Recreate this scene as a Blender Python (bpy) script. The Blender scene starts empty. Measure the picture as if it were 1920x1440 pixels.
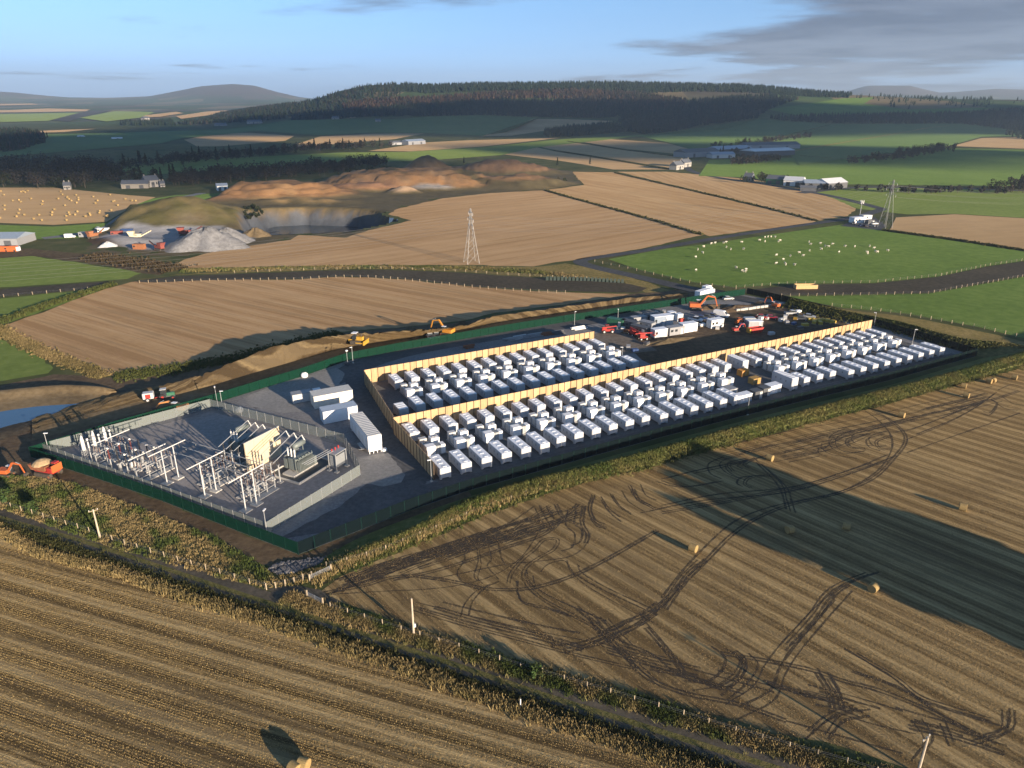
import bpy, bmesh, math, random
import numpy as np
from mathutils import Vector, Matrix, geometry
random.seed(7); RNG = np.random.default_rng(7)
scene = bpy.context.scene
# ---------------------------------------------------------------- camera
F = 1333.33; EYE = 72.0; PITCH = math.atan(530 / F)
SP, CP = math.sin(PITCH), math.cos(PITCH)
cam = bpy.data.cameras.new('camera'); cam.sensor_width = 36.0; cam.lens = 36.0 * F / 1920
cam.clip_start = 0.5; cam.clip_end = 60000
camo = bpy.data.objects.new('camera', cam); scene.collection.objects.link(camo)
camo.location = (0, 0, EYE); camo.rotation_euler = (math.pi / 2 - PITCH, 0, 0)
scene.camera = camo
# ---------------------------------------------------------------- sky, sun, exposure
SUN_EL = math.radians(10.0); SUN_AZ = math.radians(43.0)          # sun stands behind the camera, to its right
to_sun = Vector((math.sin(SUN_AZ) * math.cos(SUN_EL), -math.cos(SUN_AZ) * math.cos(SUN_EL), math.sin(SUN_EL)))
world = bpy.data.worlds.new('World'); scene.world = world; world.use_nodes = True
wn, wl = world.node_tree.nodes, world.node_tree.links
wn.clear()
def wnode(t, **k):
    n = wn.new(t)
    for a, b in k.items(): setattr(n, a, b)
    return n
sky = wnode('ShaderNodeTexSky', sky_type='NISHITA', sun_disc=False)
sky.sun_elevation = SUN_EL; sky.sun_rotation = math.pi - SUN_AZ
sky.altitude = 200; sky.air_density = 1.0; sky.dust_density = 0.6; sky.ozone_density = 1.6
tc = wnode('ShaderNodeTexCoord'); sep = wnode('ShaderNodeSeparateXYZ'); wl.new(tc.outputs['Generated'], sep.inputs[0])
CS1 = (0.20, (3.1, 7.7, 0))
def wmath(op, a, b=None, clamp=False):
    n = wnode('ShaderNodeMath', operation=op); n.use_clamp = clamp
    for i, v in enumerate((a, b)):
        if v is None: continue
        if isinstance(v, (int, float)): n.inputs[i].default_value = v
        else: wl.new(v, n.inputs[i])
    return n.outputs[0]
zz = wmath('ADD', wmath('MAXIMUM', sep.outputs['Z'], 0.0), 0.045)
comb = wnode('ShaderNodeCombineXYZ')
wl.new(wmath('DIVIDE', sep.outputs['X'], zz), comb.inputs[0]); wl.new(wmath('DIVIDE', sep.outputs['Y'], zz), comb.inputs[1])
def cloud_layer(scale, seed, lo, hi, det=7.0, rough=0.58, dist=0.25, bias=None):
    mp = wnode('ShaderNodeMapping'); mp.inputs['Location'].default_value = seed
    wl.new(comb.outputs[0], mp.inputs[0])
    nz = wnode('ShaderNodeTexNoise'); nz.inputs['Scale'].default_value = scale
    nz.inputs['Detail'].default_value = det; nz.inputs['Roughness'].default_value = rough; nz.inputs['Distortion'].default_value = dist
    wl.new(mp.outputs[0], nz.inputs[0])
    mr = wnode('ShaderNodeMapRange'); mr.interpolation_type = 'SMOOTHSTEP'
    mr.inputs['From Min'].default_value = lo; mr.inputs['From Max'].default_value = hi
    wl.new(nz.outputs['Fac'] if bias is None else wmath('ADD', nz.outputs['Fac'], bias), mr.inputs[0]); return mr.outputs[0]
front = wnode('ShaderNodeMapRange'); front.interpolation_type = 'SMOOTHSTEP'; front.inputs['From Min'].default_value = -0.25; front.inputs['From Max'].default_value = 0.75; wl.new(sep.outputs['X'], front.inputs[0])
cl1 = cloud_layer(CS1[0], CS1[1], 0.47, 0.57, bias=wmath('SUBTRACT', wmath('MULTIPLY', front.outputs[0], 0.16), 0.09))
cl2 = cloud_layer(0.05, (11.3, 2.2, 0), 0.40, 0.70, det=5, rough=0.5)
mix2 = wnode('ShaderNodeMix', data_type='RGBA'); mix2.inputs['B'].default_value = (1.15, 1.7, 2.5, 1)
bw = wnode('ShaderNodeRGBToBW'); wl.new(sky.outputs[0], bw.inputs[0])
tint = wnode('ShaderNodeMix', data_type='RGBA', blend_type='MULTIPLY'); tint.inputs['Factor'].default_value = 1; tint.inputs['B'].default_value = (0.185, 0.50, 1.08, 1); wl.new(bw.outputs[0], tint.inputs['A'])
blu = wnode('ShaderNodeMix', data_type='RGBA'); blu.inputs['Factor'].default_value = 0.76; wl.new(sky.outputs[0], blu.inputs['A']); wl.new(tint.outputs['Result'], blu.inputs['B'])
wl.new(wmath('MULTIPLY', cl2, 0.5), mix2.inputs['Factor']); wl.new(blu.outputs['Result'], mix2.inputs['A'])
cl3 = cloud_layer(0.55, (5.5, 1.5, 0), 0.36, 0.66, det=8, rough=0.62)
ctex = wnode('ShaderNodeMix', data_type='RGBA'); ctex.inputs['A'].default_value = (0.45, 0.55, 0.82, 1); ctex.inputs['B'].default_value = (0.95, 1.1, 1.45, 1); wl.new(cl3, ctex.inputs['Factor'])
mix1 = wnode('ShaderNodeMix', data_type='RGBA'); wl.new(ctex.outputs['Result'], mix1.inputs['B'])
wl.new(wmath('MULTIPLY', cl1, 0.9), mix1.inputs['Factor']); wl.new(mix2.outputs['Result'], mix1.inputs['A'])
bg = wnode('ShaderNodeBackground'); bg.inputs['Strength'].default_value = 0.088
wl.new(mix1.outputs['Result'], bg.inputs['Color'])
wo = wnode('ShaderNodeOutputWorld'); wl.new(bg.outputs[0], wo.inputs['Surface'])
sl = bpy.data.lights.new('sun', 'SUN'); sl.energy = 5.0; sl.angle = math.radians(0.5); sl.color = (1.0, 0.80, 0.58)
so = bpy.data.objects.new('sun', sl); scene.collection.objects.link(so)
so.rotation_euler = (-to_sun).to_track_quat('-Z', 'Y').to_euler()
vs = scene.view_settings; vs.view_transform = 'Standard'; vs.look = 'None'; vs.gamma = 1; vs.use_curve_mapping = False
vs.exposure = 1.55
# ---------------------------------------------------------------- pixel -> place
def ray(x, y):
    u = (x - 960) / F; v = (y - 720) / F
    return np.array([u, CP - v * SP, -(SP + v * CP)])
def G(x, y, z=0.0):
    d = ray(x, y); t = (EYE - z) / -d[2]; return (d[0] * t, d[1] * t)
def dirpx(p, q):
    a, b = G(*p), G(*q); return math.atan2(b[1] - a[1], b[0] - a[0])
def top_height(base, ytop):                 # height of an upright thing standing at pixel base whose top shows at row ytop
    bx, by = G(*base); v = (ytop - 720) / F
    # up/dep = -v
    # (by*SP + dz*CP) = -v*(by*CP - dz*SP)
    dz = -by * (SP + v * CP) / (CP - v * SP); return dz + EYE
A28 = math.radians(28.1); E1 = np.array([math.cos(A28), math.sin(A28)]); E2 = np.array([E1[1], -E1[0]])
ORG = np.array(G(737, 783, 4))
def S(a, b): w = ORG + a * E1 + b * E2; return (w[0], w[1])
def smooth(a, b, x):
    t = np.clip((x - a) / (b - a), 0, 1); return t * t * (3 - 2 * t)
# ---------------------------------------------------------------- terrain heights
CREST = np.array([(100,250),(300,243),(340,236),(400,221),(470,208),(550,197),(590,187),(640,170),(690,160),(740,158),(800,162),(900,159),(1000,158),(1150,157),(1300,160),(1400,162),(1450,166),(1520,173),(1600,178),(1700,183),(1800,186),(1920,187),(2300,195),(2800,215)], float)
FARH = np.array([(-900,186),(-300,176),(0,172),(30,174),(90,181),(130,184),(200,184),(280,181),(330,172),(380,162),(440,157),(480,160),(520,172),(560,182),(620,190),(900,190),(1540,184),(1590,170),(1620,161),(1700,161),(1740,170),(1760,174),(1790,173),(1860,168),(1920,170),(2100,176),(2500,186)], float)
YC, YF, YD = 3000.0, 1950.0, 9600.0
def wob(x, y, l, s=0.0):
    return np.sin(x / l + s) * np.cos(y / l * 1.3 + 2 * s) + 0.5 * np.sin(x / l * 2.3 + y / l * 1.7 + s * 3) 
def hterr(x, y):
    x = np.asarray(x, float); y = np.asarray(y, float)
    yy = np.maximum(y, 1.0); sx = 960 + F * x / (0.929 * yy + 1)
    near = (y > 1200)
    cy = np.interp(sx, CREST[:, 0], CREST[:, 1]); zc = np.maximum(EYE + (190 - cy) / 1544 * YC, 0)
    t = np.clip((y - YF) / (YC - YF), 0, 1); prof = t ** 1.25 * (1 + 0.25 * np.sin(t * 3.1416))
    back = np.where(y > YC, np.exp(-((y - YC) / 1500.0) ** 2), 1.0)
    hill = zc * np.clip(prof, 0, 1.0) * back * np.where(y > YC, 1, 1)
    roll = 70 * smooth(2700, 8200, y) * (1 - smooth(10500, 12400, y)) + 9 * wob(x, y, 620.0, 1.0) * smooth(2900, 4500, y) * (1 - smooth(8000, 11000, y))
    fy = np.interp(sx, FARH[:, 0], FARH[:, 1]); zf = np.maximum(EYE + (190 - fy) / 1544 * YD - 68, 0)
    far = zf * np.exp(-((y - YD) / 1400.0) ** 2)
    return np.where(near, np.maximum(hill, roll + far), 0.0)
def T(x, y):                                   # where the line of sight through pixel meets the terrain
    d = ray(x, y); t = 60.0; prev = t
    if d[2] >= 0: dlim = 12000.0
    while t < 12500:
        px, py, pz = d[0] * t, d[1] * t, EYE + d[2] * t
        if pz <= float(hterr(px, py)):
            lo, hi = prev, t
            for _ in range(24):
                m = (lo + hi) / 2
                if EYE + d[2] * m <= float(hterr(d[0] * m, d[1] * m)): hi = m
                else: lo = m
            t = (lo + hi) / 2; return (d[0] * t, d[1] * t)
        prev = t; t *= 1.012
    return (d[0] * 11500, d[1] * 11500)
def TZ(x, y):
    if y > 236 + 6: g = G(x, y); return (g[0], g[1], float(hterr(*g)))  if g[1] < 1900 else T3(x, y)
    return T3(x, y)
def T3(x, y):
    g = T(x, y); return (g[0], g[1], float(hterr(*g)))
# ---------------------------------------------------------------- materials
MATS = {}
GA = 1.12
def lift3(cs): return tuple(tuple(min(.6, c * GA) for c in q) for q in cs)
def fuzz(p, col, w=0.11):
    p.inputs['Sheen Weight'].default_value = w; p.inputs['Sheen Roughness'].default_value = 0.6; p.inputs['Sheen Tint'].default_value = (*[min(1, c / max(col)) ** 1.5 for c in col], 1)
def nt(name):
    m = bpy.data.materials.new(name); m.use_nodes = True
    n, l = m.node_tree.nodes, m.node_tree.links
    return m, n, l, n['Principled BSDF'], n['Material Output']
def ramp(n, stops):
    r = n.new('ShaderNodeValToRGB'); e = r.color_ramp.elements
    e[0].position, e[0].color = stops[0][0], (*stops[0][1], 1); e[1].position, e[1].color = stops[-1][0], (*stops[-1][1], 1)
    for p, c in stops[1:-1]:
        k = e.new(p); k.color = (*c, 1)
    return r
def noise(n, l, vec, scale, det=4, rough=0.55, dist=0.0):
    z = n.new('ShaderNodeTexNoise'); z.inputs['Scale'].default_value = scale; z.inputs['Detail'].default_value = det
    z.inputs['Roughness'].default_value = rough; z.inputs['Distortion'].default_value = dist; l.new(vec, z.inputs['Vector']); return z.outputs['Fac']
def mixc(n, l, fac, a, b, mode='MIX'):
    m = n.new('ShaderNodeMix'); m.data_type = 'RGBA'; m.blend_type = mode
    for s, v in (('Factor', fac), ('A', a), ('B', b)):
        if isinstance(v, (int, float)): m.inputs[s].default_value = v
        elif isinstance(v, tuple): m.inputs[s].default_value = (*v, 1)
        else: l.new(v, m.inputs[s])
    return m.outputs['Result']
def bump(n, l, p, h, strength, dist):
    b = n.new('ShaderNodeBump'); b.inputs['Strength'].default_value = strength; b.inputs['Distance'].default_value = dist
    l.new(h, b.inputs['Height']); l.new(b.outputs[0], p.inputs['Normal'])
def plain(name, col, rough=0.6, metal=0.0, var=0.12, scale=1.5, world=False, spec=0.3):
    if name in MATS: return MATS[name]
    m, n, l, p, o = nt(name); t = n.new('ShaderNodeTexCoord'); g = n.new('ShaderNodeNewGeometry')
    f = noise(n, l, g.outputs['Position'] if world else t.outputs['Object'], scale, 5, 0.6)
    a = tuple(max(0, c * (1 - var)) for c in col); b = tuple(min(1, c * (1 + var)) for c in col)
    r = ramp(n, [(0.3, a), (0.7, b)]); l.new(f, r.inputs[0]); l.new(r.outputs[0], p.inputs['Base Color'])
    p.inputs['Roughness'].default_value = rough; p.inputs['Metallic'].default_value = metal; p.inputs['Specular IOR Level'].default_value = spec
    MATS[name] = m; return m
def ground(name, cols, scales=(0.02, 0.25), bmp=0.35, bdist=0.2, bscale=1.2, rough=0.95):
    """soil / grass / gravel: three colours mixed by broad and fine noise over world position"""
    if name in MATS: return MATS[name]
    m, n, l, p, o = nt(name); g = n.new('ShaderNodeNewGeometry').outputs['Position']; cols = lift3(cols)
    if 'grass' in name or 'pasture' in name: fuzz(p, cols[2], .075)
    f1 = noise(n, l, g, scales[0], 5, 0.6, 0.4); f2 = noise(n, l, g, scales[1], 6, 0.65)
    r = ramp(n, [(0.40, cols[0]), (0.51, cols[1]), (0.62, cols[2])])
    mx = n.new('ShaderNodeMath'); mx.operation = 'MULTIPLY_ADD'; l.new(f2, mx.inputs[0]); mx.inputs[1].default_value = 0.6
    ad = n.new('ShaderNodeMath'); ad.operation = 'MULTIPLY'; l.new(f1, ad.inputs[0]); ad.inputs[1].default_value = 0.42; l.new(ad.outputs[0], mx.inputs[2])
    l.new(mx.outputs[0], r.inputs[0]); l.new(r.outputs[0], p.inputs['Base Color'])
    p.inputs['Roughness'].default_value = rough; p.inputs['Specular IOR Level'].default_value = 0.1
    if bmp: bump(n, l, p, noise(n, l, g, bscale, 5, 0.7), bmp, bdist)
    MATS[name] = m; return m
def stubble(name, ang, cols, broad=0.5, period=0.55, mud=(0.05, 0.038, 0.026), bmp=0.5, mudamt=0.55, lines=0.35, swath=None, sw=0.0):
    """rows run along world angle ang: streak noise stretched along the rows at three widths plus regular drill rows"""
    m, n, l, p, o = nt(name); g = n.new('ShaderNodeNewGeometry').outputs['Position']; cols = lift3(cols); fuzz(p, cols[2])
    def streak(su, sv, det=3, loc=0.0):
        r_ = n.new('ShaderNodeMapping'); r_.vector_type = 'POINT'; r_.inputs['Rotation'].default_value = (0, 0, -ang); r_.inputs['Location'].default_value = (loc, loc, 0)
        l.new(g, r_.inputs[0]); s_ = n.new('ShaderNodeMapping'); s_.inputs['Scale'].default_value = (su, sv, 0.0); l.new(r_.outputs[0], s_.inputs[0])
        return noise(n, l, s_.outputs[0], 1.0, det, 0.6, 0.25)
    wide = streak(0.006, broad * 0.22, 3); mid = streak(0.012, broad * 1.1, 3, 31.0); fine = streak(0.4, 4.5, 5, 57.0)
    soft = noise(n, l, g, 0.045, 5, 0.6, 0.5); grit = noise(n, l, g, 2.6, 5, 0.75)
    r = ramp(n, [(0.43, cols[0]), (0.51, cols[1]), (0.585, cols[2])])
    def ma(a, k, c=None):
        q = n.new('ShaderNodeMath'); q.operation = 'MULTIPLY_ADD'; l.new(a, q.inputs[0]); q.inputs[1].default_value = k
        if c is None: q.inputs[2].default_value = 0
        else: l.new(c, q.inputs[2])
        return q.outputs[0]
    s = ma(wide, 0.30, ma(mid, 0.36, ma(fine, 0.2, ma(grit, 0.16))))
    if swath:
        def band(per, dist, loc):
            r_ = n.new('ShaderNodeMapping'); r_.inputs['Rotation'].default_value = (0, 0, -ang); r_.inputs['Location'].default_value = (0, loc, 0); l.new(g, r_.inputs[0]); s_ = n.new('ShaderNodeMapping'); s_.inputs['Scale'].default_value = (0.012, 1.0, 0.0); l.new(r_.outputs[0], s_.inputs[0])
            w_ = n.new('ShaderNodeTexWave'); w_.wave_type = 'BANDS'; w_.bands_direction = 'Y'; w_.inputs['Scale'].default_value = 0.314 / per; w_.inputs['Distortion'].default_value = dist; w_.inputs['Detail'].default_value = 3; w_.inputs['Detail Scale'].default_value = 0.8; w_.inputs['Detail Roughness'].default_value = .6; l.new(s_.outputs[0], w_.inputs['Vector']); return w_.outputs['Fac']
        b1 = band(swath, 1.1, 3.0); b2 = band(swath * .31, 1.4, 11.0)
        q_ = n.new('ShaderNodeMath'); q_.operation = 'ADD'; q_.inputs[1].default_value = -0.5 * sw * 1.5; l.new(ma(b1, sw, ma(b2, sw * .5, s)), q_.inputs[0]); s = q_.outputs[0]
    l.new(s, r.inputs[0])
    mr = n.new('ShaderNodeMapRange'); mr.inputs['From Min'].default_value = 0.50; mr.inputs['From Max'].default_value = 0.66; l.new(soft, mr.inputs[0])
    mk = n.new('ShaderNodeMath'); mk.operation = 'MULTIPLY'; l.new(mr.outputs[0], mk.inputs[0]); mk.inputs[1].default_value = mudamt
    c = mixc(n, l, mk.outputs[0], r.outputs[0], mud)
    rl = n.new('ShaderNodeMapRange'); rl.inputs['From Min'].default_value = 0.53; rl.inputs['From Max'].default_value = 0.63; l.new(mid, rl.inputs[0])
    rk = n.new('ShaderNodeMath'); rk.operation = 'MULTIPLY'; l.new(rl.outputs[0], rk.inputs[0]); rk.inputs[1].default_value = lines
    c = mixc(n, l, rk.outputs[0], c, mud); l.new(c, p.inputs['Base Color'])
    p.inputs['Roughness'].default_value = 0.95; p.inputs['Specular IOR Level'].default_value = 0.08
    if bmp: bump(n, l, p, ma(fine, 0.55, ma(grit, 0.5)), bmp, 0.25)
    MATS[name] = m; return m
def vcol(name, rough=0.9, sss=False, bscale=0.0, grain=0.25, gscale=0.4):
    if name in MATS: return MATS[name]
    m, n, l, p, o = nt(name); a = n.new('ShaderNodeAttribute'); a.attribute_name = 'Col'
    g = n.new('ShaderNodeNewGeometry').outputs['Position']
    f = noise(n, l, g, gscale, 5, 0.65); r = ramp(n, [(0.25, (1 - grain,) * 3), (0.75, (1 + grain,) * 3)]); l.new(f, r.inputs[0])
    l.new(mixc(n, l, 1.0, a.outputs['Color'], r.outputs[0], 'MULTIPLY'), p.inputs['Base Color'])
    p.inputs['Roughness'].default_value = rough; p.inputs['Specular IOR Level'].default_value = 0.1
    if bscale: bump(n, l, p, noise(n, l, g, bscale, 5, 0.7), 0.6, 0.6)
    MATS[name] = m; return m
def seethrough(name, col, open_, rough=0.5, metal=0.0, freq=None):
    """wire mesh too fine to see singly: solid strands over open gaps"""
    if name in MATS: return MATS[name]
    m, n, l, p, o = nt(name); p.inputs['Base Color'].default_value = (*col, 1); p.inputs['Roughness'].default_value = rough; p.inputs['Metallic'].default_value = metal; p.inputs['Specular IOR Level'].default_value = 0.05
    t = n.new('ShaderNodeBsdfTransparent'); x = n.new('ShaderNodeMixShader'); x.inputs[0].default_value = open_
    l.new(p.outputs[0], x.inputs[1]); l.new(t.outputs[0], x.inputs[2]); l.new(x.outputs[0], o.inputs['Surface']); MATS[name] = m; return m
ORD = 'first second third fourth fifth sixth seventh eighth ninth tenth eleventh twelfth thirteenth fourteenth fifteenth sixteenth seventeenth eighteenth nineteenth twentieth twenty-first twenty-second twenty-third twenty-fourth'.split()
# ---------------------------------------------------------------- mesh helpers
COL = scene.collection
def link(o, parent=None):
    COL.objects.link(o)
    if parent is not None: o.parent = parent
    return o
def tag(o, label=None, cat=None, group=None, kind=None):
    if label: o['label'] = label
    if cat: o['category'] = cat
    if group: o['group'] = group
    if kind: o['kind'] = kind
    return o
class MB:
    def __init__(s): s.v = []; s.f = []
    def add(s, vs_, fs_):
        k = len(s.v); s.v += [tuple(map(float, q)) for q in vs_]; s.f += [tuple(i + k for i in q) for q in fs_]; return s
    def box(s, c, d, rz=0.0, top=(1, 1), tilt=None):
        x, y, z = d[0] / 2, d[1] / 2, d[2] / 2; tx, ty = top
        P = [Vector((-x, -y, -z)), Vector((x, -y, -z)), Vector((x, y, -z)), Vector((-x, y, -z)), Vector((-x * tx, -y * ty, z)), Vector((x * tx, -y * ty, z)), Vector((x * tx, y * ty, z)), Vector((-x * tx, y * ty, z))]
        M = Matrix.Rotation(rz, 3, 'Z')
        if tilt: M = M @ Matrix.Rotation(tilt[1], 3, tilt[0])
        return s.add([M @ q + Vector(c) for q in P], [(3, 2, 1, 0), (4, 5, 6, 7), (0, 1, 5, 4), (1, 2, 6, 5), (2, 3, 7, 6), (3, 0, 4, 7)])
    def tube(s, a, b, r, r2=None, n=6, caps=True):
        a, b = Vector(a), Vector(b); r2 = r if r2 is None else r2
        d = (b - a).normalized(); u = d.orthogonal().normalized(); w = d.cross(u); k = []
        for q, rr in ((a, r), (b, r2)):
            for i in range(n):
                t = 2 * math.pi * i / n; k.append(q + (u * math.cos(t) + w * math.sin(t)) * rr)
        fs_ = [(i, (i + 1) % n, n + (i + 1) % n, n + i) for i in range(n)]
        if caps: fs_ += [tuple(range(n - 1, -1, -1)), tuple(range(n, 2 * n))]
        return s.add(k, fs_)
    def lathe(s, c, prof, n=10, axis='Z'):
        k = []; m = len(prof)
        for (r, z) in prof:
            for i in range(n):
                t = 2 * math.pi * i / n; q = (r * math.cos(t), r * math.sin(t), z)
                if axis == 'X': q = (z, q[0], q[1])
                if axis == 'Y': q = (q[0], z, q[1])
                k.append((c[0] + q[0], c[1] + q[1], c[2] + q[2]))
        fs_ = [(j * n + i, j * n + (i + 1) % n, (j + 1) * n + (i + 1) % n, (j + 1) * n + i) for j in range(m - 1) for i in range(n)]
        fs_ += [tuple(range(n - 1, -1, -1)), tuple(range((m - 1) * n, m * n))]
        return s.add(k, fs_)
    def prism(s, pts, w, axis='Y', c=(0, 0, 0)):          # outline in (x,z) pushed through width w along y
        n = len(pts); k = []
        for sg in (-0.5, 0.5):
            for (a, b) in pts: k.append((a + c[0], sg * w + c[1], b + c[2]) if axis == 'Y' else (sg * w + c[0], a + c[1], b + c[2]))
        fs_ = [tuple(range(n)), tuple(range(2 * n - 1, n - 1, -1))] + [(i, n + i, n + (i + 1) % n, (i + 1) % n) for i in range(n)]
        return s.add(k, fs_)
    def mesh(s, name, mat, bevel=0.0, smooth_=False):
        me = bpy.data.meshes.new(name); me.from_pydata(s.v, [], s.f)
        bm = bmesh.new(); bm.from_mesh(me); bmesh.ops.recalc_face_normals(bm, faces=bm.faces)
        if bevel: bmesh.ops.bevel(bm, geom=list(bm.edges), offset=bevel, segments=1, affect='EDGES', clamp_overlap=True)
        bm.to_mesh(me); bm.free()
        if smooth_: me.shade_smooth()
        me.materials.append(mat); return me
    def build(s, name, mat, parent=None, **k): return link(bpy.data.objects.new(name, s.mesh(name, mat, **k)), parent)
def empty(name, loc, rz=0.0, sc=1.0):
    o = bpy.data.objects.new(name, None); o.empty_display_size = 0.3; o.location = loc; o.rotation_euler = (0, 0, rz); o.scale = (sc,) * 3; return link(o)
class Proto:
    """a thing's parts, made once; put() sets an individual down with its own copies of the part objects"""
    def __init__(s): s.parts = []
    def part(s, name, mb, mat, sub=None, label=None, **k):
        me = mb if isinstance(mb, bpy.types.Mesh) else mb.mesh(name, mat, **k)
        s.parts.append((name, me, sub, label)); return len(s.parts) - 1
    def put(s, name, loc, rz, label, cat, group=None, sc=1.0, mats=None):
        root = empty(name, loc, rz, sc); tag(root, label, cat, group); made = []
        for (pn, me, sub, lb) in s.parts:
            if mats and pn in mats:
                key = me.name + mats[pn].name
                if key not in SWAP: c = me.copy(); c.materials.clear(); c.materials.append(mats[pn]); SWAP[key] = c
                me = SWAP[key]
            o = link(bpy.data.objects.new(pn, me), root if sub is None else made[sub])
            if lb: o['label'] = lb
            made.append(o)
        return root
SWAP = {}
def np_mesh(name, v, f, mat, cols=None, smooth_=False):
    """v (n,3); f (m,k) with k = 3 or 4"""
    me = bpy.data.meshes.new(name); v = np.asarray(v, np.float32); f = np.asarray(f, np.int32); k = f.shape[1]
    me.vertices.add(len(v)); me.vertices.foreach_set('co', v.ravel())
    me.loops.add(f.size); me.loops.foreach_set('vertex_index', f.ravel())
    me.polygons.add(len(f)); me.polygons.foreach_set('loop_start', np.arange(0, f.size, k, dtype=np.int32)); me.polygons.foreach_set('loop_total', np.full(len(f), k, np.int32))
    me.update(calc_edges=True); me.validate()
    if cols is not None:
        a = me.color_attributes.new('Col', 'FLOAT_COLOR', 'POINT'); c = np.ones((len(v), 4), np.float32); c[:, :3] = cols; a.data.foreach_set('color', c.ravel())
    if smooth_: me.shade_smooth()
    me.materials.append(mat); return me
def inside(px, py, poly):
    px = np.asarray(px, float); py = np.asarray(py, float); r = np.zeros(px.shape, bool); n = len(poly)
    for i in range(n):
        (x1, y1), (x2, y2) = poly[i], poly[(i + 1) % n]
        if y1 == y2: continue
        r ^= ((y1 > py) != (y2 > py)) & (px < (x2 - x1) * (py - y1) / (y2 - y1) + x1)
    return r
def curve(pts, step=None, n=6):
    """Catmull-Rom through the points"""
    P = [np.array(p, float) for p in pts]; P = [2 * P[0] - P[1]] + P + [2 * P[-1] - P[-2]]; out = []
    for i in range(1, len(P) - 2):
        for k in range(n):
            t = k / n; a, b, c, d = P[i - 1], P[i], P[i + 1], P[i + 2]
            out.append(0.5 * (2 * b + (c - a) * t + (2 * a - 5 * b + 4 * c - d) * t * t + (3 * b - a - 3 * c + d) * t ** 3))
    out.append(P[-2]); return out
def sheet(name, poly, mat, z, label=None, kind='structure', far=False, grid=None, xy=False, rag=0.0):
    """a ground sheet: outline from pixels (or from places, xy=True) draped on the terrain"""
    if xy: W = [tuple(p) for p in poly]
    else: W = [T(*p) if far else G(*p) for p in poly]
    if rag:                                                         # uneven edge: split edges and shift the new points
        out = []
        for i in range(len(W)):
            a, b = np.array(W[i]), np.array(W[(i + 1) % len(W)]); d = b - a; L_ = np.hypot(*d); n_ = int(min(80, max(1, L_ / (rag * 6)))); nn = np.array([-d[1], d[0]]) / (L_ + 1e-9)
            for k in range(n_):
                w = a + d * k / n_
                if k: w = w + nn * random.uniform(-rag, rag)
                out.append((w[0], w[1]))
        W = out
    pts = [Vector(w) for w in W]; n = len(pts); ed = [(i, (i + 1) % n) for i in range(n)]
    if grid:
        xs = [w[0] for w in W]; ys = [w[1] for w in W]
        gx, gy = np.meshgrid(np.arange(min(xs), max(xs), grid), np.arange(min(ys), max(ys), grid)); gx = gx.ravel() + 0.37; gy = gy.ravel() + 0.41
        k = inside(gx, gy, W); pts += [Vector((a, b)) for a, b in zip(gx[k], gy[k])]
    v, e, f, *_ = geometry.delaunay_2d_cdt(pts, ed, [], 1, 1e-4)
    V = np.array([(p.x, p.y) for p in v]); Z = (hterr(V[:, 0], V[:, 1]) if far else np.zeros(len(V))) + z
    me = bpy.data.meshes.new(name); me.from_pydata([(a[0], a[1], c) for a, c in zip(V, Z)], [], [tuple(q) for q in f])
    bm = bmesh.new(); bm.from_mesh(me)
    bmesh.ops.recalc_face_normals(bm, faces=bm.faces)
    if sum(q.normal.z for q in bm.faces) < 0: bmesh.ops.reverse_faces(bm, faces=bm.faces)
    bm.to_mesh(me); bm.free(); me.materials.append(mat)
    o = link(bpy.data.objects.new(name, me)); o['kind'] = kind
    if label: o['label'] = label
    return o
def strip(name, line, width, mat, z, kind='structure', label=None, xy=False, n=6, far=False):
    """a ribbon on the ground along a line of pixels; width a number or one per point"""
    ww = [width] * len(line) if isinstance(width, (int, float)) else list(width)
    P = [(*(p if xy else (T(*p) if far else G(*p))), w) for p, w in zip(line, ww)]
    C = curve(P, n=n); C = np.array(C); d = np.gradient(C[:, :2], axis=0); d /= np.linalg.norm(d, axis=1)[:, None] + 1e-9
    nr = np.stack([-d[:, 1], d[:, 0]], 1); Lf = C[:, :2] + nr * C[:, 2:3] / 2; Rt = C[:, :2] - nr * C[:, 2:3] / 2
    m = len(C); V = np.concatenate([Lf, Rt]); Z = (hterr(V[:, 0], V[:, 1]) if far else np.zeros(len(V))) + z
    me = np_mesh(name, np.column_stack([V, Z]), [(i, m + i, m + i + 1, i + 1) for i in range(m - 1)], mat)
    o = link(bpy.data.objects.new(name, me)); tag(o, label, None, None, kind); return o
def loft(name, rows, mat, kind='structure', label=None, n=4, rough=0.0):
    """rows: list of lines of places (x,y,z), front to back, same count"""
    R = [np.array(curve(r, n=n)) for r in rows]; R2 = []
    for i in range(len(R) - 1):
        for k in range(3):
            R2.append(R[i] + (R[i + 1] - R[i]) * k / 3)
    R2.append(R[-1]); m = len(R[0]); V = np.concatenate(R2)
    if rough:
        j = RNG.normal(0, rough, len(V)); j[:m] = 0; j[-m:] = 0; V[:, 2] += j
    f = [(a * m + i, a * m + i + 1, (a + 1) * m + i + 1, (a + 1) * m + i) for a in range(len(R2) - 1) for i in range(m - 1)]
    me = np_mesh(name, V, f, mat, smooth_=True); o = link(bpy.data.objects.new(name, me)); tag(o, label, None, None, kind); return o
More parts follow.
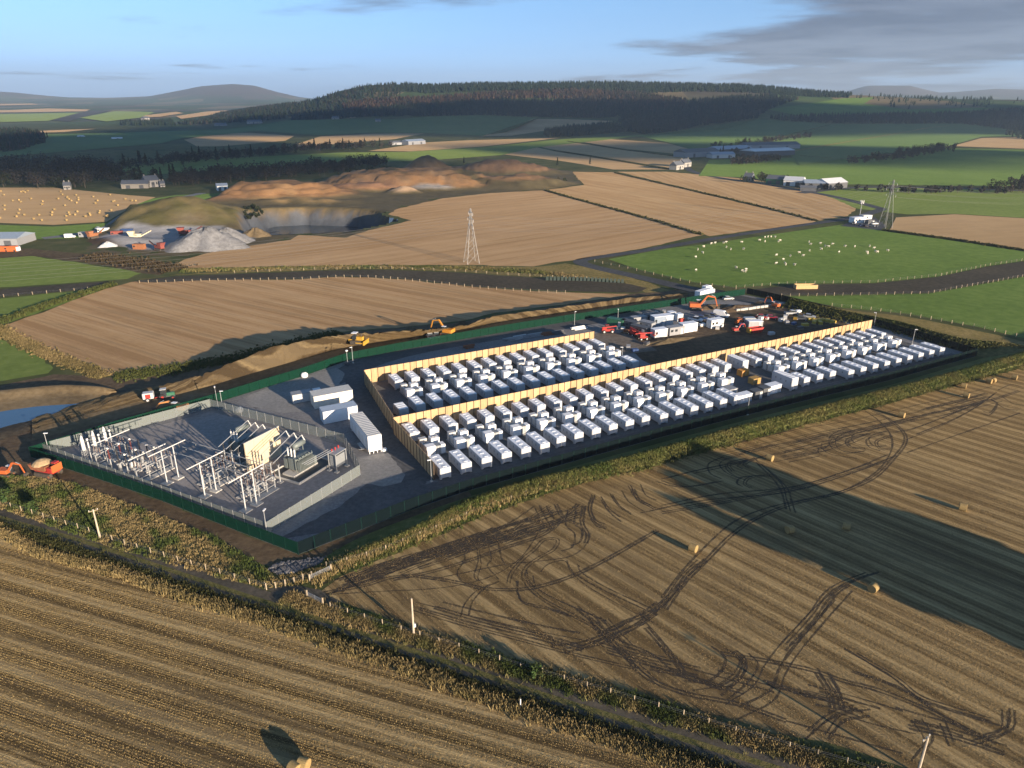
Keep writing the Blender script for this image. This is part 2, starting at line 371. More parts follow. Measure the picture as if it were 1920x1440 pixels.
# ================================================================ GROUND
def segdist(x, y, poly):
    d = np.full(x.shape, 1e9); n = len(poly)
    for i in range(n):
        (x1, y1), (x2, y2) = poly[i], poly[(i + 1) % n]; dx, dy = x2 - x1, y2 - y1
        t = np.clip(((x - x1) * dx + (y - y1) * dy) / (dx * dx + dy * dy + 1e-9), 0, 1)
        d = np.minimum(d, np.hypot(x - x1 - t * dx, y - y1 - t * dy))
    return d
QUARRY = [G(*p) for p in [(160,474),(168,440),(235,403),(330,385),(385,375),(420,365),(520,355),(600,343),(640,333),(700,323),(760,316),(840,311),(1010,311),(1075,321),(1092,345),(1030,356),(920,362),(830,372),(745,392),(728,402),(772,413),(690,432),(650,446),(560,441),(545,450),(450,464),(400,472),(350,486),(320,503),(240,492),(190,480)]]
PIT = [(-152,412),(-122,418),(-90,433),(-68,466),(-84,505),(-110,526),(-150,534),(-178,525),(-185,490),(-172,445)]
m, n, l, p, o = nt('countryside')
g = n.new('ShaderNodeNewGeometry').outputs['Position']
vo = n.new('ShaderNodeTexVoronoi'); vo.inputs['Scale'].default_value = 0.0034; vo.inputs['Randomness'].default_value = 0.9
ms = n.new('ShaderNodeMapping'); ms.inputs['Scale'].default_value = (1.0, 0.55, 0.0); ms.inputs['Rotation'].default_value = (0, 0, 0.35); l.new(g, ms.inputs[0]); l.new(ms.outputs[0], vo.inputs['Vector'])
sx = n.new('ShaderNodeSeparateColor'); l.new(vo.outputs['Color'], sx.inputs[0])
rf = ramp(n, [(0.0, (0.05, 0.075, 0.03)), (0.3, (0.07, 0.10, 0.035)), (0.31, (0.05, 0.09, 0.035)), (0.55, (0.075, 0.11, 0.04)), (0.56, (0.20, 0.16, 0.085)), (0.72, (0.17, 0.135, 0.075)), (0.73, (0.09, 0.08, 0.055)), (0.86, (0.10, 0.085, 0.06)), (0.87, (0.045, 0.07, 0.035)), (1.0, (0.06, 0.09, 0.035))]); rf.color_ramp.interpolation = 'LINEAR'
l.new(sx.outputs[0], rf.inputs[0])
rn = ramp(n, [(0.3, (0.045, 0.06, 0.022)), (0.5, (0.075, 0.085, 0.032)), (0.7, (0.13, 0.115, 0.055))]); l.new(noise(n, l, g, 0.05, 6, 0.65, 0.5), rn.inputs[0])
sp_ = n.new('ShaderNodeSeparateXYZ'); l.new(g, sp_.inputs[0]); mr = n.new('ShaderNodeMapRange'); mr.inputs['From Min'].default_value = 2200; mr.inputs['From Max'].default_value = 2700; l.new(sp_.outputs['Y'], mr.inputs[0])
gd = ramp(n, [(0.3, (0.75,) * 3), (0.7, (1.2,) * 3)]); l.new(noise(n, l, g, 0.011, 6, 0.6), gd.inputs[0])
cmix = mixc(n, l, mr.outputs[0], rn.outputs[0], rf.outputs[0])
spz = n.new('ShaderNodeMapRange'); spz.inputs['From Min'].default_value = 95; spz.inputs['From Max'].default_value = 150; l.new(sp_.outputs['Z'], spz.inputs[0])
cmix = mixc(n, l, spz.outputs[0], cmix, (0.085, 0.06, 0.045))                       # heather on the high ground
l.new(mixc(n, l, 1.0, cmix, gd.outputs[0], 'MULTIPLY'), p.inputs['Base Color']); p.inputs['Roughness'].default_value = 1.0; p.inputs['Specular IOR Level'].default_value = 0.05
bump(n, l, p, noise(n, l, g, 0.8, 5, 0.7), 0.4, 0.3)
countryside = m
rr = [4.0]
while rr[-1] < 12400: rr.append(rr[-1] * (1.12 if rr[-1] < 330 else 1.012 if rr[-1] < 1000 else 1.02))
rr = np.array(rr); fa = np.radians(np.arange(-45, 45.01, 0.3)); ra = np.radians(np.arange(48, 313, 4.5)); aa = np.concatenate([fa, ra])
R, A = np.meshgrid(rr, aa); X = (R * np.sin(A)); Y = (R * np.cos(A)); Z = hterr(X, Y)
nr, na = len(rr), len(aa); idx = np.arange(na * nr).reshape(na, nr); nx = np.roll(idx, -1, axis=0)
quads = np.stack([idx[:, :-1], idx[:, 1:], nx[:, 1:], nx[:, :-1]], -1).reshape(-1, 4)
qx, qy = X.ravel(), Y.ravel(); box_ = (qy > 380) & (qy < 1000) & (qx > -380) & (qx < 150); ins = np.zeros(qx.shape, bool)
ins[box_] = inside(qx[box_], qy[box_], QUARRY) & (segdist(qx[box_], qy[box_], QUARRY) > 3.0)
quads = quads[~ins[quads].all(1)]
c0 = len(qx); V = np.column_stack([np.append(qx, 0), np.append(qy, 0), np.append(Z.ravel(), 0)])
tri = np.stack([idx[:, 0], nx[:, 0], np.full(na, c0), np.full(na, c0)], -1)
me = np_mesh('ground', V, quads[:, ::-1], countryside, smooth_=True)
# the disc under the camera
go = link(bpy.data.objects.new('ground', me)); go['kind'] = 'structure'
dm = MB(); dm.add([(rr[0] * 1.02 * math.sin(a), rr[0] * 1.02 * math.cos(a), 0.004) for a in np.linspace(0, 2 * math.pi, 25)[:-1]], [tuple(range(23, -1, -1))])
tag(dm.build('ground', countryside), kind='structure')
# ---------------------------------------------------------------- quarry
gx = np.arange(-345, 110, 2.6); gy = np.concatenate([np.arange(355, 600, 2.6), np.arange(600, 930, 4.0)]); QX, QY = np.meshgrid(gx, gy)
def bell(cx, cy, sx_, sy_, h, pw=1.0, rot=0.0):
    c, s = math.cos(rot), math.sin(rot); u = (QX - cx) * c + (QY - cy) * s; w = -(QX - cx) * s + (QY - cy) * c
    return h * np.exp(-((u / sx_) ** 2 + (w / sy_) ** 2) ** pw)
jit = 1.2 * wob(QX, QY, 9.0, .3) + 0.8 * wob(QX, QY, 4.1, 1.1)
dq = np.where(inside(QX, QY, QUARRY), segdist(QX, QY, QUARRY), 0.0)
edge = smooth(0, 14, dq)
HM = bell(-214, 464, 40, 30, 14.5, .95, .3); S1 = bell(-198, 604, 60, 32, 9.5, 1.9); S1b = bell(-250, 580, 44, 28, 4.5, 1.2)
S2 = bell(-92, 690, 82, 46, 12, 2.2); S2c = bell(-130, 640, 34, 14, 5.5, 1.5); S3 = bell(2, 680, 50, 30, 8, 1.5); S4 = bell(-93, 812, 24, 18, 16, 1); S5 = bell(-12, 800, 52, 26, 12, 1.5)
S6 = bell(-92, 622, 12, 7, 5, 1.2); S7 = bell(-70, 640, 20, 7, 4, 1.2); S8 = bell(-165, 560, 40, 12, 3, 1.3); SB = bell(-300, 405, 34, 16, 6, 1.2); SC = bell(-235, 393, 40, 10, 3, 1.3)
base = np.maximum.reduce([HM, S1, S1b, S2, S2c, S3, S4, S5, S6, S7, S8, SB, SC])
pin = np.where(inside(QX, QY, PIT), segdist(QX, QY, PIT), 0.0)
pit = 14 * smooth(0, 9, pin + 0.8 * wob(QX, QY, 6.0, 2.0))
rug = np.abs(wob(QX, QY, 16.0, 1.4)) * .9 + np.abs(wob(QX, QY, 5.3, 3.3)) * .4 + RNG.normal(0, .16, QX.shape)
terr = np.where(base > 1.5, (np.round(base / 3.2) * 3.2 - base) * .55, 0)
QZ = (base + terr * (S1 + S2 + S5 > 2)) * edge + rug * np.clip(base / 9, 0, 1) * edge + jit * np.clip(base / 10, 0.0, 0.6) * edge - pit + 0.05
QZ += np.where(pin > 0, 0.9 * wob(QX, QY, 3.0, 5.0) * smooth(0, 4, pin), 0)
cb = np.zeros(QX.shape + (3,)); cb[:] = (0.105, 0.085, 0.045)
nz = 0.5 + 0.25 * wob(QX, QY, 21.0, 4.0) + 0.2 * wob(QX, QY, 7.0, 2.2)
def paint(w, c):
    global cb
    w = np.clip(w, 0, 1)[..., None]; cb = cb * (1 - w) + np.array(c) * w
paint(smooth(1.0, 4, HM), (0.085, 0.078, 0.03)); paint(smooth(1, 4, HM) * smooth(.35, .75, nz), (0.15, 0.12, 0.055)); paint(smooth(1, 4, HM) * smooth(.8, 1.1, nz), (0.05, 0.052, 0.022)); paint(bell(-195, 440, 10, 8, 1), (0.16, 0.13, 0.08))
for s_ in (S1, S1b, S2, S2c): paint(smooth(.6, 3, s_), (0.27, 0.15, 0.07))
paint(smooth(1, 4, S2) * smooth(.35, .8, nz), (0.2, 0.13, 0.075)); paint(smooth(1, 4, S1) * smooth(.6, 1.0, nz), (0.31, 0.185, 0.09)); paint(smooth(1, 4, S2) * smooth(.75, 1.0, 1 - nz), (0.1, 0.08, 0.045))
paint(smooth(1, 4, S2c), (0.25, 0.14, 0.08)); paint(smooth(1, 3, S3) * smooth(.2, .6, nz), (0.075, 0.062, 0.034)); paint(smooth(5, 7, S3), (0.24, 0.14, 0.07)); paint(smooth(2, 5, S4), (0.16, 0.105, 0.06)); paint(smooth(2, 5, S5), (0.2, 0.12, 0.07)); paint(smooth(1, 3, S6), (0.45, 0.31, 0.2)); paint(smooth(1, 3, S7), (0.28, 0.26, 0.24)); paint(smooth(.5, 2, S8) * smooth(.3, .7, nz), (0.3, 0.2, 0.09))
paint(smooth(1, 4, SB), (0.11, 0.085, 0.04)); paint(smooth(.6, 2, SC), (0.09, 0.055, 0.03))
YARDQ = [G(*q) for q in [(172,446),(245,430),(300,434),(420,428),(500,440),(470,452),(400,466),(330,472),(240,470),(200,458)]]
paint(np.where(inside(QX, QY, YARDQ), smooth(0, 5, segdist(QX, QY, YARDQ)), 0), (0.26, 0.26, 0.27))
paint(smooth(0.0, 1.5, pit), (0.15, 0.11, 0.055)); paint(smooth(1.5, 4, pit) * smooth(.1, .55, nz + .15), (0.075, 0.08, 0.092)); paint(smooth(5, 10, pit), (0.055, 0.064, 0.08)); paint(smooth(1, 4, pit) * smooth(-100, -80, QX), (0.06, 0.065, 0.075))
i_ = np.arange(QX.size).reshape(QX.shape); qf = np.stack([i_[:-1, :-1], i_[:-1, 1:], i_[1:, 1:], i_[1:, :-1]], -1).reshape(-1, 4)
ok = (inside(QX, QY, QUARRY) | (segdist(QX, QY, QUARRY) < 1.5)).ravel(); qf = qf[ok[qf].all(1)]
qo = link(bpy.data.objects.new('quarry', np_mesh('quarry', np.stack([QX, QY, QZ], -1).reshape(-1, 3), qf, vcol('quarry earth', bscale=0.35, grain=0.3, gscale=0.09), cb.reshape(-1, 3), True))); qo['kind'] = 'structure'
def water_mat(name, col):
    m, n, l, p, o = nt(name); p.inputs['Base Color'].default_value = (*col, 1); p.inputs['Roughness'].default_value = 0.08; p.inputs['IOR'].default_value = 1.33; p.inputs['Specular IOR Level'].default_value = 0.9
    bump(n, l, p, noise(n, l, n.new('ShaderNodeNewGeometry').outputs['Position'], 1.5, 3), 0.05, 0.05); return m
tag(sheet('quarry_water', [(x * 1.0, y) for x, y in PIT], water_mat('quarry water', (0.02, 0.035, 0.05)), -12.2, xy=True), kind='structure')
# ---------------------------------------------------------------- fields
TAN = ((0.155, 0.105, 0.052), (0.245, 0.175, 0.09), (0.33, 0.245, 0.135)); 
f1a = dirpx((0, 1093), (673, 1284)); f2a = dirpx((1488, 962), (1913, 1143)); f3a = dirpx((100, 595), (320, 660))
EDGE1 = [(-420,850),(-200,930),(0,1000),(71,1038),(212,1075),(354,1125),(531,1180),(673,1228),(783,1265),(925,1318),(1031,1355),(1173,1402),(1299,1445),(1450,1500)]
m1 = stubble('stubble striped', f1a, ((0.06, 0.043, 0.021), (0.195, 0.14, 0.067), (0.37, 0.275, 0.138)), broad=0.85, mudamt=0.2, bmp=0.9, lines=0.6, swath=3.6, sw=.13)
sheet('stubble_field', EDGE1 + [(1700,1900),(-900,1900),(-900,1000)], m1, 0.016, 'striped straw-coloured stubble field below the farm track')
m2 = stubble('stubble tracked', f2a, ((0.085, 0.06, 0.03), (0.2, 0.145, 0.07), (0.33, 0.245, 0.122)), broad=0.6, mudamt=0.4, bmp=0.9, lines=0.5, swath=3.4, sw=.10)
F2TOP = [(640,1080),(710,1050),(812,1008),(918,962),(1024,926),(1095,905),(1236,872),(1385,830),(1527,793),(1668,756),(1810,718),(1925,688),(2300,600)]
F2BOT = [(1850,1500),(1692,1438),(1605,1408),(1342,1342),(1180,1303),(996,1253),(819,1188),(700,1149),(624,1124)]
sheet('stubble_field', [(600,1110)] + F2TOP + [(2700,1000),(2700,1500)] + F2BOT, m2, 0.02, 'stubble field scored by dark looping tyre tracks', rag=0.5)
m3 = stubble('stubble tan', f3a, ((0.18, 0.115, 0.06), (0.275, 0.185, 0.10), (0.335, 0.24, 0.138)), broad=0.3, mudamt=0.15, bmp=0.5, lines=0.4, swath=7.0, sw=.05)
sheet('stubble_field', [(5,612),(100,578),(200,541),(245,529),(300,523),(400,525),(560,524),(640,519),(760,524),(900,539),(1000,546),(1060,548),(1180,551),(1165,556),(1040,573),(930,586),(862,602),(740,615),(640,622),(560,640),(450,668),(330,690),(215,705),(190,700),(120,668),(50,640)], m3, 0.02, 'tan stubble field behind the bund, half in shadow', rag=0.8)
m7 = stubble('stubble ridge', dirpx((450, 485), (800, 440)), ((0.185, 0.125, 0.066), (0.27, 0.188, 0.105), (0.325, 0.235, 0.14)), broad=0.16, mudamt=0.12, bmp=0.3, lines=0.3, swath=11, sw=.035)
sheet('stubble_field', [(318,503),(345,487),(400,472),(450,464),(545,450),(560,441),(650,446),(690,432),(772,413),(728,402),(745,392),(830,372),(920,362),(1018,357),(1100,379),(1200,407),(1318,441),(1200,467),(1090,486),(1040,492),(1000,500),(880,497),(700,497),(500,500),(400,503)], m7, 0.06, 'tan stubble field around the lattice pylon', rag=1.0)
m8 = stubble('stubble ridge right', dirpx((1100, 345), (1480, 410)), ((0.2, 0.13, 0.065), (0.29, 0.2, 0.11), (0.35, 0.255, 0.145)), broad=0.14, mudamt=0.12, bmp=0.3, lines=0.3, swath=12, sw=.04)
sheet('stubble_field', [(1026,356),(1095,347),(1072,322),(1150,323),(1300,359),(1420,388),(1530,415),(1500,421),(1330,443),(1320,440),(1200,405),(1100,377)], m8, 0.06, 'long stubble field between two hedge lines', rag=1.0)
m9 = stubble('stubble crest', dirpx((1300, 335), (1500, 400)), ((0.19, 0.13, 0.068), (0.275, 0.195, 0.11), (0.335, 0.245, 0.14)), broad=0.16, mudamt=0.1, bmp=0.3, lines=0.3, swath=9, sw=.06)
sheet('stubble_field', [(1158,322),(1250,322),(1400,335),(1500,352),(1570,375),(1605,391),(1590,405),(1537,414),(1425,386),(1305,357)], m9, 0.06, 'rounded stubble field falling to the road junction', rag=1.0)
mt = stubble('stubble far', 0.2, ((0.19, 0.14, 0.078), (0.25, 0.185, 0.105), (0.3, 0.225, 0.135)), broad=0.05, mudamt=0.15, bmp=0.0, lines=0.25)
GR = ground('pasture', ((0.032, 0.06, 0.015), (0.052, 0.086, 0.02), (0.08, 0.112, 0.032)), (0.02, 0.25), 0.5, 0.25, 0.9)
GD = ground('dark pasture', ((0.028, 0.046, 0.02), (0.037, 0.06, 0.024), (0.052, 0.074, 0.03)), (0.006, 0.05), 0.2, 0.3, 0.5)
GB = ground('bright pasture', ((0.045, 0.07, 0.018), (0.065, 0.094, 0.025), (0.095, 0.118, 0.038)), (0.02, 0.25), 0.4, 0.25, 0.8)
ROUGHG = ground('rough grass', ((0.05, 0.055, 0.02), (0.10, 0.09, 0.035), (0.175, 0.14, 0.062)), (0.06, 0.7), 0.8, 0.4, 1.1)
BARE = ground('bare soil strip', ((0.04, 0.034, 0.024), (0.055, 0.047, 0.033), (0.075, 0.062, 0.042)), (0.03, 0.5), 0.5, 0.15, 1.2)
for pl, la in (([(940,289),(1000,275),(1040,284),(1120,297),(1235,314),(1268,318),(1150,318),(1060,303)], 'near strip of far stubble by the spoil heaps'), ([(1003,273),(1062,264),(1170,282),(1280,294),(1295,300),(1262,316),(1120,293),(1040,281)], 'middle strip of far stubble'), ([(1068,262),(1130,260),(1250,268),(1295,280),(1300,292),(1170,279)], 'upper strip of far stubble'), ([(690,283),(800,267),(880,263),(1050,258.5),(905,275),(770,284)], 'pale stubble strip beside the blue shed'),
               ([(345,262),(400,250.5),(470,249),(552,255),(535,264),(420,274),(370,275)], 'tan field left of the conifers'), ([(548,273),(600,256),(700,251),(796,250),(740,261),(640,269),(560,276)], 'tan field above the farm trees'), ([(903,256),(960,238),(1000,223.5),(1060,224),(1150,227.5),(1100,236),(1020,246),(960,255)], 'tan field below the forest edge'),
               ([(1680,408),(1790,402),(1925,410),(2200,430),(2200,505),(1925,470),(1700,437),(1668,432)], 'bare tan field right of the second pylon'), ([(1785,274),(1840,259),(1925,256.5),(2100,258),(2100,284),(1925,279)], 'tan field under the right-hand wood'), ([(-60,352),(100,352),(240,366),(292,370),(250,386),(200,416),(100,422),(-60,416)], 'stubble field dotted with round bales'), ([(540,220),(600,216),(690,217),(660,222),(560,224)], 'small tan field at the forest foot'), ([(60,246),(130,243),(180,241.5),(120,247.5),(70,249)], 'narrow tan strip in far pasture')):
    sheet('stubble_field', pl, mt, 0.12 if min(q[1] for q in pl) > 241 else 0.9, la, far=min(q[1] for q in pl) < 245, grid=None if min(q[1] for q in pl) > 245 else 40)
for pl, mt_, la in (([(-60,208),(20,207),(90,204),(170,206),(160,209.5),(60,211),(-60,212)], mt, 'sunlit tan fields in the far valley'), ([(265,218),(330,210.5),(345,213),(300,220),(275,221)], mt, 'tan field beside the far white house'), ([(-60,197),(60,194.5),(72,196.5),(-60,200)], mt, 'thin tan strip far up the valley'), ([(150,222),(215,209),(290,211),(262,222),(200,229)], GB, 'green knoll in the far valley'), ([(95,226),(165,209),(212,207),(150,222),(130,229)], BARE, 'brown moor in the far valley'), ([(-60,232),(-60,216),(90,213),(150,212),(90,228)], GB, 'pale green fields in the far valley'), ([(330,219),(420,208),(470,205),(480,207),(400,216),(340,224)], mt, 'tan hillside field behind the forest spur')):
    sheet('stubble_field' if mt_ is mt else 'far_field', pl, mt_, 2.5, la, far=True, grid=90)
sheet('pasture', [(1140,486),(1250,466),(1330,457),(1450,439),(1580,421),(1660,432),(1925,471),(2200,507),(2200,470),(1925,488),(1850,499),(1760,518),(1640,530),(1480,532),(1380,539),(1300,529),(1200,506)], GR, 0.02, 'green sheep pasture beside the lane')
sheet('pasture', [(1470,556),(1600,554),(1740,551),(1870,528),(1925,518),(2250,480),(2250,700),(1925,636),(1840,614),(1700,588),(1580,577)], GR, 0.02, 'green pasture below the bare strip')
sheet('pasture', [(1490,366),(1560,350),(1925,357),(2200,360),(2200,425),(1925,409),(1790,401),(1700,402),(1612,392)], GB, 0.05, 'bright green field under the power lines')
sheet('pasture', [(-80,488),(60,480),(270,511),(240,523),(100,533),(-80,545)], GB, 0.03, 'bright green field left of the quarry track', rag=1)
sheet('pasture', [(-80,568),(0,560),(190,541),(100,577),(5,608),(-80,640)], GB, 0.03, 'small green field under the bare strip', rag=.7)
sheet('pasture', [(-80,640),(0,636),(50,650),(100,690),(90,700),(0,715),(-80,730)], GB, 0.02, 'green corner field by the pond', rag=.5)
sheet('pasture', [(180,322),(330,302),(640,286),(760,285),(900,276.5),(1060,260.5),(1230,252),(1010,276),(940,291),(800,301),(640,306),(450,316),(300,327),(225,331)], GB, 0.16, 'green band of pasture behind the quarry wood')
sheet('pasture', [(420,243),(540,226),(640,224),(900,216.5),(1010,221),(905,255),(800,250),(700,249),(600,254),(480,246),(340,260),(300,270),(-60,300),(-60,255),(200,250)], GD, 0.7, 'broad dark pasture below the forest', far=True, grid=60)
sheet('pasture', [(1200,256),(1420,224),(1480,228),(1560,232),(1440,262),(1330,292),(1300,282),(1250,267)], GD, 0.6, 'dark pasture below the right-hand woods', far=True, grid=60)
sheet('pasture', [(1560,233),(1800,232),(1925,240),(1925,256),(1840,257),(1780,274),(1500,310),(1480,290),(1440,264)], GD, 0.65, 'dark pasture crossed by a hedge line', far=True, grid=60)
sheet('pasture', [(1310,330),(1330,300),(1480,296),(1600,298),(1780,278),(1925,281),(2200,285),(2200,352),(1925,350),(1600,346),(1500,348),(1400,333)], GR, 0.14, 'wide green field above the farm sheds')
sheet('pasture', [(1440,206),(1500,197),(1580,185),(1640,183),(1620,195),(1700,206),(1860,202),(1830,213),(1700,215),(1500,218)], GR, 1.2, 'hillside clearing among the woods', far=True, grid=50)
sheet('pasture', [(100,448),(-60,450),(-60,420),(100,425),(200,418),(235,403),(200,428),(150,446)], GR, 0.04, 'grass margin below the bale field')
sheet('pasture', [(230,372),(292,372),(330,366),(420,362),(385,374),(330,385),(255,388)], GR, 0.07, 'grass between the bale field and the grassy mound')
# stripped soil strips (cable route)
sheet('bare_soil', [(-50,545),(0,543),(100,535),(215,527),(222,532),(180,540),(100,548),(0,556),(-50,561)], BARE, 0.045, 'stripped soil strip at the left', rag=.4)
sheet('bare_soil', [(245,528),(330,518),(440,514),(600,508),(720,506),(850,511),(1000,521),(1100,525),(1170,531),(1215,540),(1195,549),(1060,546),(900,538),(760,523),(640,518),(560,523),(400,525),(290,530)], BARE, 0.05, 'stripped soil strip between stubble fields', rag=.4)
sheet('bare_soil', [(1375,547),(1480,535),(1640,532),(1760,520),(1850,501),(1925,490),(2200,450),(2200,480),(1925,516),(1870,525),(1740,549),(1600,552),(1465,553)], BARE, 0.05, 'stripped soil strip through the pasture', rag=.4)
sheet('rough_grass', [(250,526),(330,515),(500,506),(700,502),(880,502),(1000,507),(1085,520),(1170,529),(1100,523),(1000,519),(850,509),(720,504),(600,506),(440,512),(330,516)], ROUGHG, 0.055, 'grass verge under the pylon', rag=.8)
sheet('rough_grass', [(330,504),(500,501),(700,498),(880,498),(1000,501),(1060,494),(1100,500),(1180,519),(1260,545),(1210,549),(1170,529),(1080,520),(1000,507),(880,502),(700,502),(500,506)], ROUGHG, 0.035, 'dry grass at the lane bend', rag=.8)
sheet('rough_grass', [(160,476),(190,481),(240,493),(320,505),(300,516),(270,513),(200,498),(60,480),(-60,488),(-60,470),(60,466)], ground('brown scrub', ((0.05, 0.032, 0.018), (0.085, 0.058, 0.03), (0.11, 0.085, 0.04)), (0.05, 0.5)), 0.04, 'brown bracken bank below the quarry yard', rag=.8)
# lane and roads
ASPH = ground('asphalt', ((0.045, 0.046, 0.05), (0.06, 0.062, 0.066), (0.085, 0.085, 0.09)), (0.05, 0.8), 0.25, 0.05, 3.0, 0.85)
strip('road', [(1655,392),(1600,408),(1470,427),(1330,449),(1200,471),(1110,484),(1088,491),(1115,501),(1200,520),(1290,541),(1350,553),(1420,566)], [7,7,6,6,6,6,7,7,7,8,9,8], ASPH, 0.06, label='grey lane bending around the sheep pasture')
strip('road', [(1655,392),(1610,380),(1560,368),(1500,357),(1430,345),(1340,332),(1300,322),(1285,312)], 8, ASPH, 0.09, label='lane climbing to the distant sheds')
strip('road', [(1500,362),(1600,352),(1750,352),(1925,358),(2200,368)], 10, ASPH, 0.1, label='main road beyond the bright field')
strip('road', [(80,447),(140,440),(200,428),(240,402),(300,380),(380,362)], 8, ground('quarry track', ((0.12, 0.12, 0.13), (0.16, 0.16, 0.165), (0.2, 0.2, 0.2)), (0.05, 0.5)), 0.1, label='grey quarry access track')
strip('path', [(1430,296),(1500,282),(1640,258),(1720,244),(1780,236)], 7, ROUGHG, 0.9, far=True, label='pale track climbing the dark pasture')
# farm track in the foreground
TRK = ground('farm track', ((0.05, 0.045, 0.036), (0.075, 0.066, 0.052), (0.105, 0.09, 0.07)), (0.08, 1.2), 0.5, 0.08, 2.5)
TRC = [(-400,835),(-200,905),(0,971),(142,1012),(283,1058),(425,1106),(567,1152),(673,1186),(748,1213),(854,1248),(1031,1308),(1173,1352),(1342,1406),(1517,1462),(1800,1560)]
strip('path', TRC, 4.6, TRK, 0.03, label='dark farm track with a grassy crown')
strip('path', [(x, y - 1) for x, y in TRC], 0.9, ground('crown grass', ((0.05, 0.055, 0.02), (0.08, 0.08, 0.03), (0.12, 0.10, 0.045)), (0.1, 1.0), 0.8, 0.3, 2.0), 0.038, label='grass crown of the farm track')
DIT = [(-200,912),(0,986),(142,1034),(283,1083),(425,1130),(567,1174),(673,1212),(783,1250),(925,1300),(1031,1334),(1173,1383),(1300,1428),(1450,1482)]
strip('ditch', DIT, 2.4, ground('shaded ditch growth', ((0.012, 0.014, 0.008), (0.022, 0.024, 0.012), (0.04, 0.038, 0.018)), (0.1, 0.9), 0.9, 0.4, 1.6), 0.034, label='overgrown ditch beside the farm track, its shade painted in')  # near-black strip colour stands in for the shade in the ditch
sheet('path', [(500,1104),(560,1098),(600,1106),(640,1128),(600,1140),(540,1125)], TRK, 0.036, 'muddy field gateway', rag=.3)
# ================================================================ SITE PLATFORM
FRONT = [(560,1040),(666,998),(772,956),(879,920),(985,891),(1084,863),(1240,820),(1382,783),(1523,748),(1665,714),(1830,668)]
RIGHT = [(1830,668),(1735,639),(1640,611),(1560,588),(1480,568),(1400,551)]
BACK = [(1396,553),(1284,570),(1155,590),(1080,601),(980,617),(875,635),(750,657),(650,677),(570,705),(500,726),(400,757),(220,808),(59,858)]
LEFT = [(59,858),(180,897),(300,938),(430,990),(560,1040)]
YARD = ground('yard gravel', ((0.12, 0.12, 0.126), (0.165, 0.165, 0.172), (0.21, 0.21, 0.215)), (0.06, 1.5), 0.35, 0.05, 4.0)
sheet('yard', LEFT[:-1] + FRONT[:-1] + RIGHT[:-1] + BACK[:-1], YARD, 0.022, 'grey gravel yard of the battery site')
SUBG = ground('substation gravel', ((0.17, 0.162, 0.162), (0.21, 0.2, 0.2), (0.255, 0.243, 0.243)), (0.08, 1.2), 0.35, 0.05, 4.0)
sheet('gravel', [(90,852),(396,772),(640,836),(672,892),(502,1000)], SUBG, 0.030, 'pale gravel floor of the substation')
TARM = ground('site tarmac', ((0.06, 0.061, 0.066), (0.08, 0.081, 0.086), (0.105, 0.106, 0.112)), (0.07, 0.9), 0.15, 0.04, 3.0, 0.8)
strip('road', [(470,760),(560,735),(640,705),(700,676),(800,652),(950,627),(1090,604),(1200,590)], [6,7,9,9,8,8,8,8], TARM, 0.030, label='tarmac road along the rear of the site')
strip('road', [(665,690),(690,740),(722,800),(760,856),(790,905)], [9,8,7,8,11], TARM, 0.034, label='tarmac road beside the timber wall')
strip('road', [S(-9, 27.5), S(6, 28.6), S(40, 28.6), S(100, 28.7), S(150, 28.9), S(170, 29)], 4.8, TARM, 0.032, xy=True, label='tarmac road along the front of the containers')
sheet('road', [(690,905),(760,868),(800,905),(770,940),(660,978),(600,1000),(520,1012),(560,990),(640,948)], TARM, 0.036, 'tarmac turning area', rag=.2)
PALE = ground('pale gravel', ((0.17, 0.17, 0.168), (0.21, 0.208, 0.205), (0.26, 0.255, 0.25)), (0.1, 1.3), 0.5, 0.08, 2.5)
sheet('gravel', [(455,745),(520,720),(590,700),(630,690),(646,700),(636,722),(600,730),(580,745),(590,770),(530,775),(470,762)], PALE, 0.039, 'pale raked gravel patch behind the white buildings', rag=.3)
sheet('gravel', [(670,858),(728,850),(760,890),(752,905),(720,912),(676,905),(676,880)], PALE, 0.041, 'pale gravel apron by the long cabin', rag=.2)
PAD = ground('container pad', ((0.075, 0.075, 0.078), (0.1, 0.1, 0.103), (0.13, 0.13, 0.132)), (0.1, 1.4), 0.3, 0.05, 4.0)
sheet('container_pad', [S(0.4, 0.4), S(168, 0.4), S(168, 26.2), S(0.4, 26.2)], PAD, 0.040, 'dark gravel pad under the long container block', xy=True)
sheet('container_pad', [S(3.2, -33), S(78, -33), S(79.5, -1), S(0.6, -0.6)], PAD, 0.040, 'dark gravel pad under the rear container block', xy=True)
DIRT = ground('site mud', ((0.05, 0.035, 0.024), (0.08, 0.058, 0.038), (0.12, 0.09, 0.058)), (0.05, 0.6), 0.6, 0.2, 1.2)
sheet('bare_soil', [S(81, -3), S(85, -24), S(92, -38), S(105, -44), S(140, -50), S(160, -54), S(168, -40), S(170, -20), S(168, -1), S(120, -1)], DIRT, 0.030, 'churned brown mud of the works compound', xy=True, rag=.8)
sheet('bare_soil', [S(78, -38), S(80, -20), S(92, -18), S(94, -36), S(88, -42)], ground('hardcore', ((0.10, 0.085, 0.07), (0.135, 0.115, 0.095), (0.17, 0.145, 0.12)), (0.1, 0.8)), 0.036, 'brown hardcore beside the red telehandler', xy=True, rag=.5)
sheet('gravel', [S(96, -52), S(96, -34), S(120, -36), S(155, -42), S(166, -50), S(166, -55)], YARD, 0.042, 'grey hardstanding under the works cabins', xy=True, rag=.5)
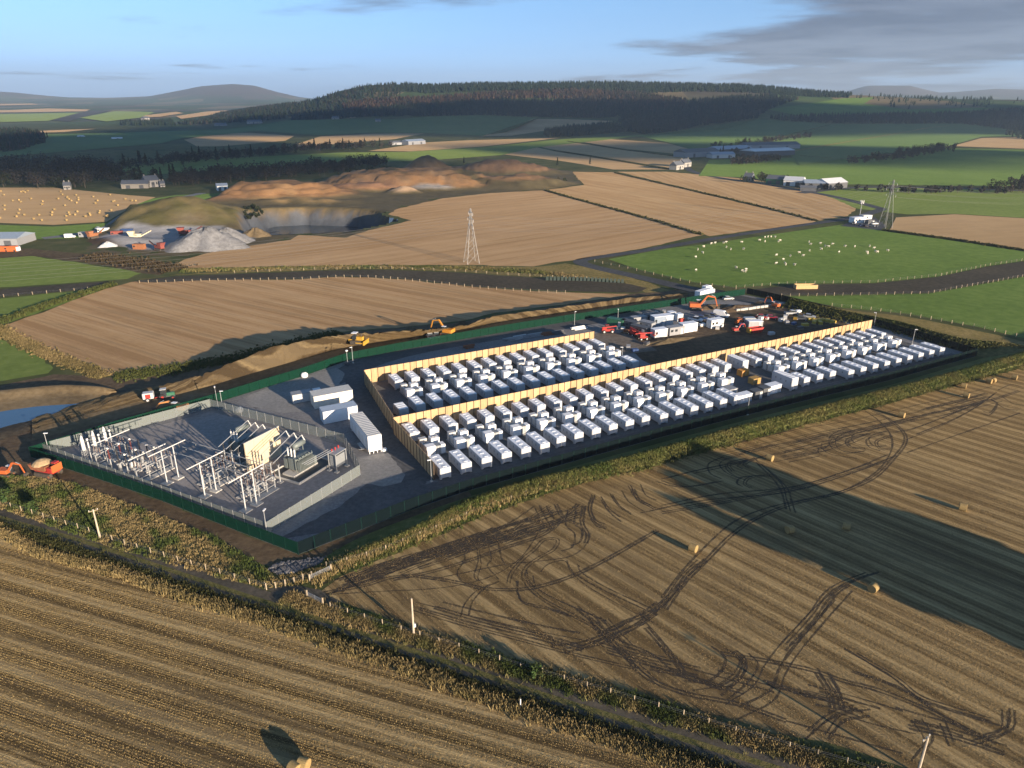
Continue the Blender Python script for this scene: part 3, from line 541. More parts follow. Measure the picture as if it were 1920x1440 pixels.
# brown margin round the fence
BROWN = ground('brown margin', ((0.06, 0.042, 0.026), (0.09, 0.064, 0.04), (0.125, 0.092, 0.056)), (0.06, 0.7), 0.6, 0.2, 1.4)
sheet('bare_soil', [(30,868),(59,858),(180,897),(300,938),(430,990),(560,1041),(666,999),(772,957),(879,921),(890,940),(790,985),(690,1030),(590,1070),(520,1068),(430,1040),(330,985),(220,940),(120,905),(60,893)], BROWN, 0.012, 'brown soil margin outside the green fence', rag=.4)
sheet('bare_soil', [(-80,905),(0,893),(60,893),(59,858),(220,808),(400,757),(570,705),(650,677),(875,635),(1155,590),(1396,553),(1330,540),(1290,540),(1180,552),(1040,575),(860,605),(640,624),(450,668),(330,692),(215,708),(100,702),(-80,740)], BROWN, 0.014, 'brown haul ground behind the site', rag=.5)
# bund of heaped soil behind the site
cx_ = [60,200,330,400,500,600,650,740,860,930,1040,1155,1290]
L1 = [826,790,757,738,708,682,664,648,628,613,598,581,561]; L2 = [806,767,740,722,692,664,652,638,621,606,589,573,556]
L3 = [792,747,716,695,655,634,627,622,612,593,578,562,549]; CZ = [.4,1.0,2.6,4.2,6.0,6.2,6.0,5.4,4.6,3.6,3.2,2.8,1.2]
r1 = [(*G(x, y, 0.05), 0.05) for x, y in zip(cx_, L1)]; r2 = [(*G(x, y, 0.5), 0.5) for x, y in zip(cx_, L2)]
r3 = [(*G(x, y, z), z) for x, y, z in zip(cx_, L3, CZ)]; r4 = [(a[0] - 2.2 - a[2] * .5, a[1] + 3 + a[2] * 1.1, 0.0) for a in r3]
BND = stubble('bund earth', dirpx((400, 700), (640, 640)), ((0.036, 0.026, 0.015), (0.08, 0.06, 0.034), (0.135, 0.104, 0.06)), broad=0.9, mudamt=0.25, bmp=1.0, lines=0.6, swath=1.7, sw=.12)
RAMP = ground('graded sand', ((0.09, 0.067, 0.039), (0.125, 0.095, 0.056), (0.155, 0.12, 0.073)), (0.05, 0.7), 0.4, 0.1, 1.5)
loft('earth_bund', [r2, [((a[0]+b[0])/2, (a[1]+b[1])/2, (a[2]+b[2])/2 + .15) for a, b in zip(r2, r3)], r3, r4], BND, label='tracked earth bund behind the site', rough=0.16, n=14)
loft('haul_road', [r1, r2], RAMP, label='pale graded strip at the foot of the bund', rough=0.03)
# pond with its banks
pond = [(-90,845),(-60,786),(0,772),(60,762),(110,756),(152,756),(148,768),(100,784),(50,799),(0,814)]
sheet('pond_water', pond, water_mat('pond water', (0.04, 0.085, 0.15)), 0.05, 'still blue pond behind the site')
SHADEB = ground('edge-shadow bank', ((0.035, 0.03, 0.024), (0.055, 0.046, 0.034), (0.08, 0.066, 0.046)), (0.06, 0.7), 0.7, 0.2, 1.0)  # near bank coloured dark to stand in for its edge shadow
pf = [(-90,862),(0,826),(60,806),(130,783),(200,757),(245,737)]; pc = [(-90,842),(0,808),(60,790),(130,770),(200,746),(245,730)]; pb = [(-90,832),(0,802),(60,785),(130,766),(200,741),(243,727)]
loft('pond_bank', [[(*G(x, y), 0.03) for x, y in pf], [(*G(x, y + 5, .35), .35) for x, y in pc], [(*G(x, y, .0), 0.0) for x, y in pb]], SHADEB, label='near bank of the pond with its edge shadow painted in', rough=.04)
pf = [(-90,795),(-40,780),(60,764),(150,757),(200,748),(222,738)]; pm = [(-90,770),(-40,758),(60,744),(130,738),(190,738),(218,734)]; pc = [(-90,742),(-40,736),(60,726),(120,722),(185,725),(214,731)]
loft('pond_bank', [[(*G(x, y), 0.03) for x, y in pf], [(*G(x, y, .7), .7) for x, y in pm], [(*G(x, y, 2.2), 2.2) for x, y in pc], [(G(x, y, 2.2)[0] - 3, G(x, y, 2.2)[1] + 6, 0.0) for x, y in pc]], RAMP, label='sandy far bank of the pond', rough=.04)
# grass bank between front fence and stubble
bk = [(575,1085,.2),(666,1037,.8),(772,994,1.3),(879,942,1.7),(985,905,2.1),(1091,880,2.5),(1240,842,2.9),(1382,803,3.2),(1523,768,3.3),(1665,731,3.3),(1807,695,3.3),(1930,660,3.3),(2100,618,3.0)]
ff = [(580,1096),(680,1045),(785,1006),(892,960),(1000,922),(1091,898),(1240,861),(1382,824),(1523,788),(1665,750),(1807,713),(1930,683),(2100,640)]
fb = [(590,1056),(670,1010),(776,968),(883,930),(989,900),(1088,871),(1244,829),(1386,791),(1527,756),(1669,722),(1834,674),(1945,646),(2100,600)]
BK0 = [(*G(x, y), 0.02) for x, y in ff]; BK1 = [(*G(x, y, z), z) for x, y, z in bk]; BK2 = [(*G(x, y), 0.01) for x, y in fb]
loft('grass_bank', [BK0, BK1, BK2], ground('bank grass', ((0.05, 0.065, 0.02), (0.085, 0.095, 0.03), (0.14, 0.13, 0.05)), (0.05, 0.6), 0.8, 0.3, 1.3), label='grassy bank along the front fence', rough=.05)
rb = [(1490,562),(1580,580),(1700,594),(1840,622),(1925,642),(2100,690)]; rc = [(1482,561),(1575,583),(1690,606),(1800,636),(1915,650),(2080,700)]; rd = [(1484,569),(1564,589),(1644,612),(1740,640),(1836,668),(1990,720)]
RB0 = [(*G(x, y), 0.02) for x, y in rd]; RB1 = [(*G(x, y, 2.2), 2.2) for x, y in rc]; RB2 = [(*G(x, y), 0.03) for x, y in rb]
loft('grass_bank', [RB0, RB1, RB2], ROUGHG, label='rough grass bank beside the right-hand fence', rough=.06)
# ---------------------------------------------------------------- tyre tracks pressed into the stubble
Z1 = lambda a, b: (560 + a / 2.8235, 860 + b / 2.8235); Z2 = lambda a, b: (1240 + a / 2.8235, 700 + b / 2.8235); Z3 = lambda a, b: (1080 + a / 2.2857, 1050 + b / 2.2857)
TR = [(Z1, [[(130,712),(350,672),(480,632),(600,622),(750,640),(860,660),(1000,690),(1200,690),(1400,640),(1600,550),(1900,380)],
 [(160,720),(400,705),(700,690),(900,660),(1050,610),(1170,530),(1240,440),(1290,370),(1400,310),(1500,250)],
 [(1110,660),(1130,600),(1190,530),(1250,480),(1300,430),(1370,430),(1350,480),(1280,520),(1210,570),(1190,620),(1220,680),(1300,750),(1450,830),(1560,890),(1650,960),(1750,1050),(1900,1190)],
 [(1160,650),(1165,720),(1200,770),(1330,800),(1450,840)],[(200,690),(420,600),(520,560),(700,490),(900,420),(1050,370),(1150,320),(1250,250)],
 [(300,650),(500,570),(640,530),(800,470),(950,430),(1100,400),(1200,330),(1330,250)],[(860,460),(880,530),(840,600),(860,650)],[(940,450),(950,540),(930,620),(960,660)],[(1000,450),(1020,530),(1000,570),(1060,640)],[(1050,420),(1080,540),(1130,580)],
 [(1250,260),(1280,320),(1310,360)],[(1310,250),(1340,310)],[(1360,240),(1400,310),(1480,350)],[(1470,270),(1460,340),(1500,380),(1490,440),(1440,460)],[(1510,250),(1500,340),(1530,400),(1520,450)],[(1560,190),(1540,260),(1570,330),(1620,350)],[(1600,200),(1640,260),(1700,310)],[(1660,190),(1700,250),(1760,290)],[(1710,170),(1750,230),(1830,280)],[(1770,160),(1800,220),(1860,250)],
 [(700,640),(900,600),(1100,560),(1300,540),(1430,520),(1500,480),(1530,440)],[(500,640),(700,600),(900,540),(1100,470),(1300,400),(1420,300),(1480,240)],[(1340,990),(1500,970),(1700,890),(1900,760)],[(1400,1010),(1600,960),(1800,870),(1920,790)],[(1530,840),(1600,930),(1700,1030),(1800,1110)],[(1630,850),(1700,930),(1760,990)],
 [(620,760),(900,830),(1200,900),(1500,960)],[(640,800),(900,880),(1200,960),(1500,1040),(1800,1110)],[(640,790),(900,865),(1200,940),(1500,1020)],[(1280,600),(1320,560),(1400,540),(1440,580),(1470,630),(1600,720),(1900,880)],[(1240,620),(1260,680),(1350,740),(1600,850)],[(1420,540),(1450,600),(1600,690),(1900,830)],[(900,830),(920,760),(980,690),(1060,650)]]),
 (Z2, [[(0,1190),(100,1060),(200,950),(350,810),(480,740),(650,690),(900,640),(1050,580),(1160,500),(1220,400),(1210,320),(1150,250),(1080,200)],
 [(20,1250),(120,1110),(230,1000),(380,850),(520,760),(700,690),(950,630),(1130,550),(1230,450),(1290,370),(1280,310),(1200,240),(1120,200)],
 [(500,470),(600,570),(640,640),(660,720)],[(530,480),(660,600),(690,680),(710,740)],[(860,400),(920,360),(1000,330),(1110,320)],[(1010,300),(930,340),(930,390),(990,420),(1080,410)],[(1100,320),(990,350),(1000,390),(1080,400)],[(1180,320),(1090,350),(1100,390),(1160,410)],[(1220,330),(1140,360),(1160,400),(1220,400)],[(850,370),(850,400),(900,420)],[(900,350),(890,380),(960,410),(1100,430)],
 [(420,440),(330,460),(310,490),(350,530),(420,560)],[(460,450),(360,480),(380,520)],[(500,450),(440,480),(470,500)],[(550,540),(430,550),(400,580),(430,600)],[(330,440),(250,480),(260,530),(320,560)],[(650,1430),(780,1290),(870,1170),(960,1110),(1090,1060)],[(720,1430),(840,1290),(920,1180),(1000,1120)],
 [(600,470),(900,400),(1100,320),(1300,300),(1500,230),(1700,150)],[(1300,350),(1500,270),(1650,190),(1760,110)],[(1300,420),(1500,350),(1900,210)],[(100,420),(400,370),(700,300),(1000,250),(1300,180),(1600,110),(1750,70)],[(300,430),(600,360),(900,300),(1200,240),(1500,170),(1700,110)],[(620,400),(900,330),(1200,260),(1500,200),(1720,140)],[(650,420),(800,390),(1000,340)],[(700,440),(850,410)],[(1650,180),(1720,140),(1780,160),(1740,220),(1690,210)],[(1780,90),(1850,60),(1900,70)],[(1800,120),(1860,160),(1920,170)],[(0,560),(200,510),(500,450)],[(0,570),(140,600),(330,570)],[(0,700),(300,640),(700,600),(1000,510),(1200,430)],[(0,740),(350,680),(800,590),(1200,460)]]),
 (Z3, [[(0,380),(150,320),(260,270),(370,180),(440,80),(520,0)],[(20,385),(180,310),(300,260),(410,160),(480,70),(570,0)],[(640,620),(760,540),(810,450),(870,370),(960,270),(1040,190),(1150,100)],[(700,630),(830,560),(870,470),(920,390),(1020,270),(1110,170)],
 [(580,370),(640,420),(620,480),(560,520),(460,520)],[(640,380),(700,420),(680,480),(600,540),(500,560)],[(680,390),(720,430),(700,500),(620,550)],[(740,400),(780,450),(740,520),(650,600)],[(0,200),(100,290),(200,400),(300,500),(460,570),(700,620),(900,690)],[(70,230),(160,330),(320,400),(450,500),(600,540)],[(300,290),(380,380),(460,480)],
 [(620,400),(800,430),(1000,470),(1150,520),(1300,560),(1500,640),(1700,740)],[(1000,740),(1100,660),(1200,630)],[(1080,770),(1150,690),(1260,670)],[(1480,680),(1530,760),(1480,840)],[(1560,700),(1600,800)],[(1750,760),(1860,720),(1870,640)],[(1150,380),(1350,500),(1480,600),(1650,660),(1850,720)],[(1180,480),(1400,560),(1600,690),(1800,790)],[(900,690),(1150,760),(1400,830)],[(1030,480),(1080,560),(1100,640)],[(1080,480),(1130,560)]])]
RT = random.Random(17)                                    # more passes: lines shifted and bent beside the traced ones, and turning arcs at the headlands
TR2 = []
for fn, lines in TR:
    for ln in lines:
        for _ in range(RT.choice((0, 1, 1)) if len(ln) <= 6 else 0):
            dx, dy, k = RT.uniform(-45, 45), RT.uniform(-28, 28), RT.uniform(.8, 1.2); cx, cy = ln[len(ln) // 2]
            TR2.append((fn, [[((a - cx) * k + cx + dx, (b - cy) * k + cy + dy) for a, b in ln]]))
for _ in range(26):
    t = RT.uniform(0, 1); cx, cy = 300 + 1500 * t, 470 - 350 * t + RT.uniform(-30, 40); L_ = RT.uniform(120, 420); TR2.append((Z2, [[(cx - L_ / 2, cy + L_ * .12 + RT.uniform(-8, 8)), (cx, cy + RT.uniform(-8, 8)), (cx + L_ / 2, cy - L_ * .12 + RT.uniform(-8, 8))]]))
for _ in range(70):
    t = RT.uniform(0, 1); cx, cy = 250 + 1100 * t, 640 - 330 * t + RT.uniform(-40, 60); L_ = RT.uniform(160, 460); TR2.append((Z1, [[(cx - L_ / 2, cy + L_ * .17), (cx, cy + RT.uniform(-14, 14)), (cx + L_ / 2, cy - L_ * .17)]]))
for _ in range(22):
    t = RT.uniform(0, 1); cx, cy = 200 + 1500 * t, 400 + 330 * t + RT.uniform(-50, 60); L_ = RT.uniform(160, 420); TR2.append((Z3, [[(cx - L_ / 2, cy - L_ * .14), (cx, cy + RT.uniform(-14, 14)), (cx + L_ / 2, cy + L_ * .14)]]))
TR += TR2
tv, tf, tcn = [], [], 0
for fn, lines in TR:
    for ln in lines:
        C = np.array(curve([G(*fn(*q)) for q in ln], n=8)); d = np.gradient(C, axis=0); d /= np.linalg.norm(d, axis=1)[:, None] + 1e-9; nrm = np.stack([-d[:, 1], d[:, 0]], 1)
        wd = (0.10 + 0.09 * RNG.random((len(C), 1))) * random.uniform(.7, 1.5); z_ = 0.026 + 0.004 * random.random()
        for off in ((0.0,) if random.random() < .75 else (-.26, .28)):
            Lq = C + nrm * (wd + off); Rq = C + nrm * (off - wd); m_ = len(C)
            tv.append(np.column_stack([np.concatenate([Lq, Rq]), np.full(2 * m_, z_ + (0.001 if off > 0 else 0))])); tf += [(tcn + i, tcn + m_ + i, tcn + m_ + i + 1, tcn + i + 1) for i in range(m_ - 1)]; tcn += 2 * m_
m, n, l, p, o = nt('pressed mud'); g = n.new('ShaderNodeNewGeometry').outputs['Position']
rp = ramp(n, [(0.3, (0.022, 0.016, 0.011)), (0.7, (0.06, 0.043, 0.026))]); l.new(noise(n, l, g, 1.3, 5, .7), rp.inputs[0]); l.new(rp.outputs[0], p.inputs['Base Color']); p.inputs['Roughness'].default_value = .9
tr = n.new('ShaderNodeBsdfTransparent'); mx = n.new('ShaderNodeMixShader'); mq = n.new('ShaderNodeMapRange'); mq.inputs['From Min'].default_value = .36; mq.inputs['From Max'].default_value = .7; mq.inputs['To Min'].default_value = .05; mq.inputs['To Max'].default_value = .8
l.new(noise(n, l, g, .8, 8, .8), mq.inputs[0]); l.new(mq.outputs[0], mx.inputs[0]); l.new(p.outputs[0], mx.inputs[1]); l.new(tr.outputs[0], mx.inputs[2]); l.new(mx.outputs[0], o.inputs['Surface'])
tk = link(bpy.data.objects.new('tyre_tracks', np_mesh('tyre_tracks', np.concatenate(tv), tf, m))); tag(tk, 'dark muddy tyre tracks looping over the stubble', 'tracks', kind='stuff')
# ---------------------------------------------------------------- cut straw standing in drill rows
def straw(name, label, poly, ang, rows, dens, band, pal, far=999.0):
    xs = [q[0] for q in poly]; ys = [q[1] for q in poly]; c, s = math.cos(ang), math.sin(ang); cor = [(x * c + y * s, -x * s + y * c) for x in (min(xs), max(xs)) for y in (min(ys), max(ys))]
    u0, u1, v0, v1 = min(q[0] for q in cor), max(q[0] for q in cor), min(q[1] for q in cor), max(q[1] for q in cor); N = int((u1 - u0) * (v1 - v0) * dens); u = RNG.uniform(u0, u1, N); v = np.round(RNG.uniform(v0, v1, N) / rows) * rows + RNG.normal(0, rows * .16, N)
    bw = .5 + .5 * np.sin(v * 2 * math.pi / band + .5 * np.sin(u * .02) + 1.1 * np.sin(v * .9)); keep = RNG.random(N) < .15 + .85 * bw; u, v = u[keep], v[keep]; x, y = u * c - v * s, u * s + v * c; k = inside(x, y, poly) & (np.hypot(x, y) < far) & (np.abs(x) < .8 * y + 14); x, y, bw = x[k], y[k], bw[keep][k]; N = len(x)
    h = RNG.uniform(.05, .13, N); w = RNG.uniform(.015, .045, N); a = RNG.uniform(0, math.pi, N); t = np.stack([np.cos(a) * w, np.sin(a) * w], 1); le = RNG.normal(0, .05, (N, 2)); V_ = np.zeros((N, 3, 3)); b_ = np.stack([x, y], 1); V_[:, 0, :2] = b_ - t; V_[:, 1, :2] = b_ + t; V_[:, 2, :2] = b_ + le; V_[:, :2, 2] = .015; V_[:, 2, 2] = .02 + h
    cc = np.array(pal) * RNG.uniform(.55, 1.3, (N, 1)); tag(link(bpy.data.objects.new(name, np_mesh(name, V_.reshape(-1, 3), np.arange(N * 3).reshape(-1, 3), vcol('straw stalks', grain=.1), np.repeat(cc, 3, axis=0)))), label, 'stubble', kind='stuff'); return N
P1 = [G(*q) for q in EDGE1[1:] + [(1500,1560),(-160,1560),(-160,960)]]
n1 = straw('stubble', 'short cut straw standing in rows on the striped field', P1, f1a, .34, 80, 3.6, (.33, .245, .11))
P2 = [G(*q) for q in [(605,1110)] + F2TOP[:-1] + [(2000,1000),(2000,1500)] + F2BOT]
n2 = straw('stubble', 'short cut straw standing in rows among the tyre tracks', P2, f2a, .34, 34, 3.4, (.28, .205, .105))
print('straws', n1, n2)
# ---------------------------------------------------------------- grass
def grass(name, label, places, zs, hgt, pal, blades=7, w=0.05):
    P = np.asarray(places); N = len(P)
    if N == 0: return
    B = blades; pal = pal * RNG.uniform(.7, 1.3, (N, 1)); base = np.repeat(np.column_stack([P, zs]), B, axis=0); hh = np.repeat(hgt, B) * RNG.uniform(.6, 1.15, N * B)
    a = RNG.uniform(0, 2 * math.pi, N * B); off = RNG.normal(0, .16, (N * B, 2)); base[:, :2] += off
    lean = RNG.normal(0, .28, (N * B, 2)) * hh[:, None]; ww = w * RNG.uniform(.6, 1.4, N * B); t = np.stack([np.cos(a), np.sin(a)], 1) * ww[:, None]
    v = np.zeros((N * B, 4, 3)); v[:, 0, :2] = base[:, :2] - t; v[:, 1, :2] = base[:, :2] + t; v[:, 0, 2] = v[:, 1, 2] = base[:, 2] - .03
    v[:, 2, :2] = base[:, :2] + lean + t * .45; v[:, 3, :2] = base[:, :2] + lean - t * .45; v[:, 2, 2] = v[:, 3, 2] = base[:, 2] + hh
    c = np.repeat(pal, B, axis=0) * RNG.uniform(.75, 1.25, (N * B, 1)); c = np.repeat(c, 4, axis=0)
    f = np.arange(N * B * 4).reshape(-1, 4)
    ob = link(bpy.data.objects.new(name, np_mesh(name, v.reshape(-1, 3), f, vcol('grass blades', grain=.15), np.clip(c, 0, 1)))); tag(ob, label, 'grass', kind='stuff')
TANG, GRNG, OLV, DRK = np.array((0.235, 0.18, 0.085)), np.array((0.06, 0.082, 0.022)), np.array((0.12, 0.108, 0.04)), np.array((0.03, 0.036, 0.014))
def along(line, count, spread, xy=False):
    C = np.array(curve(line if xy else [G(*q) for q in line], n=10)); s = np.concatenate([[0], np.cumsum(np.hypot(*np.diff(C[:, :2], axis=0).T))]); t = RNG.uniform(0, s[-1], count)
    Q = np.stack([np.interp(t, s, C[:, k]) for k in range(C.shape[1])], 1); d = np.gradient(C[:, :2], axis=0); d /= np.linalg.norm(d, axis=1)[:, None]; nn = np.stack([np.interp(t, s, -d[:, 1]), np.interp(t, s, d[:, 0])], 1)
    e = RNG.normal(0, spread, count); Q[:, :2] += nn * e[:, None]; return Q, t, e
def patch(x, y, l, s): return np.clip(.5 + .4 * wob(x, y, l, s) + .25 * wob(x, y, l * .31, s + 2), 0, 1)
def palmix(k, a, b): return a * (1 - k[:, None]) + b * k[:, None]
Q, t, e = along([(x, y - 3) for x, y in EDGE1], 9000, .5); k = patch(Q[:, 0], Q[:, 1], 6, .5)
grass('tall_grass', 'tall straw-coloured grass along the striped stubble edge', Q[:, :2], np.zeros(len(Q)), RNG.uniform(.3, .85, len(Q)), palmix(k * .5, TANG, OLV))
Q, t, e = along([(x, y + 1) for x, y in DIT], 6000, .7)
grass('ditch_growth', 'dark weeds filling the ditch', Q[:, :2], np.zeros(len(Q)), RNG.uniform(.25, .6, len(Q)), palmix(RNG.random(len(Q)) * .4, DRK, OLV))
ME_ = [G(*q) for q in [(-60,905),(0,893),(100,896),(160,914),(300,967),(400,1007),(470,1047),(515,1082),(600,1066),(640,1072),(560,1098),(505,1103),(430,1089),(330,1061),(230,1034),(130,999),(60,974),(-60,935)]]
xs = RNG.uniform(-135, -25, 60000); ys = RNG.uniform(85, 150, 60000); kk = inside(xs, ys, ME_); xs, ys = xs[kk], ys[kk]; k = patch(xs, ys, 4.2, 1.7)
grass('meadow_grass', 'mixed green and straw-coloured rough grass outside the left fence', np.stack([xs, ys], 1), np.zeros(len(xs)), RNG.uniform(.2, .6, len(xs)) * (.6 + .6 * k), palmix(smooth(.3, .8, k), TANG, GRNG * 1.1))
sheet('rough_grass', ME_, ROUGHG, 0.018, 'rough meadow outside the left fence', xy=True, rag=.4)
bankline = [(a[0] * .55 + b[0] * .45, a[1] * .55 + b[1] * .45, a[2] * .55 + b[2] * .45) for a, b in zip(BK1, BK0)]
Q, t, e = along(bankline, 15000, .9, True); k = np.clip(smooth(25, 95, t) * .75 + .35 * patch(Q[:, 0], Q[:, 1], 7, 3.1) - .1, 0, 1)
grass('bank_grass', 'sunlit tall grass along the bank, straw turning green', Q[:, :2], np.maximum(Q[:, 2] - .12 - np.abs(e) * .25, 0), RNG.uniform(.25, .7, len(Q)) * (1.2 - .6 * k), palmix(k, TANG * 1.05, GRNG * 1.25))
Q, t, e = along(BK1, 12000, 1.3, True); k = patch(Q[:, 0], Q[:, 1], 6, 5.1)
grass('bank_grass', 'dull olive grass on the crest of the front bank', Q[:, :2], np.maximum(Q[:, 2] - np.abs(e) * .45 - .05, 0), RNG.uniform(.15, .5, len(Q)), palmix(k, OLV, GRNG))
V2 = [(535,1120),(606,1143),(700,1172),(790,1200),(865,1222),(957,1252),(1081,1288),(1176,1316),(1260,1342),(1377,1378),(1480,1408),(1583,1437),(1750,1490)]
strip('verge', V2, 3.0, ROUGHG, 0.024, label='rough verge between farm track and tracked stubble')
Q, t, e = along(V2, 13000, .65); k = patch(Q[:, 0], Q[:, 1], 5, 2.2)
grass('verge_grass', 'tufted grass along the post and wire fence of the farm track', Q[:, :2], np.zeros(len(Q)), RNG.uniform(.2, .65, len(Q)), palmix(smooth(.2, .85, k), TANG * .9, GRNG * .9))
Q, t, e = along(RB1, 6000, 2.2, True); k = patch(Q[:, 0], Q[:, 1], 8, 1.2)
grass('bank_grass', 'dull rough grass on the bank by the right-hand fence', Q[:, :2], np.maximum(Q[:, 2] - np.abs(e) * .42, 0), RNG.uniform(.25, .6, len(Q)), palmix(k * .8, OLV, GRNG * .7), w=.25)
Q, t, e = along([(880,934),(1000,905),(1091,888),(1240,850),(1382,812),(1523,777),(1665,740),(1807,704)], 5, .2)
F1L = [(613,1066),(702,1042),(808,1000),(914,954),(1020,919),(1091,899),(1233,866),(1382,824),(1523,787),(1665,750),(1807,713),(1925,683)]
Q, t, e = along(F1L, 7000, .8); k = patch(Q[:, 0], Q[:, 1], 5, 4.2)
grass('verge_grass', 'short grass under the fence along the bank', Q[:, :2], np.zeros(len(Q)), RNG.uniform(.2, .5, len(Q)), palmix(k, OLV, GRNG))
Q, t, e = along([(-10,612),(40,641),(110,672),(200,706)], 3500, 1.3); k = patch(Q[:, 0], Q[:, 1], 9, 1)
grass('verge_grass', 'straw-coloured grass at the corner of the tan field', Q[:, :2], np.zeros(len(Q)), RNG.uniform(.2, .6, len(Q)), palmix(k, TANG * .75, OLV * .7), w=.13)
Q, t, e = along([(215,706),(330,692),(450,670),(560,643),(640,625)], 3500, 2.2)
grass('verge_grass', 'dark green growth behind the earth bund', Q[:, :2], np.zeros(len(Q)), RNG.uniform(.2, .6, len(Q)), palmix(RNG.random(len(Q)) * .6, GRNG * .8, OLV * .7), w=.12)
Q, t, e = along([(-5,607),(60,583),(140,557),(215,533)], 1500, .9)
grass('hedge_growth', 'low green hedge at the tan field corner', Q[:, :2], np.zeros(len(Q)), RNG.uniform(.5, 1.4, len(Q)), palmix(RNG.random(len(Q)) * .4, GRNG * .6, OLV * .7), w=.35)
Q, t, e = along([(340,508),(500,504),(700,501),(900,505),(1010,511),(1090,521)], 3500, 1.6); k = patch(Q[:, 0], Q[:, 1], 12, 2)
grass('verge_grass', 'grass verge above the bare strip below the pylon', Q[:, :2], np.zeros(len(Q)), RNG.uniform(.25, .7, len(Q)), palmix(k, TANG * .8, GRNG), w=.22)
Q, t, e = along([(170,480),(270,496),(335,506)], 1800, 3.2)
grass('bracken', 'brown bracken scrub below the quarry yard', Q[:, :2], np.zeros(len(Q)), RNG.uniform(.3, 1.3, len(Q)), palmix(RNG.random(len(Q)), np.array((.06, .042, .024)), np.array((.04, .034, .018))), w=.3)
for ln in ([(1022,357),(1100,379),(1200,406),(1318,441)], [(1152,324),(1300,358),(1425,387),(1533,415)], [(1040,283),(1120,295),(1235,315),(1268,318)], [(1064,265),(1170,281),(1285,296)], [(1655,432),(1800,452),(1925,471)], [(1500,293),(1600,298),(1690,290)]):
    Q, t, e = along(ln, 900, .8)
    grass('hedge_growth', 'dark hedge line dividing far fields', Q[:, :2], np.zeros(len(Q)), RNG.uniform(.35, 1.1, len(Q)), palmix(RNG.random(len(Q)) * .8, DRK, OLV * .7), w=.5)
# stones dumped at the front corner
sv, sf, k0 = [], [], 0; RP = [G(*q) for q in [(505,1068),(520,1056),(560,1052),(612,1043),(600,1056),(560,1072),(520,1078)]]
while len(sv) < 420:
    x, y = random.uniform(-42, -28), random.uniform(92, 104)
    if not inside(x, y, RP): continue
    s_ = random.uniform(.15, .4); b = MB().lathe((x, y, 0.02), [(s_ * .9, -.02), (s_, s_ * .35), (s_ * .55, s_ * .75)], n=5); sv.append(b)
big = MB()
for b in sv: big.add([(q[0] + random.uniform(-.05, .05), q[1] + random.uniform(-.05, .05), q[2] + random.uniform(-.03, .03)) for q in b.v], b.f)
tag(big.build('stone_heap', plain('grey stone', (0.1, 0.1, 0.108), .9, var=.4, scale=.8, world=True)), 'loose grey stones dumped at the fence corner', 'stones', kind='stuff')
# ================================================================ THINGS
WHITE = plain('white paint', (0.74, 0.75, 0.77), .45, var=.05, scale=.7); OFFW = plain('off white panel', (0.66, 0.66, 0.65), .5, var=.06); LGREY = plain('light grey paint', (0.45, 0.46, 0.47), .5, var=.07)
MGREY = plain('mid grey paint', (0.24, 0.25, 0.27), .5, var=.08); DGREY = plain('dark grey paint', (0.08, 0.085, 0.095), .55, var=.1); BLACK = plain('black rubber', (0.022, 0.022, 0.024), .8, var=.2)
GALV = plain('galvanised steel', (0.33, 0.345, 0.36), .5, .3, var=.08, scale=3); CONC = plain('concrete', (0.40, 0.395, 0.38), .9, var=.12, scale=2); PORC = plain('brown porcelain', (0.055, 0.028, 0.024), .25, var=.15, spec=.6); BPOR = plain('black polymer', (0.03, 0.03, 0.034), .4, var=.15); WPOR = plain('white polymer', (0.58, 0.58, 0.57), .35, var=.04)
GLASS = plain('dark glass', (0.03, 0.036, 0.042), .08, var=.1, spec=.8); ORANGE = plain('orange paint', (0.42, 0.105, 0.03), .6, var=.1); RED = plain('red paint', (0.34, 0.03, 0.025), .55, var=.1); YEL = plain('yellow paint', (0.42, 0.25, 0.035), .6, var=.1); BLUE = plain('blue paint', (0.03, 0.06, 0.16), .35, var=.1); GREENP = plain('green paint', (0.03, 0.12, 0.07), .45, var=.1); SILV = plain('silver paint', (0.42, 0.44, 0.47), .3, .4, var=.05)
DIRTY = plain('track steel', (0.07, 0.06, 0.05), .7, var=.25, scale=4); RUST = plain('rusty steel', (0.23, 0.09, 0.045), .8, var=.3, scale=3); SAND = plain('sand load', (0.36, 0.26, 0.15), .95, var=.2, scale=3); TRAFO = plain('transformer grey', (0.14, 0.165, 0.165), .45, var=.08); WOODP = plain('weathered post', (0.33, 0.27, 0.19), .9, var=.25, scale=3)
CONT_SHADE = plain('shaded container white', (0.42, 0.44, 0.475), .38, var=.05, scale=.6); ROOFW = plain('container roof', (0.72, 0.75, 0.8), .3, var=.09, scale=.9); LOUV = plain('louvre grey', (0.2, 0.215, 0.23), .5, var=.15, scale=4)  # container walls toned down as if shaded, roofs left paler as if lit
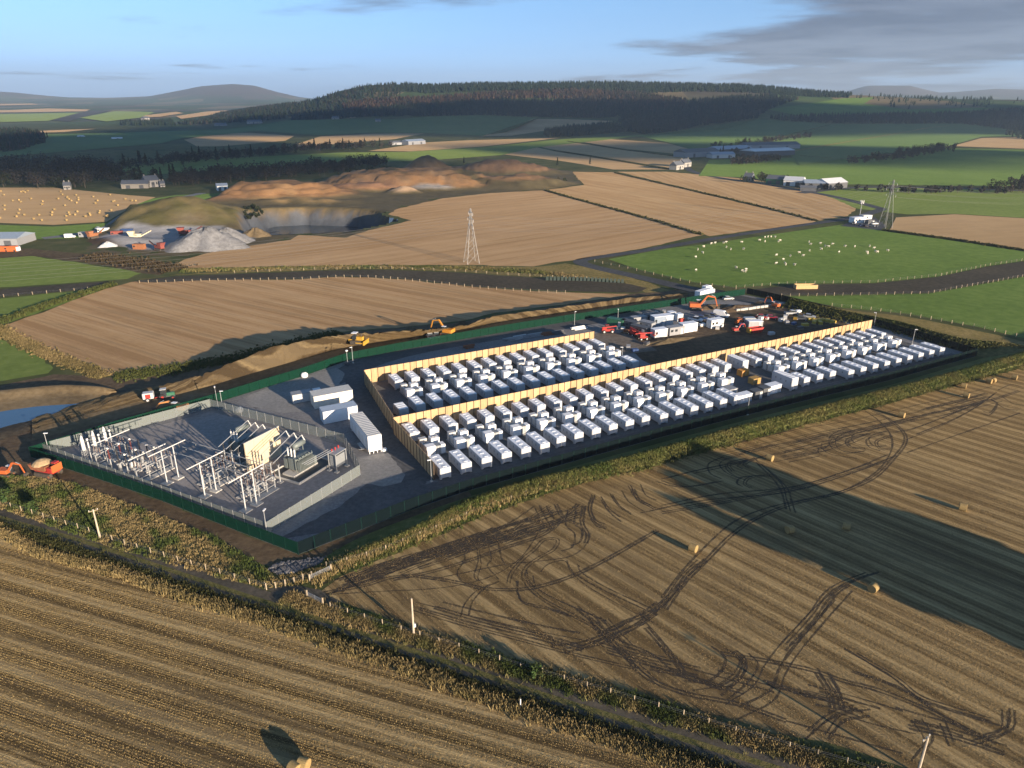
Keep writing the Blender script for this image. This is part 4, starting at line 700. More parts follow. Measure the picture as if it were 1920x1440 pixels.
# ---------------------------------------------------------------- battery containers
def container_proto(L_, Hh=2.15, ribs=False):
    W = 2.4; pr = Proto(); pr.part('body', MB().box((0, 0, .32 + Hh / 2), (W, L_, Hh)), CONT_SHADE, bevel=.03)
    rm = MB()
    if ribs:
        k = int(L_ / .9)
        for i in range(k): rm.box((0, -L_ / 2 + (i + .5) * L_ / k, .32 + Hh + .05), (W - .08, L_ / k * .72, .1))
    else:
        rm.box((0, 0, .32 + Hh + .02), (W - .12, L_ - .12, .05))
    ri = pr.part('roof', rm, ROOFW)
    if not ribs:
        for i in range(4): pr.part('roof_hatch', MB().box((.1 * (-1) ** i, -L_ / 2 + (i + .5) * L_ / 4, .32 + Hh + .075), (.9, .5, .06)), ROOFW, sub=ri)
    for s in (-1, 1): pr.part('end_door', MB().box((s * .56, -L_ / 2 - .02, .32 + Hh / 2), (1.06, .05, Hh - .3)), CONT_SHADE)
    for i in range(4):
        y = -L_ / 2 + (i + .5) * L_ / 4
        k = pr.part('side_door', MB().box((-W / 2 - .015, y, .32 + Hh / 2), (.04, L_ / 4 - .12, Hh - .35)), CONT_SHADE)
        pr.part('louvre', MB().box((-W / 2 - .045, y - L_ / 12, .32 + Hh * .62), (.03, .32, .5)), LOUV, sub=k)
    for sx_ in (-1, 1):
        for sy_ in (-1, 1): pr.part('foot', MB().box((sx_ * 1.0, sy_ * (L_ / 2 - .35), .18), (.5, .55, .27)), CONC)
    return pr
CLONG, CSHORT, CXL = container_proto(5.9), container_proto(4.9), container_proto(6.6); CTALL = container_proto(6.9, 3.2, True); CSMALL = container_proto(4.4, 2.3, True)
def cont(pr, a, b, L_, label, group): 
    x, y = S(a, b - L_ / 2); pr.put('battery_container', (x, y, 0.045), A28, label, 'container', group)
SP_ = 4.72
for i in range(22):                                   # front row, left run
    a = 2.1 + i * SP_
    if a > 84: break
    lg = i < 6 or 12 <= i; cont(CXL if lg else CLONG, a, 25.7 if lg else 24.8, 6.6 if lg else 5.9, ORD[i] + (' white battery container from the timber end wall in the long front row' if lg else ' container, a short one, from the timber end wall in the long front row'), 'front row of long containers' if lg else 'front row of short containers')
for i in range(12):                                   # front row, right run
    a = 108.4 + i * 5.12; sh = i < 3
    cont(CSHORT if sh else CXL, a, 24.9 if sh else 26.8, 4.9 if sh else 6.6, ORD[i] + (' container, a short one, beyond the tallest container of the front row' if sh else ' white battery container beyond the tallest container of the front row'), 'short containers right of the gap' if sh else 'far right front row')
x, y = S(103.2, 21.9); CTALL.put('battery_container', (x, y, .045), A28, 'tallest white container with ribbed roof at the gap in the front row', 'container')
x, y = S(102.2, 5.4); CTALL.put('battery_container', (x, y, .045), A28, 'tall white container with ribbed roof against the long timber wall', 'container', sc=.92)
for i in range(21):                                   # rear row of the long block
    a = 2.6 + i * SP_
    if a > 98: break
    lg = i < 3 or i >= 15; L_ = 5.9 if lg else 4.9; b0 = 1.2 if lg else 2.3
    cont(CLONG if lg else CSHORT, a, b0 + L_, L_, ORD[i] + ' white battery container from the timber end wall along the long timber wall', 'rear row of the long block, left half')
for i in range(12):
    a = 108.2 + i * 4.92; lg = i >= 3; L_ = 6.6 if not lg else 5.9
    cont(CXL if not lg else CLONG, a, (1.2 if not lg else 2.8) + L_, L_, ORD[i] + ' white battery container beyond the ribbed one along the long timber wall', 'rear row of the long block, right half')
for i in range(15): cont(CLONG, 10.4 + i * 4.69, -31.0 + 5.9, 5.9, ORD[i] + ' white battery container from the end wall along the rear timber wall', 'rear block, back row')
for i in range(15):
    if 9.7 + i * 4.7 > 77: break
    cont(CLONG, 9.7 + i * 4.7, -13.3 + 5.9, 5.9, ORD[i] + ' white battery container from the small ribbed cabin behind the long timber wall', 'rear block, front row')
x, y = S(4.9, -8.6); CSMALL.put('battery_container', (x, y, .045), A28, 'small white cabin with ribbed roof in the corner of the rear block', 'container')
# ---------------------------------------------------------------- inverter skids
pr = Proto(); fr = MB()
for s in (-1, 1): fr.box((s * 2.2, 0, .2), (.18, 6.2, .22)); fr.box((0, s * 2.9, .2), (4.4, .18, .2))
fr.box((0, 0, .26), (4.5, 6.2, .06)); pr.part('base_frame', fr, MGREY)
k = pr.part('inverter_cabinet', MB().box((-1.2, -2.1, 1.4), (2.1, 1.7, 2.2)), WHITE, bevel=.03)
pr.part('door', MB().box((-1.2, -2.97, 1.4), (1.9, .04, 1.95)), WHITE, sub=k)
k = pr.part('grille_cabinet', MB().box((.5, -2.05, 1.3), (1.2, 1.5, 2.0)), LOUV)
for i in range(3): pr.part('louvre', MB().box((.13 + i * .37, -2.83, 1.3), (.2, .05, 1.7)), LGREY, sub=k)
pr.part('inverter_cabinet', MB().box((1.62, -2.1, 1.35), (1.0, 1.6, 2.1)), WHITE, bevel=.03)
pr.part('transformer_tank', MB().box((-1.3, .35, 1.15), (1.5, 1.7, 1.6)), LGREY)
fin = MB()
for i in range(8): fin.box((-.42, -.35 + i * .2, 1.2), (.35, .05, 1.3))
pr.part('radiator', fin, LGREY)
for i in range(3): pr.part('bushing', MB().lathe((-1.6 + i * .35, .35, 1.95), [(.07, 0), (.12, .1), (.07, .2), (.12, .3), (.04, .45)], n=6), BPOR)
k = pr.part('switchgear_cabinet', MB().box((1.05, 1.15, 1.5), (2.0, 1.8, 2.4)), WHITE, bevel=.03)
pr.part('roof_fan', MB().lathe((.7, 1.15, 2.7), [(.32, 0), (.32, .18), (.1, .2)], n=8), MGREY, sub=k); pr.part('roof_fan', MB().lathe((1.45, 1.15, 2.7), [(.32, 0), (.32, .18), (.1, .2)], n=8), MGREY, sub=k)
pr.part('inverter_cabinet', MB().box((-1.25, 2.3, 1.35), (1.7, 1.2, 2.0)), LGREY); pr.part('cable_tray', MB().box((0, -.85, 1.0), (4.2, .35, .15)), GALV)
SKID = pr
for i in range(24):
    a = 4.4 + i * 7.06
    if 95 < a < 106 or a > 166: continue
    SKID.put('inverter_skid', (*S(a, 12.4), .045), A28, ORD[i] + ' white inverter skid from the timber end wall in the long block' , 'inverter', 'inverter skids of the long block')
for i in range(10): SKID.put('inverter_skid', (*S(12.0 + i * 7.06, -20.4), .045), A28, ORD[i] + ' white inverter skid from the end wall in the rear block', 'inverter', 'inverter skids of the rear block')
# ---------------------------------------------------------------- timber walls
m, n, l, p, o = nt('pine boards'); tcn_ = n.new('ShaderNodeTexCoord').outputs['Object']; oi = n.new('ShaderNodeObjectInfo')
mp = n.new('ShaderNodeMapping'); mp.inputs['Scale'].default_value = (5, 5, .35); l.new(tcn_, mp.inputs[0]); ad = n.new('ShaderNodeVectorMath'); ad.operation = 'ADD'; l.new(mp.outputs[0], ad.inputs[0]); l.new(oi.outputs['Location'], ad.inputs[1])
r = ramp(n, [(.3, (.38, .26, .14)), (.5, (.45, .32, .185)), (.7, (.52, .385, .235))]); l.new(noise(n, l, ad.outputs[0], 1.2, 5, .6), r.inputs[0])
rv = ramp(n, [(0, (.82, .8, .78)), (1, (1.1, 1.08, 1.05))]); l.new(oi.outputs['Random'], rv.inputs[0]); l.new(mixc(n, l, 1., r.outputs[0], rv.outputs[0], 'MULTIPLY'), p.inputs['Base Color']); p.inputs['Roughness'].default_value = .8; p.inputs['Specular IOR Level'].default_value = .15
PINE = m
def timber_wall(label, a0, b0, a1, b1, h=4.0, bay=1.86):
    w0, w1 = np.array(S(a0, b0)), np.array(S(a1, b1)); L_ = np.hypot(*(w1 - w0)); n_ = max(1, round(L_ / bay)); st = L_ / n_; ang = math.atan2(*(w1 - w0)[::-1]); root = tag(empty('timber_wall', (*w0, .04), ang), label, 'wall')
    key = round(st, 4); pm = MB().box((0, 0, h / 2), (st - .1, .12, h)).mesh('panel', PINE, bevel=.012); po = MB().box((0, .0, h / 2 + .02), (.14, .28, h + .04)).mesh('post', plain('dark steel post', (.05, .035, .025), .7))
    for i in range(n_):
        o_ = link(bpy.data.objects.new('panel', pm), root); o_.location = ((i + .5) * st, random.uniform(-.012, .012), random.uniform(-.015, .015))
    for i in range(n_ + 1):
        o_ = link(bpy.data.objects.new('post', po), root); o_.location = (i * st, 0, 0)
timber_wall('long timber acoustic wall behind the long container block', 0, 0, 168, 0)
timber_wall('short timber end wall of the long container block', -.15, 24.9, -.15, .35)
timber_wall('timber acoustic wall at the back of the rear container block', 3.5, -33.6, 78.6, -33.2)
timber_wall('timber end wall of the rear container block', .35, -.6, 3.3, -33.3)
# ---------------------------------------------------------------- fences
def resample(P, step):
    P = np.array(P, float); s = np.concatenate([[0], np.cumsum(np.hypot(*np.diff(P, axis=0).T))]); n_ = max(1, round(s[-1] / step)); t = np.linspace(0, s[-1], n_ + 1); return np.stack([np.interp(t, s, P[:, k]) for k in (0, 1)], 1)
def panel_fence(name, label, line, bay, h, pm, qm, foot=None):
    P = resample(line, bay); root = tag(empty(name, (P[0][0], P[0][1], .02)), label, 'fence'); pan = MB().box((.5, 0, h / 2 + .05), (1, .035, h - .05)).mesh('fence_panel', pm); pos = MB().box((0, 0, h / 2 + .05), (.08, .08, h + .15)).mesh('fence_post', qm)
    for i in range(len(P)):
        q = link(bpy.data.objects.new('fence_post', pos), root); q.location = (*(P[i] - P[0]), 0)
        if i + 1 < len(P):
            d = P[i + 1] - P[i]; q = link(bpy.data.objects.new('fence_panel', pan), root); q.location = (*(P[i] - P[0]), 0); q.rotation_euler.z = math.atan2(d[1], d[0]); q.scale.x = np.hypot(*d) - .09
GMESH = seethrough('green mesh', (0.004, 0.034, 0.021), .28); GPOST = plain('green post', (0.005, 0.028, 0.02), .6, spec=.1); SMESH = seethrough('silver palisade', (0.26, 0.295, 0.295), .55, .4, .25)
SHADEMESH = seethrough('shade-toned mesh', (0.003, 0.008, 0.010), .2)  # green fence mesh darkened in colour to stand in for shade on it
gl = lambda L_: [G(*q) for q in L_]
panel_fence('mesh_fence', 'shade-toned green mesh security fence along the front of the site', gl(FRONT), 3.0, 2.5, SHADEMESH, GPOST)
panel_fence('mesh_fence', 'bright green mesh fence left of the substation', gl(LEFT), 3.0, 2.5, GMESH, GPOST)
panel_fence('mesh_fence', 'green mesh fence along the back of the site below the bund', gl(BACK), 3.0, 2.5, GMESH, GPOST)
panel_fence('mesh_fence', 'shade-toned mesh fence on the right side beside the grass bank', gl(RIGHT), 3.0, 2.4, SHADEMESH, GPOST)
SILVER = [(83,850),(396,765),(646,832),(676,891),(502,1001)]
for a, b, la in ((0, 1, 'silver palisade fence at the back of the substation'), (1, 2, 'silver palisade fence between substation and white buildings'), (2, 3, 'short silver palisade fence by the long white cabin'), (3, 4, 'silver palisade fence facing the turning area'), (4, 0, 'silver palisade fence inside the bright green fence')):
    panel_fence('palisade_fence', la, gl([SILVER[a], SILVER[b]]), 2.75, 2.4, SMESH, GALV)
    # footing kerb
PW = MB().box((0, 0, .6), (.11, .11, 1.25)).mesh('post', WOODP)
def wire_fence(label, line, step, sc=1.0):
    P = resample(gl(line), step); root = tag(empty('post_and_wire_fence', (*P[0], 0)), label, 'fence'); wm = MB()
    for i, q in enumerate(P):
        o_ = link(bpy.data.objects.new('post', PW), root); o_.location = (*(q - P[0]), random.uniform(-.05, .08)); o_.rotation_euler = (random.uniform(-.05, .05), random.uniform(-.05, .05), random.uniform(0, 3)); o_.scale = (sc, sc, random.uniform(.92, 1.08))
        if i + 1 < len(P):
            for z in (.5, .85, 1.1): wm.tube((*(q - P[0]), z), (*(P[i + 1] - P[0]), z), .008, n=3, caps=False)
    link(bpy.data.objects.new('wire', wm.mesh('wire', GALV)), root)
wire_fence('post and wire fence between grass bank and tracked stubble', F1L, 3.4, 1.1)
wire_fence('post and wire fence along the farm track verge', [(620,1142),(700,1169),(790,1197),(865,1219),(957,1249),(1081,1286),(1176,1313),(1260,1339),(1377,1375),(1480,1405),(1583,1434),(1700,1470)], 3.2)
wire_fence('post and wire fence below the rough meadow', [(-40,935),(30,955),(88,974),(150,993),(230,1022),(330,1052),(420,1080),(497,1104)], 3.0)
wire_fence('short post fence beside the field gate', [(500,1106),(540,1098),(585,1083)], 1.5, 1.5)
wire_fence('post fence along the lower edge of the bare strip, middle', [(262,531),(400,527),(560,525),(640,520),(700,521),(760,526),(900,541),(1000,548),(1060,550)], 3.6, 1.5)
wire_fence('post fence along the upper edge of the bare strip below the pylon', [(440,512),(600,506),(720,504),(850,509),(1000,519),(1100,523)], 5.0, 1.5)
wire_fence('post fence between sheep pasture and bare strip', [(1380,540),(1480,533),(1640,530),(1760,518),(1850,499),(1925,488)], 4.0, 1.5)
wire_fence('post fence below the bare strip beside the lower pasture', [(1465,556),(1600,554),(1740,551),(1870,528),(1925,518)], 3.6, 1.5)
wire_fence('post fence along the lower edge of the right-hand pasture', [(1560,574),(1640,582),(1750,600),(1840,616),(1925,637)], 3.4, 1.4)
wire_fence('post fence between lane and sheep pasture', [(1115,492),(1200,509),(1300,532),(1380,542)], 5.0, 1.5)
wire_fence('post fence below the left bare strip', [(-20,560),(100,549),(190,541)], 5.0, 1.4)
# screening row of dark posts by the lane bend
root = tag(empty('screen_fence', (*G(1026, 526), 0)), 'dark slatted screen fence beside the lane bend', 'fence'); o0 = np.array(G(1026, 526)); P = resample(gl([(1026,526),(1100,527),(1167,531)]), 1.6); pm = MB().box((0, 0, .9), (1.1, .1, 1.7)).mesh('slat', plain('dark slat', (.02, .035, .032), .7))
for q in P: o_ = link(bpy.data.objects.new('slat', pm), root); o_.location = (*(q - o0), 0); o_.rotation_euler.z = .1
# gates
def gate(label, a, b):
    A, B = np.array(G(*a)), np.array(G(*b)); d = B - A; L_ = np.hypot(*d); root = tag(empty('field_gate', (*A, 0), math.atan2(d[1], d[0])), label, 'gate')
    for z in (.25, .5, .75, 1.0, 1.2): MB().box((L_ / 2, 0, z), (L_, .05, .05)).build('rail', GALV, root)
    for x in (0.03, L_ / 2, L_ - .03): MB().box((x, .04, .72), (.06, .04, 1.1)).build('upright', GALV, root)
    for x in (-.2, L_ + .2): MB().box((x, 0, .75), (.2, .2, 1.5)).build('gatepost', WOODP, root)
gate('galvanised field gate at the end of the grass bank', (583, 1090), (619, 1073)); gate('galvanised field gate beside the farm track', (578, 1122), (604, 1135))
# ---------------------------------------------------------------- lamp posts, poles
def lamp_proto(h):
    pr = Proto(); pr.part('base', MB().box((0, 0, .1), (.5, .5, .2)), CONC); pr.part('pole', MB().tube((0, 0, 0), (0, 0, h), .09, .06), GALV); k = pr.part('lamp_head', MB().box((.3, 0, h), (.8, .3, .12)), WHITE); pr.part('bracket', MB().tube((0, 0, h - .1), (.3, 0, h), .04), GALV, sub=k); return pr
LAMP = lamp_proto(5.0)
for (x, y), la in (((501, 1003), 'lamp post inside the front corner of the silver fence'), ((809, 903), 'lamp post at the foot of the timber end wall'), ((1401, 778), 'lamp post beside the dark front fence'), ((1710, 646), 'lamp post at the far end of the inverter row'), ((408, 760), 'lamp post behind the back corner of the silver fence'), ((662, 681), 'lamp post by the rear road junction'), ((1077, 611), 'lamp post beside the green back fence'), ((1166, 681), 'lamp post at the end of the rear container block'), ((93, 851), 'lamp post at the left corner of the silver fence'), ((418, 768), 'second lamp post at the back corner of the silver fence'), ((1638, 613), 'lamp post at the far end of the long timber wall'), ((1158, 606), 'lamp post beside the green cabin')):
    LAMP.put('lamp_post', (*G(x, y), .03), random.uniform(0, 6.28), la, 'lamp post', 'site lamp posts')
def pole(label, base, ytop, arm=True):
    h = top_height(base, ytop); root = tag(empty('utility_pole', (*G(*base), 0), .6), label, 'pole'); MB().tube((0, 0, 0), (0, 0, h), .17, .12, n=8).build('pole', plain('pole timber', (.42, .36, .28), .85, var=.2), root)
    if arm:
        MB().box((0, .14, h - .35), (1.5, .12, .12)).build('crossarm', WOODP, root)
        for x in (-.65, 0, .65): MB().lathe((x, .14, h - .28), [(.05, 0), (.08, .08), (.05, .2)], n=6).build('insulator', WPOR, root)
    else: MB().box((.2, 0, 1.8), (.3, .3, .6)).build('pole_box', LGREY, root)
pole('timber power pole with crossarm in the rough meadow', (188, 1010), 955); pole('plain timber pole beside the farm track fence', (776, 1192), 1122, False); pole('timber pole at the foot of the tracked field', (1720, 1452), 1382); mk = tag(empty('marker_post', (*G(976, 1328), 0)), 'short white marker post in the ditch', 'post'); MB().box((0, 0, .8), (.12, .12, 1.6)).build('post', WHITE, mk); MB().box((0, 0, 1.64), (.14, .14, .1)).build('cap', DGREY, mk)
# ---------------------------------------------------------------- white buildings
def cabin(name, label, a, b, la, lb, h, wall, roofm, cat='building', door=True, win=0, rz=None, xy=None, pitched=0.0, group=None):
    x, y = xy if xy else S(a, b); root = tag(empty(name, (x, y, .045), A28 if rz is None else rz), label, cat, group)
    MB().box((0, 0, h / 2), (la, lb, h)).build('wall', wall, root, bevel=.03)
    if pitched: MB().prism([(-lb / 2 - .15, h), (0, h + pitched), (lb / 2 + .15, h)], la + .3, 'X').build('roof', roofm, root)
    else: MB().box((0, 0, h + .06), (la + .14, lb + .14, .12)).build('roof', roofm, root)
    if door: d = MB().box((la * .3, -lb / 2 - .025, 1.05), (.95, .05, 2.0)).build('door', LGREY, root); MB().box((la * .3 + .35, -lb / 2 - .07, 1.0), (.06, .05, .15)).build('handle', DGREY, d)
    for i in range(win): MB().box((-la * .35 + i * la * .28, -lb / 2 - .025, h * .6), (la * .16, .05, h * .3)).build('window', GLASS, root)
    return root
c = cabin('control_building', 'cream flat-roofed control building behind the blue-roofed one', -8, -24.6, 9.9, 4.2, 3.3, plain('cream wall', (.62, .59, .52), .6), plain('pale roof', (.5, .5, .48), .6))
c = cabin('control_building', 'white control building with blue-grey roof', -9, -14.2, 8.4, 3.4, 3.1, WHITE, plain('blue grey roof', (.36, .42, .5), .35))
x, y = S(-7, 1.0); c = tag(empty('switch_room', (x, y, .045), A28), 'long white switch room with ribbed roof on a slotted base', 'building')
MB().box((0, 0, 2.5), (3.1, 14, 3.6)).build('wall', WHITE, c, bevel=.03); rm = MB()
for i in range(15): rm.box((0, -6.5 + i * .93, 4.36), (3.0, .6, .12))
rm.box((0, 0, 4.31), (3.05, 13.9, .04)); rm.build('roof', LGREY, c); bs = MB().box((0, 0, .62), (2.7, 13.6, .1)).build('floor_beam', WHITE, c)
for i in range(4):
    for s in (-1, 1): MB().box((-1.3 + i * .87, s * 6.7, .33), (.14, .2, .6)).build('leg', WHITE, c)
for i in range(5): MB().box((-1.6, -5.6 + i * 2.7, 2.0), (.08, 1.2, 2.1)).build('side_door', OFFW, c)
for s in (0,): st = MB(); [st.box((-2.3, -5 + k * .3, .75 - k * .12), (1.0, .28, .05)) for k in range(6)]; st.box((-2.1, -3, .7), (.9, 3, .06)); st.build('steps', GALV, c)
MB().box((2.0, -6.6, .3), (1.1, .9, .5)).build('landing', WHITE, c)
cabin('site_cabin', 'small grey flat cabin behind the cream building', -14.5, -29.8, 5, 2.5, 2.3, LGREY, MGREY, 'cabin')
cabin('generator', 'orange and white generator box behind the cream building', -10.3, -30.9, 1.8, 1.5, 1.9, ORANGE, WHITE, 'generator', door=False); cabin('tool_chest', 'small red tool chest behind the cream building', -7.6, -31.2, 2.2, 1.3, 1.1, RED, RED, 'chest', door=False)
# light balloons / towers
def light_tower(label, base):
    root = tag(empty('light_tower', (*G(*base), .03)), label, 'light tower'); MB().box((0, 0, .45), (1.6, 1.0, .7)).build('engine_box', DGREY, root, bevel=.05); MB().tube((0, 0, .8), (0, 0, 4.2), .07).build('mast', GALV, root); MB().lathe((0, 0, 4.1), [(.15, 0), (.4, .15), (.4, .35), (.12, .5)], n=10).build('lamp', WHITE, root)
light_tower('mobile light tower beside the rear green fence', (652, 684))
for b, la in (((449, 773), 'white round tank beside the silver fence'), ((571, 707), 'white round tank beside the green back fence')):
    root = tag(empty('water_tank', (*G(*b), .03)), la, 'tank'); MB().lathe((0, 0, 0), [(.8, 0), (1.0, .3), (1.0, .9), (.6, 1.3), (.2, 1.4)], n=14).build('shell', WHITE, root, smooth_=True); MB().lathe((0, 0, 1.38), [(.2, 0), (.2, .1), (.1, .12)], n=8).build('lid', DGREY, root)
# ---------------------------------------------------------------- gap in the front row
for a, b, la, lb, h, mt_, label in ((85.8, 24.3, 4.0, 2.0, 2.1, WHITE, 'low white equipment box at the left of the gap'), (90.2, 24.2, 2.6, 2.2, 2.2, DGREY, 'left dark box in the gap of the front row'), (93.5, 23.8, 2.6, 2.2, 2.3, DGREY, 'right dark box in the gap of the front row'), (97.3, 23.3, 4.0, 2.2, 2.2, WHITE, 'low white equipment box leaning on the tall container'), (85.6, 19.4, 3.2, 2.6, 2.0, MGREY, 'grey topped plinth inside the gap')):
    r_ = cabin('equipment_box', label, a, b, la, lb, h, mt_, mt_ if mt_ is not WHITE else ROOFW, 'box', door=True)
for a, b, label, mt_ in ((97.8, 16.4, 'yellow brown crate beside the tall container', plain('crate ply', (.36, .22, .07), .8)), (99.6, 10.4, 'orange machine crate behind the inverter row', plain('crate orange', (.5, .22, .04), .7))):
    r_ = tag(empty('crate', (*S(a, b), .045), A28), label, 'crate'); MB().box((0, 0, .9), (2.8, 2.0, 1.7)).build('box', mt_, r_); 
    for s in (-1, 0, 1): MB().box((s * 1.2, -1.03, .9), (.15, .06, 1.7)).build('batten', WOODP, r_)
MB0 = tag(empty('kerb_beam', (*S(60, 17.6), .045), A28), 'long pale concrete beam along the inverter row', 'beam'); MB().box((0, 0, .2), (58, .5, .35)).build('beam', CONC, MB0)
# ================================================================ SUBSTATION
QB = np.array(G(502, 1001)); S1v = np.array([-.883, .468]); S2v = np.array([.468, .883]); SA = math.atan2(.883, .468)
def Q(q, r): w = QB + q * S1v + r * S2v; return (w[0], w[1])
def insul(mb, c, h, r=.13, axis='Z'):
    k = max(3, int(h / .22)); prof = []
    for i in range(k): prof += [(r * .55, i * h / k), (r, (i + .45) * h / k)]
    mb.lathe(c, prof + [(r * .55, h)], n=8, axis=axis); return mb
def sub_thing(name, q, r, label, cat, group=None, rot=0.0): return tag(empty(name, (*Q(q, r), .035), SA + rot), label, cat, group)
for q, la in ((9.4, 'white busbar gantry nearest the turning area'), (20.5, 'middle white busbar gantry of the substation'), (31.5, 'white busbar gantry beside the switchgear line')):
    root = sub_thing('busbar_gantry', q, 5.0, la, 'gantry')
    for x in (-1.3, 1.4): MB().box((x, 0, .1), (1.8, 1.8, .2)).build('pad', CONC, root); MB().tube((x, 0, .1), (x, 0, 7.2), .13, .10, n=8).build('post', LGREY, root)
    MB().tube((-4.2, 0, 7.35), (4.4, 0, 7.35), .10, n=8).build('beam', WPOR, root)
    for x in (-2.8, 0, 2.8): insul(MB(), (x, 0, 6.3), .9, .1).build('insulator', BPOR, root)
def disconnector(q, r, label, length=7.0, rot=0.0, tall=3.2):
    root = sub_thing('disconnector', q, r, label, 'switchgear', None, rot); MB().box((0, 0, .08), (length + .8, 1.5, .16)).build('plinth', CONC, root)
    for x in (-length / 2, -length / 6, length / 6, length / 2): MB().box((x, 0, tall / 2), (.2, .2, tall)).build('leg', GALV, root)
    MB().box((0, -.5, tall), (length + .4, .12, .2)).build('beam', GALV, root); MB().box((0, .5, tall), (length + .4, .12, .2)).build('beam', GALV, root); MB().box((0, -.12, 1.1), (length, .08, .1)).build('rail', GALV, root)
    for x in (-length / 2 + .6, 0, length / 2 - .6):
        k = MB().box((x, 0, tall + .12), (.4, 2.4, .12)).build('pole_base', GALV, root)
        for y in (-1.0, 0.05, 1.0): insul(MB(), (x, y, tall + .18), 1.3, .14).build('insulator', PORC if y else BPOR, root)
        MB().tube((x, -1.0, tall + 1.55), (x, 1.0, tall + 1.55), .06).build('blade', GALV, k)
    return root
def post_ins(q, r, label, group, h=3.0, ih=1.6, mat=BPOR, name='post_insulator', topper=True):
    root = sub_thing(name, q, r, label, 'switchgear', group); MB().box((0, 0, .1), (1.0, 1.0, .2)).build('pad', CONC, root); MB().tube((0, 0, .1), (0, 0, h), .14, n=8).build('column', GALV, root); MB().box((0, 0, h), (.5, .5, .08)).build('cap_plate', GALV, root); insul(MB(), (0, 0, h + .04), ih, .18).build('insulator', mat, root)
    if topper: MB().lathe((0, 0, h + ih), [(.2, 0), (.26, .12), (.2, .3), (.05, .36)], n=8).build('cap', WPOR, root)
PH = (2.1, 4.6, 7.1)
for r in PH:
    root = sub_thing('cable_sealing_end', 55.2, r, 'white cable sealing end on a lattice stand at the back corner', 'switchgear', 'cable sealing ends'); MB().box((0, 0, .1), (1.7, 1.7, .2)).build('pad', CONC, root); st = MB()
    for sx_ in (-1, 1):
        for sy_ in (-1, 1): st.tube((sx_ * .5, sy_ * .5, .2), (sx_ * .38, sy_ * .38, 2.6), .06, n=4)
    for k in range(4):
        z0, z1 = .3 + k * .57, .87 + k * .57
        for s in (-1, 1): st.tube((-.45, s * .45, z0), (.45, s * .45, z1), .035, n=4); st.tube((s * .45, -.45, z0), (s * .45, .45, z1), .035, n=4)
    st.box((0, 0, 2.65), (1.0, 1.0, .1)); st.build('lattice_stand', GALV, root); MB().lathe((0, 0, 2.7), [(.42, 0), (.38, .5), (.36, 2.2), (.2, 3.2), (.05, 3.4)], n=10).build('termination', WPOR, root, smooth_=True); MB().tube((0, 0, 6.0), (-2.0, -2.0, 5.0), .04).build('jumper', GALV, root)
    post_ins(53.2, r, 'tall surge arrester in front of the sealing ends', 'surge arresters', 3.6, 1.9, WPOR)
    post_ins(46.6, r, 'current transformer with red-brown bushing', 'current transformers', 2.6, 2.3, plain('red porcelain', (.13, .035, .03), .3), 'current_transformer')
    post_ins(41.2, r, 'post insulator with black stack in the switchgear line', 'switchgear line insulators', 3.0, 1.8)
    post_ins(39.4, r + .4, 'black voltage transformer stack before the long plinth', 'voltage transformers', 2.4, 2.2, BPOR, 'voltage_transformer')
disconnector(50.2, 4.6, 'disconnector frame between arresters and current transformers', 6.6); disconnector(36.4, 4.8, 'disconnector frame on the long concrete plinth', 8.0)
root = sub_thing('circuit_breaker', 43.7, 4.6, 'three-pole circuit breaker with black stacks', 'switchgear'); MB().box((0, 0, .1), (7, 1.6, .2)).build('plinth', CONC, root)
for x in (-2.5, 0, 2.5): MB().box((x, 0, 1.2), (.5, .5, 2.2)).build('leg', GALV, root); insul(MB(), (x, 0, 2.3), 1.6, .2).build('insulator', BPOR, root); insul(MB(), (x, 0, 4.0), 1.7, .22).build('interrupter', BPOR, root)
MB().box((0, -.5, 1.3), (1.2, .7, 1.5)).build('control_box', LGREY, root); MB().box((0, 0, 2.25), (6, .25, .25)).build('beam', GALV, root)
for q0, who in ((9.4, 'first'), (20.5, 'second')):
    disconnector(q0 + 1.2, 9.3, 'disconnector of the %s transformer bay beside its gantry' % who, 6.2); disconnector(q0 + 4.6, 9.6, 'rear disconnector of the %s transformer bay' % who, 6.0)
    for k, r in enumerate((6.0, 8.6, 11.2)):
        post_ins(q0 + 2.9, r, 'post insulator within the %s transformer bay' % who, '%s bay insulators' % who, 3.0, 1.6, PORC)
    for k in range(3): post_ins(q0 + 2.2 + k * 2.2, 14.8, 'slim column carrying the sloping tube to the %s transformer' % who, '%s bay riser columns' % who, 4.0, 1.2, BPOR, 'riser_column', False); 
    for k in range(3):
        root = sub_thing('busbar', q0 + 2.2 + k * 2.2, 14.8, 'sloping silver tube rising to the %s transformer' % who, 'busbar', '%s bay sloping tubes' % who); MB().tube((-1.2, 0, 4.9), (7.2, 0, 7.6), .075).build('tube', GALV, root); MB().tube((0, 0, 5.2), (.3, 0, 5.4), .06).build('clamp', GALV, root); MB().tube((7.2, 0, 7.6), (7.9, 0, 6.0), .1, .14, n=8).build('bushing_cap', WPOR, root)
for k, (r, z) in enumerate(((7.2, 5.3), (9.6, 5.3), (12.0, 5.3))):
    root = sub_thing('busbar', 22, r, 'long horizontal tube linking the transformer bays', 'busbar', 'main busbars'); MB().tube((0, -11.5, z), (0, 11, z), .075).build('tube', GALV, root)
    for y in (-10, 0, 10): MB().tube((0, y, z), (0, y, z - .5), .05).build('drop', GALV, root)
for r in PH:
    root = sub_thing('busbar', 43, r, 'thin tube along the switchgear line', 'busbar', 'switchgear line tubes'); MB().tube((0, -11, 5.1), (0, 9, 5.3), .06).build('tube', GALV, root); MB().lathe((0, 9, 5.2), [(.1, 0), (.14, .1), (.1, .2)], n=6).build('end_fitting', GALV, root)
